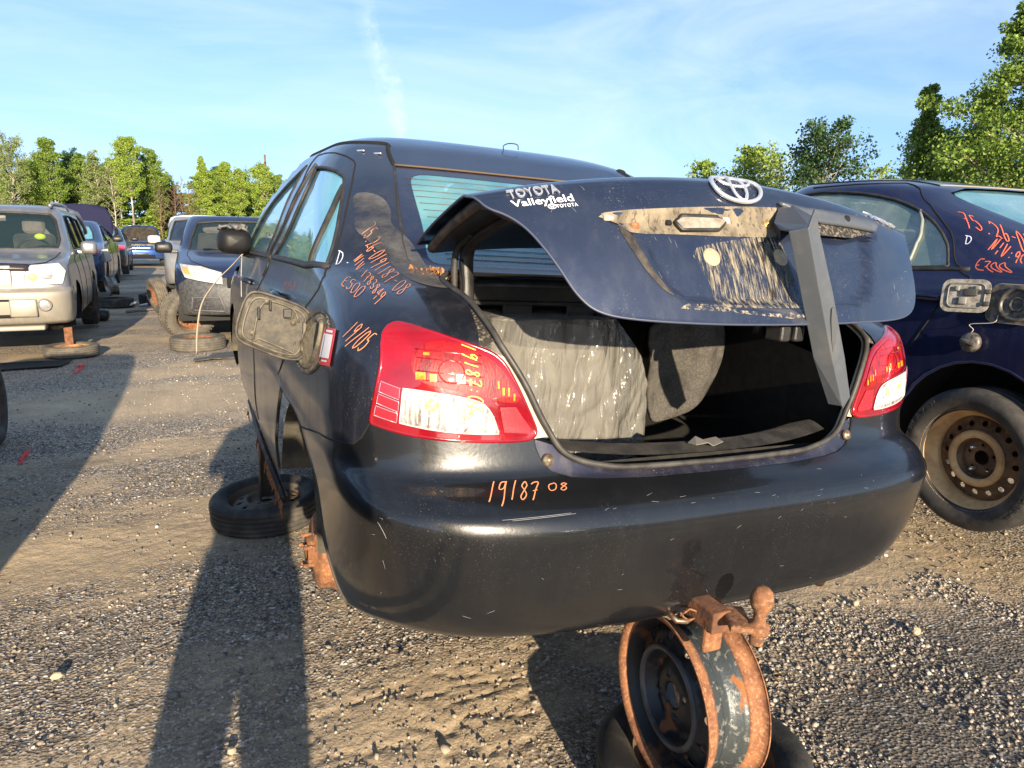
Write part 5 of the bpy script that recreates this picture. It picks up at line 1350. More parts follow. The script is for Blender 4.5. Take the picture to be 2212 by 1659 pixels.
HH = [cc(0, 0, .030, 24)] + [cc(.153 * math.cos(2 * math.pi * i / 12 + .2), .153 * math.sin(2 * math.pi * i / 12 + .2), .0120, 12) for i in range(12)] + [cc(.055 * math.cos(2 * math.pi * i / 4 + .4), .055 * math.sin(2 * math.pi * i / 4 + .4), .008, 10) for i in range(4)]
solid(patch('wheel_disc', rimF, cc(0, 0, .180, 90), M('disc_black', (.016, .020, .026), .42, metal=.2, c2=(.22, .09, .035), sc=11, lo=.60, hi=.66, rough2=.85), t, HH, .010, .010), .003)

BM = M('black_mat', (.02, .02, .02), .9, bump=.4, bsc=80)
def slab(name, label, cat, pts, z, t_, mat):
    o = mk(name, [(a, b, z) for a, b in pts], [tuple(range(len(pts)))], mat, None, False); solid(o, t_, 1); return tag(o, label, cat)
slab('rubber_mat', 'black rubber mat flat on gravel in front of the silver off-roader', 'mat', [(-3.6, 7.85), (-2.35, 8.0), (-2.28, 8.35), (-2.6, 8.42), (-3.7, 8.4)], .012, .008, BM)
slab('floor_mat', 'grey felt scrap with a curved edge near the leaning tyre', 'felt scrap', [(-1.02, 7.75), (-.80, 7.85), (-.50, 7.80), (-.45, 8.35), (-.78, 8.25), (-.85, 8.0), (-1.0, 7.92)], .02, .01, M('felt', (.10, .10, .10), .95, c2=(.05, .05, .05), sc=20))
slab('metal_strip', 'thin bent metal strip lying beyond the two flat tyres', 'metal strip', [(-2.0, 13.9), (-1.15, 14.35), (-1.1, 14.5), (-2.0, 14.1)], .02, .02, M('strip', (.16, .13, .10), .6))
# ------------------------------------------------------------------ other cars
def body_panels(S, car, mat, wins, arches, split=None, rear=True, front_holes=(), du=.07, dv=.35, top=None, umax=6.4, name='body', both=True, vmin=0.0):
    """left and right halves of a whole shell with window and arch openings cut through"""
    obs = []
    for sg in ((1, -1) if both else (1,)):
        Mr = (lambda q: q) if sg > 0 else (lambda q: [(-a, c) for a, c in q])
        obs.append(patch(name, S, Mr([(0.001, vmin), (umax, vmin), (umax, S.K - 1.02), (0.001, S.K - 1.02)]), mat, car, [Mr(h) for h in wins + arches + list(front_holes)], du, dv))
    return join(obs) if len(obs) > 1 else obs[0]

def arch_of(S, yc, zc, r, zb=.0, n=18):
    """closed outline of a wheel arch opening, running off the bottom edge"""
    a = S.yz([(yc + r * math.cos(t), max(zc + r * math.sin(t), .2)) for t in np.linspace(math.pi + .25, -.25, n)])
    return [(a[0][0], -.3)] + a + [(a[-1][0], -.3)]

def arch_dark(car, W, yc, zc, r, mat=None):
    for sg in (1, -1):
        mb = MB(); n = 14; V = []
        for i in range(n + 1):
            t = math.pi * (1.1 - 1.2 * i / n); V += [(-sg * (W - .02), yc + r * 1.02 * math.cos(t), zc + r * 1.02 * math.sin(t)), (-sg * (W - .32), yc + r * math.cos(t), zc + r * math.sin(t))]
        mb.add(V, [(2 * i, 2 * i + 1, 2 * i + 3, 2 * i + 2) for i in range(n)])
        mb.add([(-sg * (W - .32), yc - r, .15), (-sg * (W - .32), yc + r, .15), (-sg * (W - .32), yc + r, zc + r), (-sg * (W - .32), yc - r, zc + r)], [(0, 1, 2, 3)])
        mb.build('arch_liner', SHELL, car)

def seats(car, ys, z, H, W, mat=INTER, hm=INTERG, rear_y=None):
    for x in (-W * .42, W * .42):
        for y in ys:
            MB().box((x, y, z), (.48, .16, H), Matrix.Identity(4)).build('seat', mat, car, bev=.06)
            MB().box((x, y + .02, z + H / 2 + .10), (.26, .10, .19)).build('headrest', hm, car, bev=.05)

def belly(car, W, y0, y1, z, h=.22):
    MB().box((0, (y0 + y1) / 2, z + h / 2), (W * 1.5, y1 - y0, h)).build('underbody', SHELL, car, smooth=False)

def put_wheel(car, x, y, z, R0, w, rim, steer=0, tilt=0, style='steel', tyre=TYRE, rimmat=STEEL, name='wheel', **k):
    e = bpy.data.objects.new(name, None); COL.objects.link(e); e.parent = car; e.location = (x, y, z)
    sgn = 1 if x < 0 else -1
    e.matrix_local = Matrix.Translation((x, y, z)) @ Matrix.Rotation(steer, 4, 'Z') @ Matrix.Rotation(R(-90 * sgn) + tilt, 4, 'Y')
    wheel_parts(e, R0, w, rim, style, tyre=tyre, rimmat=rimmat, **k)
    return e

# ---- indigo saloon on the right, tail out of the picture
def build_right():
    rows = [(.30, .17, .2, .16, 4.4, .80), (.24, .19, .2, .06, 4.45, .83), (.42, .40, .4, 0, 4.5, .845), (.58, .58, .6, 0, 4.53, .85), (.72, .72, .66, .05, 4.5, .848), (.86, .82, .75, .08, 4.4, .84),
            (1.0, .93, .82, .12, 4.2, .825), (1.08, 1.01, .95, .35, 3.8, .80), (1.11, 1.05, 1.05, .80, 3.4, .775), (1.24, 1.18, 1.2, 1.05, 3.1, .725), (1.38, 1.34, 1.35, 1.40, 2.8, .65), (1.465, 1.45, 1.45, 1.60, 2.6, .60),
            (1.505, 1.495, 1.50, 1.85, 2.5, .50), (1.53, 1.53, 1.53, 2.0, 2.3, .02)]
    S = Rings(rows, nr=3.6, Lr=.5, upd={k: (.45, .5) for k in range(8, 14)})
    car = thing('parked_saloon', 'indigo blue saloon at the right edge with its fuel flap open and orange handwriting', 'car', (2.71, -.40, .30))
    win = smoothpoly([(1.10, 11.0), (.90, 10.75), (.749, 10.25), (.735, 9.85), (.785, 9.474), (.887, 9.015), (.962, 8.549), (1.079, 8.055), (1.321, 7.90), (2.2, 7.9), (2.25, 8.6), (1.75, 9.6), (1.45, 10.4)], it=1, keep=(7, 9))
    fwin = smoothpoly([(1.55, 10.9), (1.75, 10.2), (2.35, 8.6), (2.38, 7.9), (3.2, 7.9), (2.9, 8.8), (2.3, 10.1), (1.9, 10.8)], it=1, keep=(2, 3, 4))
    ra = arch_of(S, 1.03, .34, .355); fa = arch_of(S, 3.63, .34, .355)
    rgl = smoothpoly([(0, 8.2), (-.52, 8.2), (-.50, 9.2), (-.46, 10.4), (-.3, 10.75), (0, 10.8), (.3, 10.75), (.46, 10.4), (.50, 9.2), (.52, 8.2)], it=1, keep=(0, 5))
    hl = [(0.001, 8.2), (.52, 8.2), (.50, 9.2), (.46, 10.4), (.3, 10.75), (0.001, 10.8)]
    b = body_panels(S, car, COROP, [win, fwin, hl], [ra, fa], du=.05, dv=.25)
    patch('rear_window', S, rgl, REARG, car, (), .06, .4, off=-.01)
    for sg in (1, -1):
        Mr = (lambda q: q) if sg > 0 else (lambda q: [(-a, c) for a, c in q])
        d = patch('rear_door_window', S, Mr(win), M('dusty_glass', (.10, .17, .14), .2, spec=1., ior=1.9, coat=.8, alpha=.80, c2=(.26, .32, .26), sc=3), car, (), .06, .4, off=-.012)
        patch('front_door_window', S, Mr(fwin), SIDEG, car, (), .06, .4, off=-.012)
        seam('window_rubber', S, Mr(win), RUBBER, d, .008, -.003, closed=True)
        seam('window_divider', S, Mr([(.75, 9.70), (.84, 9.42), (.926, 9.197), (1.064, 8.802), (1.19, 8.355), (1.34, 7.90)]), M('pale_trim', (.20, .22, .20), .5), d, .009, -.004)
        seam('door_gap', S, Mr([(1.0, 11.4), (.75, 11.35), (.515, 11.2), (.56, 10.63), (.668, 9.823), (.809, 9.201), (.916, 8.666), (1.06, 7.949), (1.30, 7.4), (1.791, 6.053), (1.917, 4.77), (1.985, 4.0)]), GAP, d, .0045)
        seam('door_gap', S, Mr([(1.5, 11.2), (1.7, 10.2), (2.3, 8.5), (2.35, 7.5), (2.75, 5), (2.8, 1)]), GAP, d, .004)
        seam('belt_moulding', S, Mr([(1.06, 7.85), (1.4, 7.75), (2.4, 7.75), (3.2, 7.8)]), RUBBER, d, .010, -.002)
        p, n = S.at(sg * 1.80, 6.0); MB().tube([p + n * .004 + Vector((0, -.03, 0)), p + n * .035, p + n * .035 + Vector((0, .12, 0)), p + n * .004 + Vector((0, .16, 0))], [.012, .018, .018, .012], 8).build('door_handle', COROP, d)
        seam('arch_lip', S, Mr([q for q in ra if q[1] > 0]), COROP, car, .008, -.004)
        seam('roof_ditch', S, Mr([(.42, 10.9), (.40, 11.6), (.9, 12.0), (1.6, 12.0)]), GAP, car, .005)
    seam('roof_gap', S, [(.42, 10.95), (0, 10.98), (-.42, 10.95)], M('gap_sand', (.25, .22, .17), .9), car, .005)
    def rr(y0, y1, z0, z1, r, n=5):
        out = []
        for cy, cz, a0 in ((y1 - r, z1 - r, 0), (y0 + r, z1 - r, 90), (y0 + r, z0 + r, 180), (y1 - r, z0 + r, 270)):
            out += [(cy + r * math.cos(R(a0 + 90 * k / n)), cz + r * math.sin(R(a0 + 90 * k / n))) for k in range(n + 1)]
        return out
    TL = Matrix.Translation((-.838, .945, .945)) @ Matrix.Rotation(R(9), 4, 'Y')
    pl = [TL @ Vector((0, a - .945, b_ - .945)) for a, b_ in rr(.845, 1.045, .868, 1.022, .035)]
    P1 = mk('fuel_pocket', pl, [tuple(range(len(pl)))[::-1]], M('pocket_mud', (.15, .13, .105), .85, c2=(.05, .045, .04), sc=40), car, False); solid(P1, .004, 1)
    MB().tube(pl, .004, 6, closed=True).build('pocket_rim', M('pale_rim', (.24, .22, .20), .7), P1)
    A = TL @ Matrix.Translation((-.004, -.012, 0)) @ Matrix.Rotation(R(-90), 4, 'Y')
    MB().lathe([(.070, 0), (.070, .010), (.062, .014), (.056, .010), (.052, -.004), (.030, -.006), (.030, .006), (.024, .008), (.020, -.002), (0, -.004)], 36, A).build('filler_neck', M('filler_black', (.018, .018, .018), .4, c2=(.09, .08, .065), sc=40), P1)
    HG = Matrix.Translation((-.835, 1.036, .966)) @ Matrix.Rotation(R(9), 4, 'Y') @ Matrix.Rotation(R(14), 4, 'Z') @ Matrix.Rotation(R(-4), 4, 'X')
    fl = [HG @ Vector((-.012, a, b_)) for a, b_ in rr(.004, .186, -.068, .070, .034)]
    F1 = mk('fuel_flap', fl, [tuple(range(len(fl)))[::-1]], M('pale_flap', (.30, .285, .26), .75, c2=(.14, .125, .105), sc=45), car, False); solid(F1, .006, 1)
    MB().tube([HG @ Vector((-.022, a, b_)) for a, b_ in rr(.022, .160, -.048, .052, .024)], .003, 6, closed=True).build('flap_rib', M('flap_grey', (.20, .19, .175), .7), F1)
    DKF = M('flap_dark', (.04, .038, .035), .7)
    for (a, b_, w_, h_, mt_) in ((.075, .015, .05, .03, DKF), (.10, -.02, .03, .03, MATS['flap_grey']), (.05, .035, .02, .016, MATS['flap_grey']), (.125, .03, .016, .02, MATS['flap_grey']), (.012, .02, .022, .018, DKF), (.012, -.03, .022, .018, DKF)):
        MB().box((0, 0, 0), (.014, w_, h_), HG @ Matrix.Translation((-.024, a, b_))).build('flap_catch', mt_, F1, bev=.003)
    p, n = S.at(1.685, 4.50)
    A = frame(p + n * .03, n.orthogonal(), n.cross(n.orthogonal()))
    if (A.to_3x3() @ Vector((0, 0, 1))).dot(n) < 0: A = A @ Matrix.Rotation(math.pi, 4, 'X')
    cap = MB().lathe([(0, .012), (.030, .012), (.040, .006), (.042, -.012), (.030, -.02), (0, -.02)], 36, A).build('fuel_cap', M('cap_black', (.03, .03, .03), .4, c2=(.14, .12, .10), sc=40), car)
    MB().box((0, 0, .016), (.064, .016, .014), A @ Matrix.Rotation(.6, 4, 'Z')).build('cap_grip', MATS['cap_black'], cap, bev=.003)
    pa, na = S.at(1.56, 5.5)
    MB().tube(crv([pa + na * .02, pa + na * .03 + Vector((0, .01, -.03)), p + n * .03 + Vector((0, .01, .075)), p + n * .03 + Vector((0, -.006, .055)), p + n * .03 + Vector((0, 0, .04))], 5), .0018, 6).build('cap_tether', M('tether', (.4, .36, .3), .6), cap)
    write('handwriting', S, '75.26-0191', (.735, 9.20), (.68, 8.0), (.63, 9.62), (.60, 8.6), M('red_marker', (.80, .15, .07), .5), car, .0042, seed=21)
    write('handwriting', S, 'NIV:90354', (.815, 8.50), (.80, 7.65), (.725, 8.80), (.71, 8.05), MATS['red_marker'], car, .0042, seed=22)
    write('handwriting', S, 'E700', (1.06, 7.771), (1.03, 7.50), (.90, 8.25), (.85, 8.02), MATS['red_marker'], car, .0042, seed=23)
    write('handwriting', S, 'D', (.868, 8.677), (.836, 8.664), (.816, 8.898), (.787, 8.885), MARKW, car, .0036, seed=24)
    arch_dark(car, .85, 1.03, .34, .37); arch_dark(car, .85, 3.63, .34, .37); belly(car, .8, .3, 4.3, .2)
    seats(car, (2.35,), .85, .62, .8); MB().box((0, 1.55, .95), (1.2, .5, .1)).build('parcel_shelf', INTER, car)
    BR = M('sunlit_rust_rim', (.72, .45, .20), .7, c2=(.42, .23, .09), sc=6, lo=.45, hi=.65, c3=(.45, .28, .14), sc3=50, bump=.2, bsc=120)  # rust colour brightened to stand in for sun on the flange
    w = put_wheel(car, -.785, 1.02, .275, .308, .195, .216, steer=R(-3), style='steel', rimmat=M('brown_disc', (.22, .125, .06), .75, c2=(.09, .05, .03), sc=9, c3=(.26, .15, .07), sc3=40), flange=BR, face=-.012, holes=16, hole_r=.0125, tread='rib')
    # raised sidewall lettering
    for body, a0, span, rr in (('ICE BLAZER', 95, 60, .262), ('SAILUN', 228, 34, .285)):
        V, Fc = text_mesh(body, .034, .0012, .0004)
        xm = V[:, 0].max(); V2 = []
        for x, y, z in V:
            t = R(a0) - x / xm * R(span) if body != 'SAILUN' else R(a0) + x / xm * R(span)
            rad = rr + (y if body != 'SAILUN' else -y)
            V2.append((rad * math.cos(t), rad * math.sin(t), .195 / 2 * 1.055 + z - .001))
        mk('sidewall_letters', V2, Fc, M('letter_rubber', (.045, .043, .04), .6), w, False)
    MB().lathe([(.106 + .017 * math.cos(a), .022 + .016 * math.sin(a)) for a in np.linspace(0, math.pi, 9)], 48).build('hub_ring', BR, w)
    st = MB()
    for k in range(2): st.tube([(.05 * math.cos(.4 + 2.5 * k), .05 * math.sin(.4 + 2.5 * k), .0), (.05 * math.cos(.4 + 2.5 * k), .05 * math.sin(.4 + 2.5 * k), .035)], .006, 8)
    st.build('wheel_studs', CHROME, w)
    for x, y in ((.785, 1.02), (-.785, 3.63), (.785, 3.63)): put_wheel(car, x, y, .275, .315, .195, .195, rimmat=STEEL, face=-.012)
    t = thing('jack_stand', 'welded wheel rim stand under the indigo saloon', 'stand', (2.71, 2.0, 0)); MB().lathe([(.19, 0), (.19, .02), (.16, .04), (.16, .40), (.19, .44)], 28).build('rim', STEEL, t)
build_right()

# ---- silver off-roader facing the camera
def build_suv():
    rows = [(.30, .28, .3, .12, 4.4, .82), (.33, .30, .32, .04, 4.45, .86), (.50, .5, .5, .0, 4.48, .885), (.66, .68, .7, -.01, 4.48, .89), (.725, .75, .78, .05, 4.47, .88), (.90, .90, .95, .06, 4.45, .87),
            (.985, 1.0, 1.05, .12, 4.44, .86), (1.09, 1.06, 1.08, .85, 4.43, .84), (1.12, 1.10, 1.1, .95, 4.42, .83), (1.35, 1.33, 1.35, 1.28, 4.36, .77), (1.58, 1.57, 1.58, 1.64, 4.28, .70), (1.66, 1.65, 1.65, 1.85, 4.2, .62), (1.70, 1.69, 1.68, 2.6, 3.4, .03)]
    S = Rings(rows, nr=4.4, Lr=.30, Lf=.4, nf=5, bl=.8, bf=.6, upd={k: (.30, .3) for k in range(7, 13)})
    SP = paint('silver_paint', (.24, .24, .25), dust=(.25, .23, .20), da=.3, metal=.75, rough=.34)
    SL = paint('bumper_silver', (.27, .25, .21), dust=(.28, .24, .18), da=.35, metal=.5, rough=.4)
    car = thing('silver_offroader', 'silver off-roader facing the camera on the left, its tailgate raised', 'car', (-3.11, 8.35, .13), (0, 0, R(1.0)))
    ws = S.xz([(0, 1.14), (.3, 1.14), (.70, 1.15), (.72, 1.25), (.66, 1.50), (.60, 1.57), (.3, 1.585), (0, 1.588)])
    wsl = [(abs(a), b) for a, b in ws]; wsl[0] = (.001, wsl[0][1]); wsl[-1] = (.001, wsl[-1][1])
    w1 = S.yz([(1.55, 1.13), (2.15, 1.13), (2.15, 1.55), (1.95, 1.55)]); w2 = S.yz([(2.24, 1.13), (3.05, 1.13), (3.0, 1.56), (2.24, 1.56)]); w3 = S.yz([(3.15, 1.14), (3.85, 1.16), (3.75, 1.52), (3.10, 1.55)])
    fa = arch_of(S, .92, .36, .40); ra = arch_of(S, 3.55, .36, .40)
    body_panels(S, car, SP, [wsl, w1, w2, w3], [fa, ra], vmin=3.9)
    lowb = [patch('front_bumper', S, [(0.001, 0), (.001, 3.9), (1.6, 3.9), (2.6, 3.9), (6.3, 3.9), (6.3, 0)] if sg > 0 else [(-.001, 0), (-.001, 3.9), (-6.3, 3.9), (-6.3, 0)], SL, car, [[(sg * a, b) for a, b in h] for h in (fa, ra)], .06, .35) for sg in (1, -1)]
    join(lowb)
    full = [(a, b) for a, b in wsl] + [(-a, b) for a, b in wsl[::-1]]
    g = patch('windscreen', S, full, CLEARG, car, (), .06, .4, off=-.012)
    seam('window_rubber', S, full, RUBBER, g, .016, -.004, closed=True)
    for sg in (1, -1):
        Mr = (lambda q: q) if sg > 0 else (lambda q: [(-a, c) for a, c in q])
        for i, w in enumerate((w1, w2, w3)):
            gw = patch('side_window', S, Mr(w), DARKG, car, (), .08, .5, off=-.012); seam('window_rubber', S, Mr(w), RUBBER, gw, .012, -.003, closed=True)
        for y in (1.45, 2.19, 3.1): seam('door_gap', S, Mr(S.yz([(y, 1.05), (y, .8), (y, .5), (y, .33)])), GAP, car, .005)
        hl = S.xz([(.44, .745), (.80, .76), (.84, .90), (.78, .985), (.52, .965), (.46, .86)]); hl = [(abs(a), b) for a, b in hl]
        H = patch('headlight', S, Mr(hl), M('headlight_clear', (.50, .50, .48), .10, metal=.25, coat=1., crough=.02, c2=(.66, .66, .62), sc=9), car, (), .03, .2, off=.010)
        seam('headlight_edge', S, Mr(hl), GAP, H, .006, .004, closed=True)
        for (a, z, r, mt) in ((.66, .87, .062, CHROME), (.66, .87, .035, M('bulb_glass', (.75, .74, .70), .08, metal=.2, coat=1.)), (.53, .84, .045, M('amber_bulb', (.75, .50, .18), .2, coat=1.))):
            u, v = S.xz([(a, z)])[0]; p, n = S.at(sg * abs(u), v); A = frame(p + n * .012, n.orthogonal(), n.cross(n.orthogonal()))
            if (A.to_3x3() @ Vector((0, 0, 1))).dot(n) < 0: A = A @ Matrix.Rotation(math.pi, 4, 'X')
            MB().lathe([(0, .012), (r * .6, .010), (r * .9, .004), (r, 0)], 24, A).build('lamp_reflector', mt, H)
        u, v = S.xz([(.62, .53)])[0]; p, n = S.at(sg * abs(u), v); A = frame(p + n * .003, n.orthogonal(), n.cross(n.orthogonal()))
        if (A.to_3x3() @ Vector((0, 0, 1))).dot(n) < 0: A = A @ Matrix.Rotation(math.pi, 4, 'X')
        fg = MB().lathe([(.072, 0), (.072, .012), (.058, .014), (.050, .006)], 28, A).build('fog_lamp', M('fog_ring', (.14, .13, .12), .5), car)
        MB().lathe([(0, .012), (.03, .011), (.050, .006)], 24, A).build('lens', CHROME, fg)
        i_ = S.yz([(.36, .66), (.46, .66), (.46, .71), (.36, .71)]); patch('side_marker', S, Mr(i_), AMBER, car, (), .03, .3, off=.006)
        # mirror
        e = MB(); 
        M0 = Matrix.Translation((-sg * 1.0, 1.60, 1.14)); V = []
        o = bpy.data.objects; bx = MB().box((0, 0, 0), (.19, .12, .17), M0).build('door_mirror', SP, car, bev=.045)
        MB().box((-sg * .88, 1.62, 1.08), (.12, .06, .05)).build('mirror_foot', SP, bx, bev=.01)
        # roof rails
        rl = crv([(-sg * .60, 1.78, 1.655), (-sg * .60, 1.86, 1.70), (-sg * .60, 2.6, 1.725), (-sg * .60, 3.6, 1.72), (-sg * .60, 4.0, 1.66)], 4); MB().tube(rl, .018, 8).build('roof_rail', M('rail_silver', (.5, .5, .5), .35, metal=.6), car)
        MB().box((-sg * .60, 1.80, 1.675), (.05, .16, .05)).build('rail_foot', GREYP, car, bev=.012)
        for y in (.92, 3.55):
            pass
    # grille
    gp = S.xz([(.20, .745), (.20, .93), (.10, .95), (.0, .95)]); gp = [(abs(a), b) for a, b in gp]
    gf = [(.001, gp[0][1])] + gp[:-1] + [(.001, gp[-1][1])]
    full = gf[1:-1] + [(-a, b) for a, b in gf[1:-1][::-1]]
    G = patch('grille', S, full, GAP, car, (), .05, .3, off=.008)
    mb = MB()
    for k in range(-7, 8):
        for sl in (1, -1):
            a = k * .055; p0 = Vector((a, -.015, .75)); p1 = Vector((a + sl * .19, -.015, .93))
            q0 = max(min(p0.x, .2), -.2); q1 = max(min(p1.x, .2), -.2)
            if abs(p0.x) > .2 and abs(p1.x) > .2 and p0.x * p1.x > 0: continue
            t0 = (q0 - p0.x) / (p1.x - p0.x); t1 = (q1 - p0.x) / (p1.x - p0.x)
            A_, B_ = p0.lerp(p1, t0), p0.lerp(p1, t1)
            if (A_ - B_).length > .02: mb.tube([A_ + Vector((0, .055, 0)), B_ + Vector((0, .06, 0))], .006, 6)
    mb.build('grille_mesh', CHROME, G)
    for sg in (1, -1): MB().box((sg * .27, .045, .85), (.13, .03, .24)).build('grille_surround', M('pale_silver', (.55, .54, .50), .35, metal=.5), G, bev=.02)
    # bonnet deflector, gap line
    defl = []
    for x in np.linspace(-.50, .50, 21): defl.append((x, .05 + .12 * x * x, 1.0 - .08 * abs(x) ** 2.5))
    mb = MB(); V = []
    for p in defl: V += [(p[0], p[1], p[2]), (p[0], p[1] - .045, p[2] - .075)]
    mb.add(V, [(2 * i, 2 * i + 1, 2 * i + 3, 2 * i + 2) for i in range(len(defl) - 1)])
    solid(mb.build('bonnet_deflector', M('smoked_plastic', (.03, .022, .02), .25, coat=.6), car), .006)
    for sg in (1, -1): seam('bonnet_gap', S, [(sg * abs(a), b) for a, b in S.xz([(.50, .975), (.66, 1.0), (.72, 1.05), (.74, 1.10)])], GAP, car, .007)
    # bumper openings
    for (x0, x1, z0, z1) in ((-.30, .30, .575, .60), (-.32, .32, .395, .43)):
        MB().box(((x0 + x1) / 2, -.004, (z0 + z1) / 2), (x1 - x0, .02, z1 - z0)).build('bumper_slot', GAP, car, bev=.008)
    MB().box((0, -.02, .50), (.30, .012, .11)).build('number_plate_base', M('plate_base', (.42, .37, .28), .6), car, bev=.01)
    for sg in (1, -1): MB().box((sg * .42, -.012, .50), (.26, .03, .20)).build('bumper_pad', SL, car, bev=.02)
    MB().box((0, .15, .27), (1.2, .3, .05)).build('skid_plate', M('skid', (.30, .27, .22), .5), car, bev=.015)
    write('handwriting', S, '19039-03', tuple(S.xz([(-.60, .70)])[0]), tuple(S.xz([(-.83, .70)])[0]), tuple(S.xz([(-.60, .74)])[0]), tuple(S.xz([(-.83, .74)])[0]), M('red_marker2', (.75, .22, .10), .6), car, .004, seed=31)
    # insides
    seats(car, (2.0,), 1.0, .62, .85); MB().box((0, 1.25, 1.02), (1.45, .5, .12)).build('dashboard', M('dash', (.05, .05, .048), .7), car, bev=.04)
    MB().tube([(.40 + .19 * math.cos(a), 1.55 - .05 * math.sin(a), 1.08 + .17 * math.sin(a)) for a in np.linspace(0, 2 * math.pi, 25)[:-1]], .014, 8, closed=True).build('steering_wheel', PLAST, car)
    MB().lathe([(0, .002), (.06, .002), (.06, 0)], 20, Matrix.Translation((.50, 1.30, 1.28)) @ Matrix.Rotation(R(90), 4, 'X') @ Matrix.Scale(.6, 4, (0, 1, 0))).build('window_sticker', M('lime', (.55, .80, .05), .5), car)
    MB().box((-.0, 1.55, 1.50), (.26, .03, .07)).build('rear_view_mirror', INTERG, car, bev=.01)
    arch_dark(car, .88, .92, .36, .41); arch_dark(car, .88, 3.55, .36, .41); belly(car, .85, .5, 4.3, .3)
    # suspension left hanging
    for sg in (1, -1):
        MB().box((sg * .70, .92, .28), (.10, .22, .26)).build('hub_carrier', RUSTD, car, bev=.02)
        MB().tube([(sg * .35, .75, .24), (sg * .66, .92, .16)], .022, 8).build('control_arm', M('pale_arm', (.40, .36, .28), .6), car)
        MB().box((sg * .62, .80, .22), (.14, .06, .10)).build('brake_caliper', M('sandy_metal', (.34, .28, .19), .7, c2=(.2, .12, .07), sc=20), car, bev=.012)
    put_wheel(car, .79, 3.55, .26, .36, .22, .21, style='alloy', tyre=TYRE); put_wheel(car, -.79, 3.55, .26, .36, .22, .21, style='alloy', tyre=TYRE)
    # raised tailgate: dark frame, pale inner trim
    tg = bpy.data.objects.new('tailgate', None); COL.objects.link(tg); tg.parent = car; tg.location = (0, 4.15, 1.66); tg.rotation_euler = (R(62), 0, 0)
    def gate(k, y0, name, mat, w=.06, par=tg):
        pts = smoothpoly([(-.66 * k, 0), (-.74 * k, -.45), (-.76 * k, -.95 * k), (.76 * k, -.95 * k), (.74 * k, -.45), (.66 * k, 0)], it=2)
        return MB().tube([(a, y0, b) for a, b in pts], w, 8, closed=True, flat=.6).build(name, mat, par)
    gate(1, .05, 'gate_frame', SP, .05); gate(.9, .01, 'inner_trim', M('pale_trim2', (.42, .41, .38), .6), .06)
    MB().add([(-.62, .06, -.05), (.62, .06, -.05), (.66, .06, -.48), (-.66, .06, -.48)], [(0, 1, 2, 3)]).build('gate_window', DARKG, tg, smooth=False)
    solid(MB().add([(-.68, .06, -.48), (.68, .06, -.48), (.70, .06, -.90), (-.70, .06, -.90)], [(0, 1, 2, 3)]).build('gate_panel', SP, tg, smooth=False), .02)
    t = flat_wheel('spare_wheel', 'narrow wheel lying flat under the front corner of the silver off-roader', (-2.33, 8.82, .07), .30, .13, .20, TYRED, M('hub_rust', (.20, .14, .09), .7, c2=(.34, .17, .07), sc=10), face=.03)
    o = MB().box((-2.36, 8.95, .27), (.09, .06, .34)).build('support_post', RUSTD, None, bev=.006); tag(o, 'rusty steel post standing on the flat wheel below the silver off-roader', 'post')
build_suv()

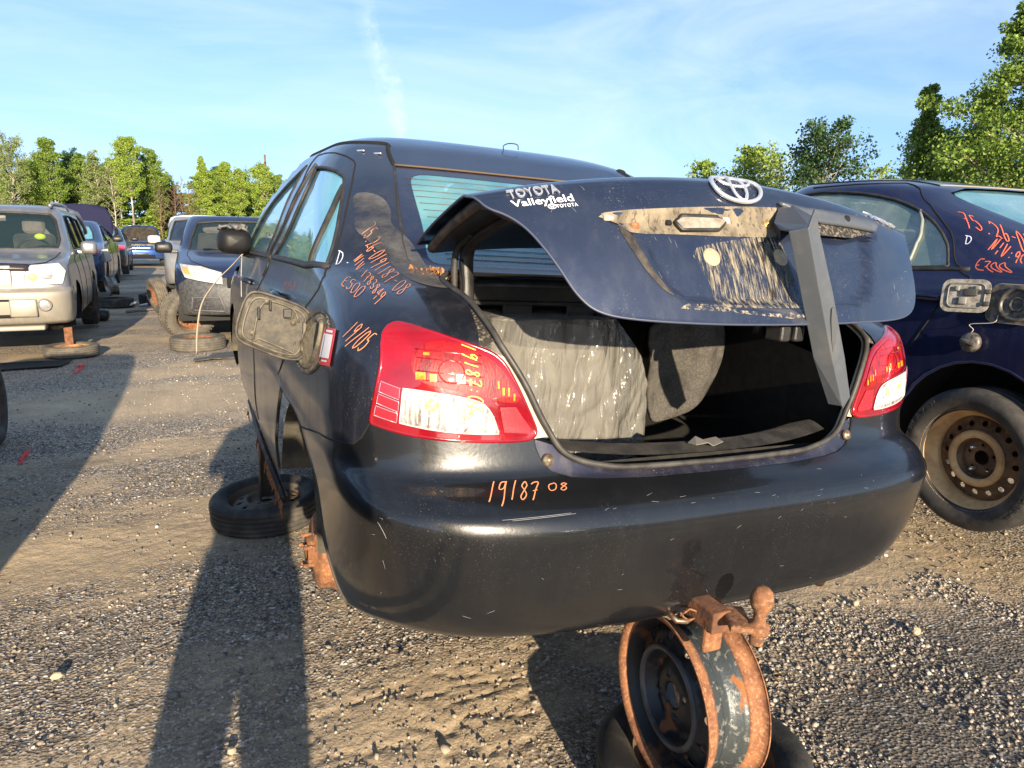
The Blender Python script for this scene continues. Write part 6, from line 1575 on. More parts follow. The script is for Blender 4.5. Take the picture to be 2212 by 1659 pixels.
# ---- generic saloon shell for the cars farther back
def saloon(name, label, loc, rz, mat, L=4.45, Wd=.87, H=1.43, front_near=True, hood=None, boot=None, head=True, tail=False, glass=DARKG, group=None, suv=False, wheels=True, lift=.2, style='steel', detail=True, holes=(), round_=None):
    h = H / 1.43
    rows = [(.22, .17, .2, .14, L - .14, Wd - .07), (.24, .20, .22, .04, L - .05, Wd - .03), (.40, .4, .4, 0, L, Wd), (.55, .55, .55, 0, L, Wd + .005), (.66, .68, .72, .05, L - .03, Wd), (.76, .80, .88, .12, L - .06, Wd - .01),
            (.86 * h, .88, .97, .42, L - .10, Wd - .03), (.95 * h, .94, 1.02 * h, 1.0, L - .48, Wd - .06), (1.0 * h, .98 * h, 1.05 * h, 1.16, L - .62, Wd - .08), (1.18 * h, 1.15 * h, 1.17 * h, 1.58, L - .92, Wd - .15), (1.34 * h, 1.32 * h, 1.33 * h, 2.0, L - 1.25, Wd - .23), (1.40 * h, 1.39 * h, 1.40 * h, 2.2, L - 1.45, Wd - .31), (H, H, H, 2.5, L - 1.8, .03)]
    if suv:
        rows = [(.28, .22, .3, .16, L - .1, Wd - .06), (.30, .24, .3, .06, L - .05, Wd - .02), (.45, .45, .5, .0, L, Wd), (.62, .62, .7, .0, L, Wd + .005), (.74, .76, .85, .05, L, Wd), (.86, .88, .95, .14, L - .02, Wd - .01),
                (.98, .98, 1.05, .45, L - .03, Wd - .03), (1.08, 1.06, 1.1, 1.05, L - .05, Wd - .05), (1.12, 1.10, 1.13, 1.2, L - .08, Wd - .07), (1.32, 1.30, 1.32, 1.55, L - .16, Wd - .13), (1.53, 1.52, 1.52, 1.95, L - .3, Wd - .21), (1.60, 1.60, 1.59, 2.15, L - .42, Wd - .29), (H, H, H - .02, 2.9, L - 1.2, .03)]
    S = Rings(rows, nr=(3.4 if not round_ else round_[0]), Lr=(.62 if not round_ else round_[1]), Lf=.5, nf=3.6, upd={k: (.38, .42) for k in range(7, 13)})
    car = thing(name, label, 'car', (loc[0], loc[1], lift), (0, 0, R(rz)), group)
    zt = H - (.10 if not suv else .07); zb = (1.00 if not suv else 1.09) * (h if not suv else 1)
    ws = [(abs(a), b) for a, b in S.xz([(.001, zb + .02), (.3, zb + .02), ((.74 if suv else .66), zb + .03), ((.70 if suv else .62), zb + .18), ((.60 if suv else .54), zt - .03), (.3, zt), (.001, zt)])]
    ws[0] = (.001, ws[0][1]); ws[-1] = (.001, ws[-1][1])
    yA, yE = 1.55, L - (1.05 if not suv else .75)
    zs = .97 * h if not suv else 1.14
    w1 = S.yz([(yA, zs + .03), (2.25, zs + .02), (2.25, zt - .03), (yA + .72, zt - .04)]); w2 = S.yz([(2.36, zs + .02), (yE, zs + .06), (yE - .25, zt - .05), (2.36, zt - .03)])
    fa = arch_of(S, .85, .31, .345 if not suv else .38); ra = arch_of(S, L - 1.0, .31, .345 if not suv else .38)
    fh = []
    body_panels(S, car, mat, [ws, w1, w2], [fa, ra], du=.08, dv=.4, front_holes=fh)
    full = ws + [(-a, b) for a, b in ws[::-1]]
    g = patch('windscreen' if front_near else 'rear_window', S, full, glass, car, (), .08, .5, off=-.012)
    seam('window_rubber', S, full, RUBBER, g, .014, -.004, closed=True)
    for sg in (1, -1):
        Mr = (lambda q: q) if sg > 0 else (lambda q: [(-a, c) for a, c in q])
        for w in (w1, w2):
            gw = patch('side_window', S, Mr(w), glass, car, (), .1, .6, off=-.012); seam('window_rubber', S, Mr(w), RUBBER, gw, .010, -.003, closed=True)
        for y in (1.45, 2.30, L - 1.15): seam('door_gap', S, Mr(S.yz([(y, .93), (y, .7), (y, .45), (y, .25)])), GAP, car, .005)
        if wheels:
            for y in (.85, L - 1.0): put_wheel(car, -sg * (Wd - .10), y, .27, .31, .19, .195, style=style, face=.0)
    arch_dark(car, Wd, .85, .31, .36 if not suv else .39); arch_dark(car, Wd, L - 1.0, .31, .36 if not suv else .39); belly(car, Wd, .3, L - .3, .2)
    seats(car, (2.2,), .92 if not suv else 1.05, .58, Wd)
    return car, S

HL = M('headlight_warm', (.52, .50, .44), .12, metal=.3, coat=1., crough=.03, c2=(.70, .67, .58), sc=14)
def headlamps(car, S, pts, amber=None, z=0):
    for sg in (1, -1):
        q = [(sg * abs(a), b) for a, b in S.xz(pts)]
        H = patch('headlight', S, q, HL, car, (), .03, .2, off=.009); seam('headlight_edge', S, q, GAP, H, .006, .004, closed=True)
        if amber: patch('amber_patch', S, [(sg * abs(a), b) for a, b in S.xz(amber)], M('dull_amber', (.60, .28, .06), .3, coat=.8), H, (), .03, .2, off=.012)
        for (x, zz, r) in ((pts[0][0] + .12, (pts[0][1] + pts[-1][1]) / 2 + .01, .045), (pts[0][0] + .25, (pts[0][1] + pts[-1][1]) / 2 + .03, .045)):
            u, v = S.xz([(x, zz)])[0]; p, n = S.at(sg * abs(u), v); A = frame(p + n * .012, n.orthogonal(), n.cross(n.orthogonal()))
            if (A.to_3x3() @ Vector((0, 0, 1))).dot(n) < 0: A = A @ Matrix.Rotation(math.pi, 4, 'X')
            MB().lathe([(0, .010), (r * .6, .009), (r, 0)], 20, A).build('lamp_reflector', MATS['bulb_glass'], H)

# dark blue crossover facing the camera, one wheel turned out
CX = paint('crossover_paint', (.014, .024, .070), da=.10, metal=.45, rough=.25)  # base colour made bluer to paint in skylight on the bonnet
car, S = saloon('dark_crossover', 'dark navy crossover facing the camera beyond the black sedan, front wheel turned out', (-.22, 8.75), -1.5, CX, L=4.6, Wd=.935, H=1.60, suv=True, lift=.14, wheels=False, glass=CLEARG, round_=(2.7, .85))
lowc = [patch('lower_bumper', S, [(sg * .001, .2), (sg * .001, 4.3), (sg * .8, 4.2), (sg * 1.05, 3.4), (sg * 1.12, .2)], M('bumper_grey', (.040, .042, .048), .55, c2=(.08, .078, .075), sc=30, bump=.1, bsc=200), car, (), .05, .3, off=.004) for sg in (1, -1)]
join(lowc)
headlamps(car, S, [(.36, .69), (.80, .77), (.86, .94), (.60, .91), (.36, .84)], [(.72, .80), (.80, .82), (.84, .91), (.76, .89)])
MB().box((0, -.01, .72), (.62, .03, .14)).build('grille', GAP, car, bev=.02)
for sg in (1, -1):
    q = [(sg * abs(a), b) for a, b in S.xz([(.34, .35), (.74, .36), (.72, .52), (.40, .53)])]
    gq = patch('lower_grille', S, q, M('grille_grey', (.06, .06, .065), .6, c2=(.015, .015, .015), sc=60), car, (), .04, .3, off=.010); seam('grille_edge', S, q, M('edge_grey', (.10, .10, .11), .4), gq, .010, .012, closed=True)
    b_ = MB().box((-sg * 1.07, 1.70, 1.13), (.24, .13, .16)).build('door_mirror', PLAST, car, bev=.055); MB().box((-sg * .93, 1.72, 1.07), (.14, .05, .05)).build('mirror_foot', PLAST, b_, bev=.01)
    MB().box((-sg * 1.19, 1.70, 1.13), (.02, .05, .06)).build('mirror_reflector', GREYP, b_, bev=.008)
    seam('bonnet_gap', S, [(sg * abs(a), b) for a, b in S.xz([(.50, .90), (.72, .98), (.76, 1.05), (.74, 1.10)])], GAP, car, .005)
MB().tube([(-.55, 1.12, 1.125), (.1, 1.05, 1.12)], .012, 6).build('wiper', PLAST, car)
put_wheel(car, -.80, .70, .26, .355, .24, .21, steer=R(-62), tilt=R(12), tyre=TYRED, rimmat=RUST, tread='block', face=.0)
put_wheel(car, .84, .83, .30, .355, .24, .21, tyre=TYRED, rimmat=RUST)
for x in (.84, -.84): put_wheel(car, x, 3.6, .26, .355, .24, .21, tyre=TYRED, rimmat=RUST)
t = flat_wheel('spare_wheel', 'tyre lying flat under the turned wheel of the dark crossover', (-.92, 8.92, .08), .34, .17, .21, TYRED, RUSTD)

# ---- pale silver hatchback beyond, tailgate up
car, S = saloon('pale_hatchback', 'pale silver hatchback behind the dark crossover with its tailgate raised', (-.42, 14.0), 0, paint('pale_silver_paint', (.36, .36, .35), da=.3, metal=.7), L=4.3, Wd=.86, H=1.62, suv=True, lift=.22, glass=DARKG)
tg = bpy.data.objects.new('tailgate', None); COL.objects.link(tg); tg.parent = car; tg.location = (0, 4.0, 1.58); tg.rotation_euler = (R(72), 0, 0)
pts = smoothpoly([(-.60, 0), (-.68, -.45), (-.70, -.90), (.70, -.90), (.68, -.45), (.60, 0)], it=2)
MB().tube([(a, .04, b) for a, b in pts], .07, 8, closed=True, flat=.7).build('gate_frame', M('cream_trim', (.55, .53, .47), .5), tg)
MB().tube([(a * .95, -.02, b * .95) for a, b in pts], .05, 8, closed=True, flat=.6).build('inner_trim', MATS['cream_trim'], tg)
MB().add([(-.58, .05, -.04), (.58, .05, -.04), (.64, .05, -.85), (-.64, .05, -.85)], [(0, 1, 2, 3)]).build('gate_window', DARKG, tg, smooth=False)
MB().box((-1.02, 1.6, 1.12), (.24, .14, .16)).build('door_mirror', MATS['cream_trim'], car, bev=.05)
t = thing('leaning_wheel', 'dusty wheel leaning by the pale hatchback', 'wheel', (-1.42, 13.6, .34), (R(8), R(80), R(25))); wheel_parts(t, .33, .20, .20, tyre=TYRED, rimmat=RUSTD)

# ---- royal blue saloon with raised bonnet
BL = paint('royal_blue_paint', (.020, .075, .26), da=.08, metal=.5, rough=.25)
car, S = saloon('blue_saloon', 'royal blue saloon facing the camera with its bonnet raised, bumper torn off one side', (-2.24, 33.5), 1, BL, L=4.5, Wd=.875, H=1.43, lift=.14, glass=DARKG)
headlamps(car, S, [(.46, .62), (.80, .70), (.84, .80), (.62, .78), (.46, .70)])
MB().box((0, -.02, .68), (.70, .04, .06)).build('grille', CHROME, car, bev=.01); MB().box((0, -.012, .34), (1.0, .03, .12)).build('lower_grille', GAP, car, bev=.01)
MB().box((0, -.025, .43), (.5, .02, .09)).build('number_plate_base', PLAST, car, bev=.005)
MB().box((0, .5, .80), (1.3, .75, .10)).build('engine_cover', M('engine_grey', (.12, .115, .105), .6, c2=(.03, .03, .03), sc=9), car, bev=.03)
bn = bpy.data.objects.new('bonnet', None); COL.objects.link(bn); bn.parent = car; bn.location = (0, 1.0, .96); bn.rotation_euler = (R(-46), 0, 0)
def hoodF(u, v): return np.stack([u, v, .05 * (1 - (u / .75) ** 2) - .04 * (v / .9) ** 2], 1), np.tile(np.array([0, 0, 1.]), (len(u), 1))
def hood(par, mt, k=1.0, lining=None):
    q = smoothpoly([(-.68 * k, 0), (.68 * k, 0), (.74 * k, -.45), (.66 * k, -.85), (.35 * k, -.95), (-.35 * k, -.95), (-.66 * k, -.85), (-.74 * k, -.45)], it=2, keep=(0, 1))
    solid(patch('bonnet_skin', hoodF, q, mt, par, (), .12, .12), .02)
    patch('bonnet_lining', hoodF, [(a * .9, b * .92 - .03) for a, b in q], lining or M('sound_mat', (.075, .065, .05), .9, c2=(.035, .03, .025), sc=6, bump=.6, bsc=9, bdist=.05), par, (), .12, .12, off=-.05)
hood(bn, BL)
for sg in (1, -1):
    b_ = MB().box((-sg * 1.02, 1.62, 1.0), (.20, .12, .13)).build('door_mirror', BL, car, bev=.04); MB().box((-sg * .90, 1.64, .97), (.12, .05, .04)).build('mirror_foot', BL, b_)
o = MB().add([(-3.40, 33.4, .95), (-3.20, 33.3, .95), (-3.15, 33.2, .45), (-2.97, 33.1, .12), (-3.20, 33.1, .02), (-3.33, 33.2, .40), (-3.43, 33.3, .45)], [(0, 1, 2, 6), (2, 3, 4, 5), (2, 5, 6)]).build('torn_wing', PLAST, None, False); solid(o, .02)
tag(o, 'torn black wing liner hanging beside the royal blue saloon', 'car part')

# ---- blue saloon right behind the silver off-roader, seen from the rear, bonnet up
DB = paint('mid_blue_paint', (.02, .05, .12), da=.10, metal=.5, rough=.22)
car, S = saloon('far_blue_saloon', 'blue saloon seen from behind, just past the silver off-roader, its dark bonnet raised', (-3.28, 15.2), -1, DB, L=4.7, Wd=.90, H=1.46, front_near=False, lift=.28, glass=SIDEG)
for sg in (1, -1): patch('tail_lamp', S, [(sg * abs(a), b) for a, b in S.xz([(.55, .72), (.80, .74), (.84, .88), (.58, .88)])], REDL, car, (), .04, .3, off=.008)
bn = bpy.data.objects.new('bonnet', None); COL.objects.link(bn); bn.parent = car; bn.location = (.16, 3.75, .96); bn.rotation_euler = (R(-80), R(0), R(180)); bn.scale = (.9, .95, 1); hood(bn, M('purple_bonnet', (.014, .015, .042), .85, spec=.15), 1.05, MATS['purple_bonnet'])
MB().box((.98, 2.95, 1.04), (.22, .12, .14)).build('door_mirror', PLAST, car, bev=.05)
o = MB().box((0, 0, 0), (.32, .03, .26), Matrix.Rotation(R(-14), 4, 'Y')).build('open_fuel_flap', M('white_flap', (.40, .39, .36), .4), car, bev=.05); o.location = (.84, .55, .70); o.rotation_euler = (0, 0, R(14))
t = thing('rim_stand', 'stood-up pale wheel rim propping the far blue saloon', 'rim', (-2.28, 15.3, .42), (0, R(80), R(15))); wheel_parts(t, .3, .20, .20, tyre_on=False, rimmat=M('pale_rim2', (.30, .30, .28), .4, metal=.5, c2=(.15, .14, .12), sc=9), face=.02)
flat_wheel('spare_wheel', 'dark tyre lying flat under the pale wheel rim', (-2.22, 15.1, .10), .33, .17, .20, TYRE, RUSTD)
flat_wheel('spare_wheel', 'wide dark tyre lying flat in the lane beside the crossover wheel', (-1.50, 15.6, .11), .33, .22, .21, TYRE, RUSTD)
o = MB().box((-2.32, 12.7, .10), (.28, .30, .18)).build('rubber_block', PLAST, None, bev=.05); tag(o, 'dark rubber block on the ground behind the silver off-roader', 'block')
mb = MB(); mb.tube(crv([(-2.0, 14.9, .04), (-1.85, 15.0, .10), (-1.80, 15.1, .03), (-1.65, 15.0, .06)], 5), .025, 6); tag(mb.build('bent_pipe', M('white_pipe', (.6, .6, .62), .4), None), 'white bent pipe left of the wide dark tyre', 'pipe')

# ---- black saloon with a lit-looking tail lamp, farther along
car, S = saloon('black_saloon', 'black saloon seen from behind with its boot lid raised and a red tail lamp', (-3.22, 23.5), 0, paint('black_paint', (.012, .014, .020), da=.08, metal=.3, rough=.25), L=4.5, Wd=.87, H=1.43, front_near=False, lift=.22, glass=SIDEG)
for sg in (1, -1): patch('tail_lamp', S, [(sg * abs(a), b) for a, b in S.xz([(.50, .70), (.80, .72), (.83, .86), (.56, .88)])], M('bright_red_lens', (.85, .02, .03), .15, coat=1.), car, (), .04, .3, off=.008)
bl = bpy.data.objects.new('boot_lid', None); COL.objects.link(bl); bl.parent = car; bl.location = (0, 1.0, 1.0); bl.rotation_euler = (R(-58), 0, 0)
MB().tube([(a * .85, b * .7, 0) for a, b in smoothpoly([(-.7, 0), (-.75, -.9), (.75, -.9), (.7, 0)], it=2)], .05, 8, closed=True).build('lid_frame', PLAST, bl)
b_ = MB().box((1.02, 2.9, 1.03), (.22, .12, .13)).build('door_mirror', PLAST, car, bev=.05)
car, S = saloon('grey_saloon', 'dark grey saloon farthest along the lane with its bonnet raised like an arch', (-4.0, 30.5), 0, paint('slate_paint', (.03, .06, .12), da=.1, metal=.4), L=4.5, Wd=.87, H=1.43, front_near=False, lift=.25)
bn = bpy.data.objects.new('bonnet', None); COL.objects.link(bn); bn.parent = car; bn.location = (0, 3.6, 1.0); bn.rotation_euler = (R(-70), 0, R(180)); hood(bn, MATS['purple_bonnet'], 1.05, MATS['purple_bonnet'])

# ---- unseen cars: left one throws the long shadow, added rear row darkens bumper reflections
car, S = saloon('parked_wagon', 'grey estate parked left of the photographer, outside the picture', (-3.17, 4.2), 180, paint('grey_paint', (.10, .10, .11), da=.2, metal=.5), L=4.6, Wd=.88, H=1.60, suv=True, lift=.03)
for x, y, lb in ((-1.0, -8.4, 'grey estate parked straight behind the photographer, outside the picture'), (1.6, -8.8, 'grey estate parked behind the photographer to the right, outside the picture'), (4.2, -8.5, 'grey estate parked farthest right behind the photographer, outside the picture')):
    car, S = saloon('parked_wagon', lb, (x, y), 180, MATS['grey_paint'], L=4.5, Wd=.88, H=1.55, suv=True, lift=.1)
# ------------------------------------------------------------------ trees
def leaf_mat(name, c1, c2, c3):
    m = bpy.data.materials.new(name); m.use_nodes = True; nt = m.node_tree; N, L = nt.nodes, nt.links; b = N['Principled BSDF']
    g = N.new('ShaderNodeNewGeometry'); r = N.new('ShaderNodeValToRGB'); e = r.color_ramp.elements
    e[0].position = 0; e[0].color = (*c1, 1); e[1].position = 1; e[1].color = (*c3, 1); k = e.new(.5); k.color = (*c2, 1)
    L.new(g.outputs['Random Per Island'], r.inputs[0]); L.new(r.outputs[0], b.inputs['Base Color']); b.inputs['Roughness'].default_value = .6
    t = N.new('ShaderNodeBsdfTranslucent'); L.new(r.outputs[0], t.inputs['Color']); mx = N.new('ShaderNodeMixShader'); mx.inputs[0].default_value = .3
    L.new(b.outputs[0], mx.inputs[1]); L.new(t.outputs[0], mx.inputs[2]); L.new(mx.outputs[0], N['Material Output'].inputs['Surface'])
    return m
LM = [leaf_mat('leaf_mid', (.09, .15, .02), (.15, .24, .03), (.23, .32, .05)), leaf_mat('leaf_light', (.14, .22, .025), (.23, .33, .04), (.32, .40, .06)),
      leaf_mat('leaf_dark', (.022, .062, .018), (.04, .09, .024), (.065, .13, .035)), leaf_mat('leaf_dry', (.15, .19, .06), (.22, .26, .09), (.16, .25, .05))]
BARK = M('bark', (.42, .38, .31), .9, c2=(.10, .085, .065), sc=6, stretch=(1, 1, .2)); BARKB = M('brown_bark', (.20, .13, .085), .9, c2=(.10, .065, .045), sc=6)

def tree_mesh(seed, h, w, mat, leaf=.22, n=3400, base=.22, shape='oval', bark=BARK, lean=0., bare=False, thick=.09, nb=26, spread=.34):
    rnd = np.random.default_rng(seed); tb = MB(); ends = []
    top = Vector((lean * h, 0, h * (.96 if not bare else 1)))
    trunk = crv([(0, 0, -.1), (rnd.normal(0, .02) * h, rnd.normal(0, .02) * h, h * .35), (lean * h * .6 + rnd.normal(0, .02) * h, rnd.normal(0, .02) * h, h * .65), tuple(top)], 5)
    tb.tube(trunk, list(np.linspace(thick, .012, len(trunk))), 7)
    nb = nb if not bare else 34
    for i in range(nb):
        t = base + (1 - base) * (i + .5) / nb * .97; k = min(int(t * (len(trunk) - 1)), len(trunk) - 2); f = t * (len(trunk) - 1) - k
        p = Vector(trunk[k]).lerp(Vector(trunk[k + 1]), f); a = i * 2.4 + rnd.uniform(-.5, .5)
        rel = (t - base) / (1 - base)
        prof = {'oval': math.sin(math.pi * min(.98, rel * .82 + .16)) ** .7, 'cone': (1 - rel) ** 1.0 * .97 + .05, 'open': .45 + .6 * math.sin(math.pi * min(1, rel * .9 + .1))}[shape]
        r = w * prof * rnd.uniform(.55, 1.12)
        e = p + Vector((math.cos(a) * r, math.sin(a) * r, r * rnd.uniform(.5, 1.35) if shape != 'cone' else r * rnd.uniform(.2, .7)))
        m1 = p.lerp(e, .5) + Vector((0, 0, -r * .08))
        tb.tube([p, m1, e], [thick * .42 * (1 - rel * .6), thick * .22, .006], 5, cap=False); ends.append((p, e, r))
        for j in range(2 if not bare else 5):
            q = p.lerp(e, rnd.uniform(.4, .9)); e2 = q + Vector((rnd.normal(), rnd.normal(), abs(rnd.normal()) * .7)) * r * .35; tb.tube([q, e2], [.014, .004], 4, cap=False); ends.append((q, e2, r * .5))
    V = []; F = []
    if not bare:
        C = np.array([tuple(e) for _, e, _ in ends] + [tuple(p.lerp(e, .6)) for p, e, _ in ends]); Rr = np.array([r for *_, r in ends] * 2)
        idx = rnd.integers(0, len(C), n); off = rnd.normal(size=(n, 3)); off /= np.linalg.norm(off, axis=1, keepdims=True); off *= (rnd.random((n, 1)) ** .5) * (Rr[idx][:, None] * spread + leaf * 1.3)
        off[:, 2] *= .8; ctr = C[idx] + off
        a = rnd.normal(size=(n, 3)); a /= np.linalg.norm(a, axis=1, keepdims=True); b = np.cross(a, rnd.normal(size=(n, 3))); b /= np.linalg.norm(b, axis=1, keepdims=True)
        s = leaf * rnd.uniform(.45, 1.1, (n, 1)) * .5
        V = np.stack([ctr - a * s - b * s * .2, ctr - b * s * .75, ctr + a * s, ctr + b * s * .75], 1).reshape(-1, 3); F = np.arange(n * 4).reshape(n, 4)
    return tb, V, F

def make_tree(name, label, seed, h, w, mat, loc, group=None, cat='tree', **k):
    t = thing(name, label, cat, loc, (0, 0, 0), group)
    bark = k.get('bark', BARK); tb, V, F = tree_mesh(seed, h, w, mat, **k)
    tb.build('trunk', bark, t)
    if len(V):
        me = bpy.data.meshes.new('crown'); V = np.ascontiguousarray(V); me.vertices.add(len(V)); me.vertices.foreach_set('co', V.ravel())
        me.loops.add(F.size); me.loops.foreach_set('vertex_index', F.ravel().astype(np.int32)); me.polygons.add(len(F))
        me.polygons.foreach_set('loop_start', np.arange(0, F.size, 4, dtype=np.int32)); me.polygons.foreach_set('loop_total', np.full(len(F), 4, np.int32)); me.update(calc_edges=True); me.materials.append(mat)
        o = bpy.data.objects.new('crown', me); COL.objects.link(o); o.parent = t
    return t

def dup_tree(src, loc, rz, s, label, group):
    r = src.copy(); COL.objects.link(r); r.location = loc; r.rotation_euler = (0, 0, rz); r.scale = s; r['label'] = label; r['group'] = group
    for ch in src.children:
        c = ch.copy(); COL.objects.link(c); c.parent = r
    return r

def K(x, y, z, k=1.4):
    """a spot k times farther off than first paced out, with the height that keeps its skyline"""
    return (-1.17 + (x + 1.17) * k, -1.17 + (y + 1.17) * k, 1.48 + (z - 1.48) * k)
G = 'trees of the wood beyond the yard'
front = [(-12.7, 59.7, 6.6, 1, 'oval'), (-10.1, 56.1, 7.1, 3, 'open'), (-10.4, 64.2, 6.5, 0, 'oval'), (-8.2, 58.4, 7.6, 0, 'oval'), (-7.3, 62.5, 6.9, 2, 'open'), (-5.7, 58.7, 6.8, 3, 'open'), (-5.0, 65.7, 7.1, 0, 'oval'),
         (-3.3, 55.8, 7.8, 1, 'oval'), (-2.1, 58.8, 7.3, 0, 'open'), (-1.2, 66.8, 6.0, 2, 'oval'), (1.4, 58.8, 7.2, 1, 'cone'), (3.1, 60.7, 7.0, 1, 'oval'), (4.7, 64.6, 6.5, 0, 'oval'), (5.6, 58.4, 6.6, 1, 'oval'), (7.4, 62.3, 6.3, 0, 'oval')]
words = ['slender pale green tree farthest left of the wood', 'bare looking pale tree at the left edge of the wood', 'bushy green tree left of the tall round topped one', 'tall full green tree above the silver off-roader roof', 'dark open tree above the silver off-roader mirror',
         'thin pale brown tree with few leaves, right of the tall full tree', 'green tree behind the thin brown one', 'tallest slim tree with a knob of leaves on top', 'open airy tree just right of the tallest slim tree', 'low dark tree in the dip of the skyline', 'pointed light green tree right of the dip',
         'light green tree second right of the dip', 'mid green tree above the dark crossover', 'light green tree behind the crossover roof', 'round green tree next to the black sedan window']
protos = []
for i, ((x, y, z, mi, sh), wd) in enumerate(zip(front, words)):
    X, Y, H = K(x, y, z * 1.03); sp = (1.3, 1.65, 1.05)[i % 3]
    n = 8000 if mi == 3 else 19000
    protos.append(make_tree('broadleaf_tree', wd, 100 + i, H, sp * (.8 if i == 7 else 1), LM[mi], (X, Y, 0), G, leaf=.165, n=n, base=.22 if i not in (7,) else .42, shape=sh, thick=.12, nb=64, spread=.17))
rnd = random.Random(4)
SL = ['slender tree between the two leftmost trees of the wood', 'slender tree left of the tall full tree behind the silver off-roader', 'slender tree just left of the thin dry looking one', 'slender tree just left of the tallest slim tree', 'slender tree close right of the tallest slim tree', 'slender low tree at the left side of the skyline dip',
      'slender tree right beside the pointed light green tree', 'slender tree between the two rightmost light green trees', 'slender tree left of the round one by the black sedan window', 'slender tree half hidden by the black sedan roof', 'slender tree cut off by the left edge of the picture', 'slender tree behind the dark open tree above the off-roader mirror']
for k, (x, y, z) in enumerate([(-11.5, 60, 6.9), (-9.2, 61, 6.9), (-6.6, 60.5, 7.2), (-4.2, 60, 7.0), (-2.7, 62, 6.6), (-1.7, 61, 6.4), (2.2, 60, 6.3), (4.0, 59, 6.5), (6.5, 61, 6.2), (8.5, 62, 6.0), (-13.6, 58, 6.9), (-7.9, 62, 6.7)]):
    X, Y, H = K(x, y, z)
    make_tree('slender_tree', SL[k], 500 + k, H, 1.0, LM[(0, 1)[k % 2]], (X, Y, 0), 'slender young trees of the front row', leaf=.16, n=7000, base=.35, shape='oval', thick=.07, nb=30)
WOOD = {}
def mass(src, loc, rz, sc, mi):
    # back rows nobody could tell apart: gathered into one wood per leaf colour
    cr_ = [c for c in src.children if c.name.startswith('crown')][0].data
    n = len(cr_.vertices); V = np.empty(n * 3); cr_.vertices.foreach_get('co', V); V = V.reshape(-1, 4, 3)[::3]; m_ = V.mean(1, keepdims=True); V = (m_ + (V - m_) * 1.65).reshape(-1, 3) * np.array(sc)
    c, s_ = math.cos(rz), math.sin(rz); V = np.stack([V[:, 0] * c - V[:, 1] * s_, V[:, 0] * s_ + V[:, 1] * c, V[:, 2]], 1) + np.array(loc)
    WOOD.setdefault(mi, []).append(V)
for k in range(52):
    s = protos[rnd.choice([0, 2, 3, 4, 6, 8, 11, 12, 13, 14])]
    u = k / 51; x = -34 + 92 * u + rnd.uniform(-1, 1); y = 92 + rnd.uniform(0, 9) + abs(u - .3) * 6
    sc = rnd.uniform(.86, 1.02) * (.74 if -1.5 < x < 1.6 else 1)
    mass(s, (x, y, 0), rnd.uniform(0, 6), (rnd.uniform(1.0, 1.5), rnd.uniform(1, 1.5), sc), rnd.choice([0, 0, 1, 2]))
for k in range(30):
    u = k / 29; x = -24 + 44 * u + rnd.uniform(-.8, .8); y = 76 + rnd.uniform(0, 8)
    mass(protos[rnd.choice([0, 3, 11, 13, 14])], (x, y, -2.2), rnd.uniform(0, 6), (rnd.uniform(.9, 1.3), rnd.uniform(.9, 1.3), rnd.uniform(.45, .68)), rnd.choice([0, 1, 1]))
for i, (x, y, h) in enumerate([(-.3, 80, 6.2), (.5, 82, 7.2), (1.2, 79, 6.6), (1.9, 83, 6.0), (-1.6, 81, 6.5), (-5.9, 79, 8.3)]):
    make_tree('dead_tree', ['bare brown dead tree in the dip of the skyline', 'leaning bare tree with tangled twigs left of the pointed tree', 'thin bare trunk right of the dip', 'short bare trunk under the pointed tree', 'bare trunk behind the blue saloon bonnet', 'pale leafless tree standing among green ones'][i], 300 + i, h, 1.1, None, (x, y, 0), 'bare trees at the edge of the wood', bare=True, bark=BARKB if i < 5 else BARK, n=0, shape='open', thick=.08, base=.12)
# right-hand side
rt_ = [(34.5, 24.6, 9.9, 2.3, 0, 'narrow dark green poplar left of the tall one', 'cone', .18, 12000), (33.6, 19.5, 12.5, 4.7, 0, 'tall bright green poplar at the right edge', 'cone', .16, 38000), (36.4, 17.0, 12.2, 4.7, 0, 'second tall poplar cut by the right edge', 'cone', .16, 28000),
       (42.1, 37.5, 9.4, 2.5, 2, 'dark green dense tree left of the blue saloon roof', 'open', .24, 5200), (47.3, 43.6, 8.4, 2.2, 2, 'lower dark tree joining the dense dark one', 'oval', .26, 3000), (44.2, 46.8, 8.9, 2.3, 1, 'bright yellow green tree above the lid badge', 'oval', .26, 4200),
       (49.7, 49.8, 8.9, 1.9, 3, 'dry pale tree right of the yellow green tree', 'open', .26, 1400), (43.6, 52.7, 8.7, 1.7, 1, 'small light green treetop left above the trunk lid', 'oval', .26, 2600), (53.8, 42.1, 7.9, 1.6, 1, 'small light treetop just left of the tall poplar', 'oval', .24, 900),
       (36.5, 24.0, 6.6, 3.0, 0, 'low green tree at the foot of the tall poplar', 'oval', .18, 9000)]
for i, (x, y, z, w, mi, lb, sh, lf, n) in enumerate(rt_):
    make_tree('broadleaf_tree', lb, 400 + i, z, w, LM[mi], (x, y, 0), 'trees beyond the right side of the yard', leaf=lf * 1.1, n=int(n * 1.5), base=.04 if i in (1, 2, 0) else .2, shape=sh, thick=.16, nb=80 if i in (1, 2) else 40, spread=.26)
for k in range(16):
    mass(protos[rnd.choice([0, 3, 11, 13])], (52 + k * 3 + rnd.uniform(-1, 1), 62 - k * 3.5 + rnd.uniform(-2, 2), 0), rnd.uniform(0, 6), (1.3, 1.3, rnd.uniform(.55, .72)), 0)
for mi, Vs in WOOD.items():
    V = np.concatenate(Vs); o = mk('woodland', V, np.arange(len(V)).reshape(-1, 4), LM[mi], None, False); o['kind'] = 'stuff'
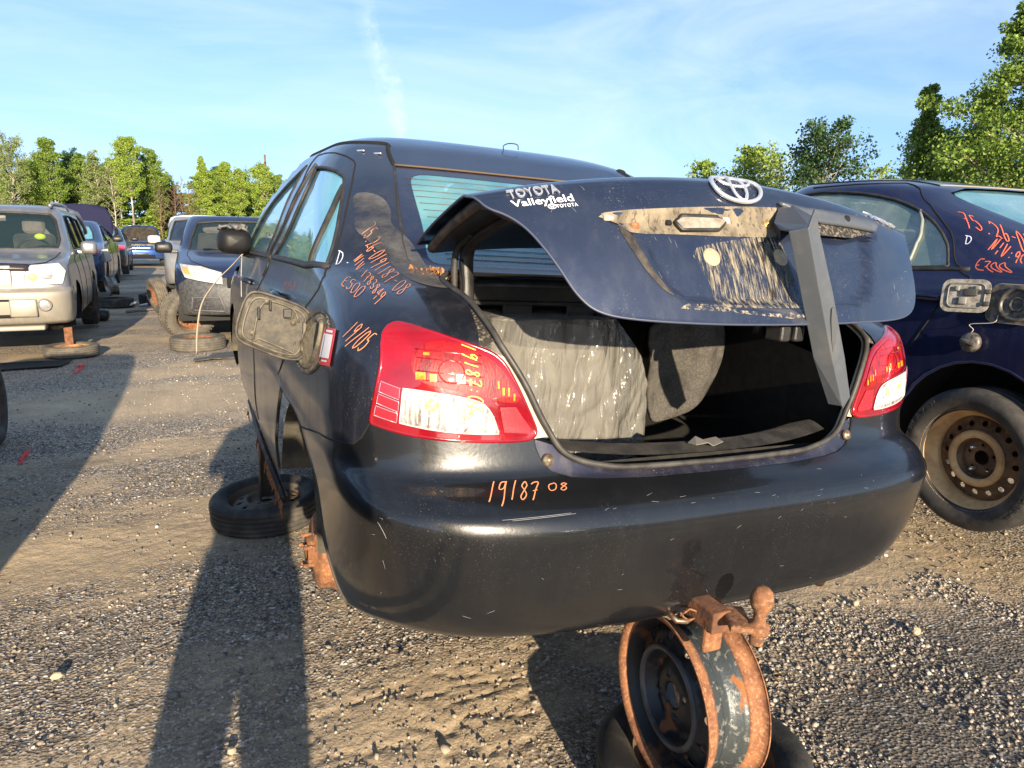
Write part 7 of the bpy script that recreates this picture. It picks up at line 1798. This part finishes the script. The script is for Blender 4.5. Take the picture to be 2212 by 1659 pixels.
# undergrowth mass of dark green leaves low in the wood
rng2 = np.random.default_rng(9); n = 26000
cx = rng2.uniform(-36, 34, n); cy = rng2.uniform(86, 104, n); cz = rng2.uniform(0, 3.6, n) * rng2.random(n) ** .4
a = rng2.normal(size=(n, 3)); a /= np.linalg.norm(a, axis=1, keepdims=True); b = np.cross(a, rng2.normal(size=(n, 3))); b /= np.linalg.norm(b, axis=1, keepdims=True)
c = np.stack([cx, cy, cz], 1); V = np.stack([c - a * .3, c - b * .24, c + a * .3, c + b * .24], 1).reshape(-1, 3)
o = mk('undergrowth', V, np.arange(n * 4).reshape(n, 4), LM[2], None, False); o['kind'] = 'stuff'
# overhead wires
for i, dz in enumerate((0, -.9)):
    p0 = Vector((8.8, 82, 7.0 + dz)); p1 = Vector((44, 78, 9.5 + dz)); pts = [p0.lerp(p1, t / 20) - Vector((0, 0, 1.2 * 4 * (t / 20) * (1 - t / 20))) for t in range(21)]
    tag(MB().tube(pts, .03, 5).build('overhead_wire', GAP), ['upper overhead wire against the sky beside the black sedan window', 'lower overhead wire against the sky beside the black sedan window'][i], 'wire', 'overhead wires')
for x, y, lb in ((8.8, 82, 'wooden utility pole hidden among the wood'), (44, 78, 'wooden utility pole behind the black sedan')):
    t = thing('utility_pole', lb, 'pole', (x, y, 0)); MB().tube([(0, 0, 0), (0, 0, 9.8)], [.15, .10], 10).build('pole', BARKB, t); MB().box((0, 0, 9.0), (.1, 1.6, .1)).build('crossarm', BARKB, t)

# ------------------------------------------------------------------ the photographer, standing behind the camera
def skin_body(name, pts, edges, mat, parent, sub=2):
    me = bpy.data.meshes.new(name); me.from_pydata([p[:3] for p in pts], edges, []); o = bpy.data.objects.new(name, me); COL.objects.link(o); o.parent = parent
    s = o.modifiers.new('skin', 'SKIN'); s.use_smooth_shade = True
    for i, p in enumerate(pts):
        r = p[3] if isinstance(p[3], tuple) else (p[3], p[3]); me.skin_vertices[0].data[i].radius = r
    me.skin_vertices[0].data[0].use_root = True
    m = o.modifiers.new('sub', 'SUBSURF'); m.levels = sub; m.render_levels = sub; me.materials.append(mat); return o
PH = 1
ph = thing('person', 'person standing behind the camera in a dark jacket, holding up a phone', 'person', (-1.43, -1.55, 0))
SK = M('skin', (.45, .28, .20), .5); JK = M('dark_jacket', (.03, .035, .05), .8); TR = M('trousers', (.04, .05, .08), .85)
B = [(0, 0, .92, (.19, .13)), (0, 0, 1.10, (.19, .12)), (0, .01, 1.28, (.20, .13)), (0, .0, 1.44, (.18, .11)), (0, 0, 1.53, .06), (0, .02, 1.60, .075), (0, .02, 1.70, .095), (0, .01, 1.76, .06),
     (-.10, 0, .80, .125), (-.135, .02, .46, .078), (-.155, -.01, .10, .062), (-.13, .12, .05, .04), (.10, 0, .80, .125), (.135, .02, .46, .078), (.155, -.01, .10, .062), (.13, .12, .05, .04),
     (-.20, 0, 1.43, .06), (-.27, .06, 1.20, .045), (.02, .26, 1.38, .032), (.13, .31, 1.44, .03), (.20, 0, 1.43, .06), (.32, .08, 1.22, .045), (.36, .24, 1.38, .032), (.33, .31, 1.44, .03)]
E_ = [(0, 1), (1, 2), (2, 3), (3, 4), (4, 5), (5, 6), (6, 7), (0, 8), (8, 9), (9, 10), (10, 11), (0, 12), (12, 13), (13, 14), (14, 15), (3, 16), (16, 17), (17, 18), (18, 19), (3, 20), (20, 21), (21, 22), (22, 23)]
body = skin_body('body', B, E_, SK, ph)
skin_body('jacket', [(x, y, z, (r if isinstance(r, tuple) else (r, r))) and (x, y, z, tuple(q * 1.18 for q in (r if isinstance(r, tuple) else (r, r)))) for x, y, z, r in [B[0], B[1], B[2], B[3], B[16], B[17], B[18], B[20], B[21], B[22]]], [(0, 1), (1, 2), (2, 3), (3, 4), (4, 5), (5, 6), (3, 7), (7, 8), (8, 9)], JK, ph)
skin_body('trousers', [(x, y, z, tuple(q * 1.2 for q in (r if isinstance(r, tuple) else (r, r)))) for x, y, z, r in [(0, 0, .96, (.15, .11)), B[8], B[9], B[10], B[12], B[13], B[14]]], [(0, 1), (1, 2), (2, 3), (0, 4), (4, 5), (5, 6)], TR, ph)
for s, cxx in ((-1, .16), (1, .31)):
    for k in range(5):
        skin_body('finger', [(cxx, .30, 1.44 + .016 * k, .010), (cxx + s * -.02, .345, 1.45 + .017 * k, .009), (cxx + s * -.035, .375, 1.45 + .017 * k, .008)], [(0, 1), (1, 2)], SK, ph, 1)
pm = CAM_POS - fw * .035
o = MB().box((0, 0, 0), (.155, .074, .008), Matrix(((r2.x, u2.x, -fw.x, pm.x), (r2.y, u2.y, -fw.y, pm.y), (r2.z, u2.z, -fw.z, pm.z), (0, 0, 0, 1)))).build('phone', PLAST, None, bev=.003)
tag(o, 'black phone held up in both hands by the photographer', 'phone')
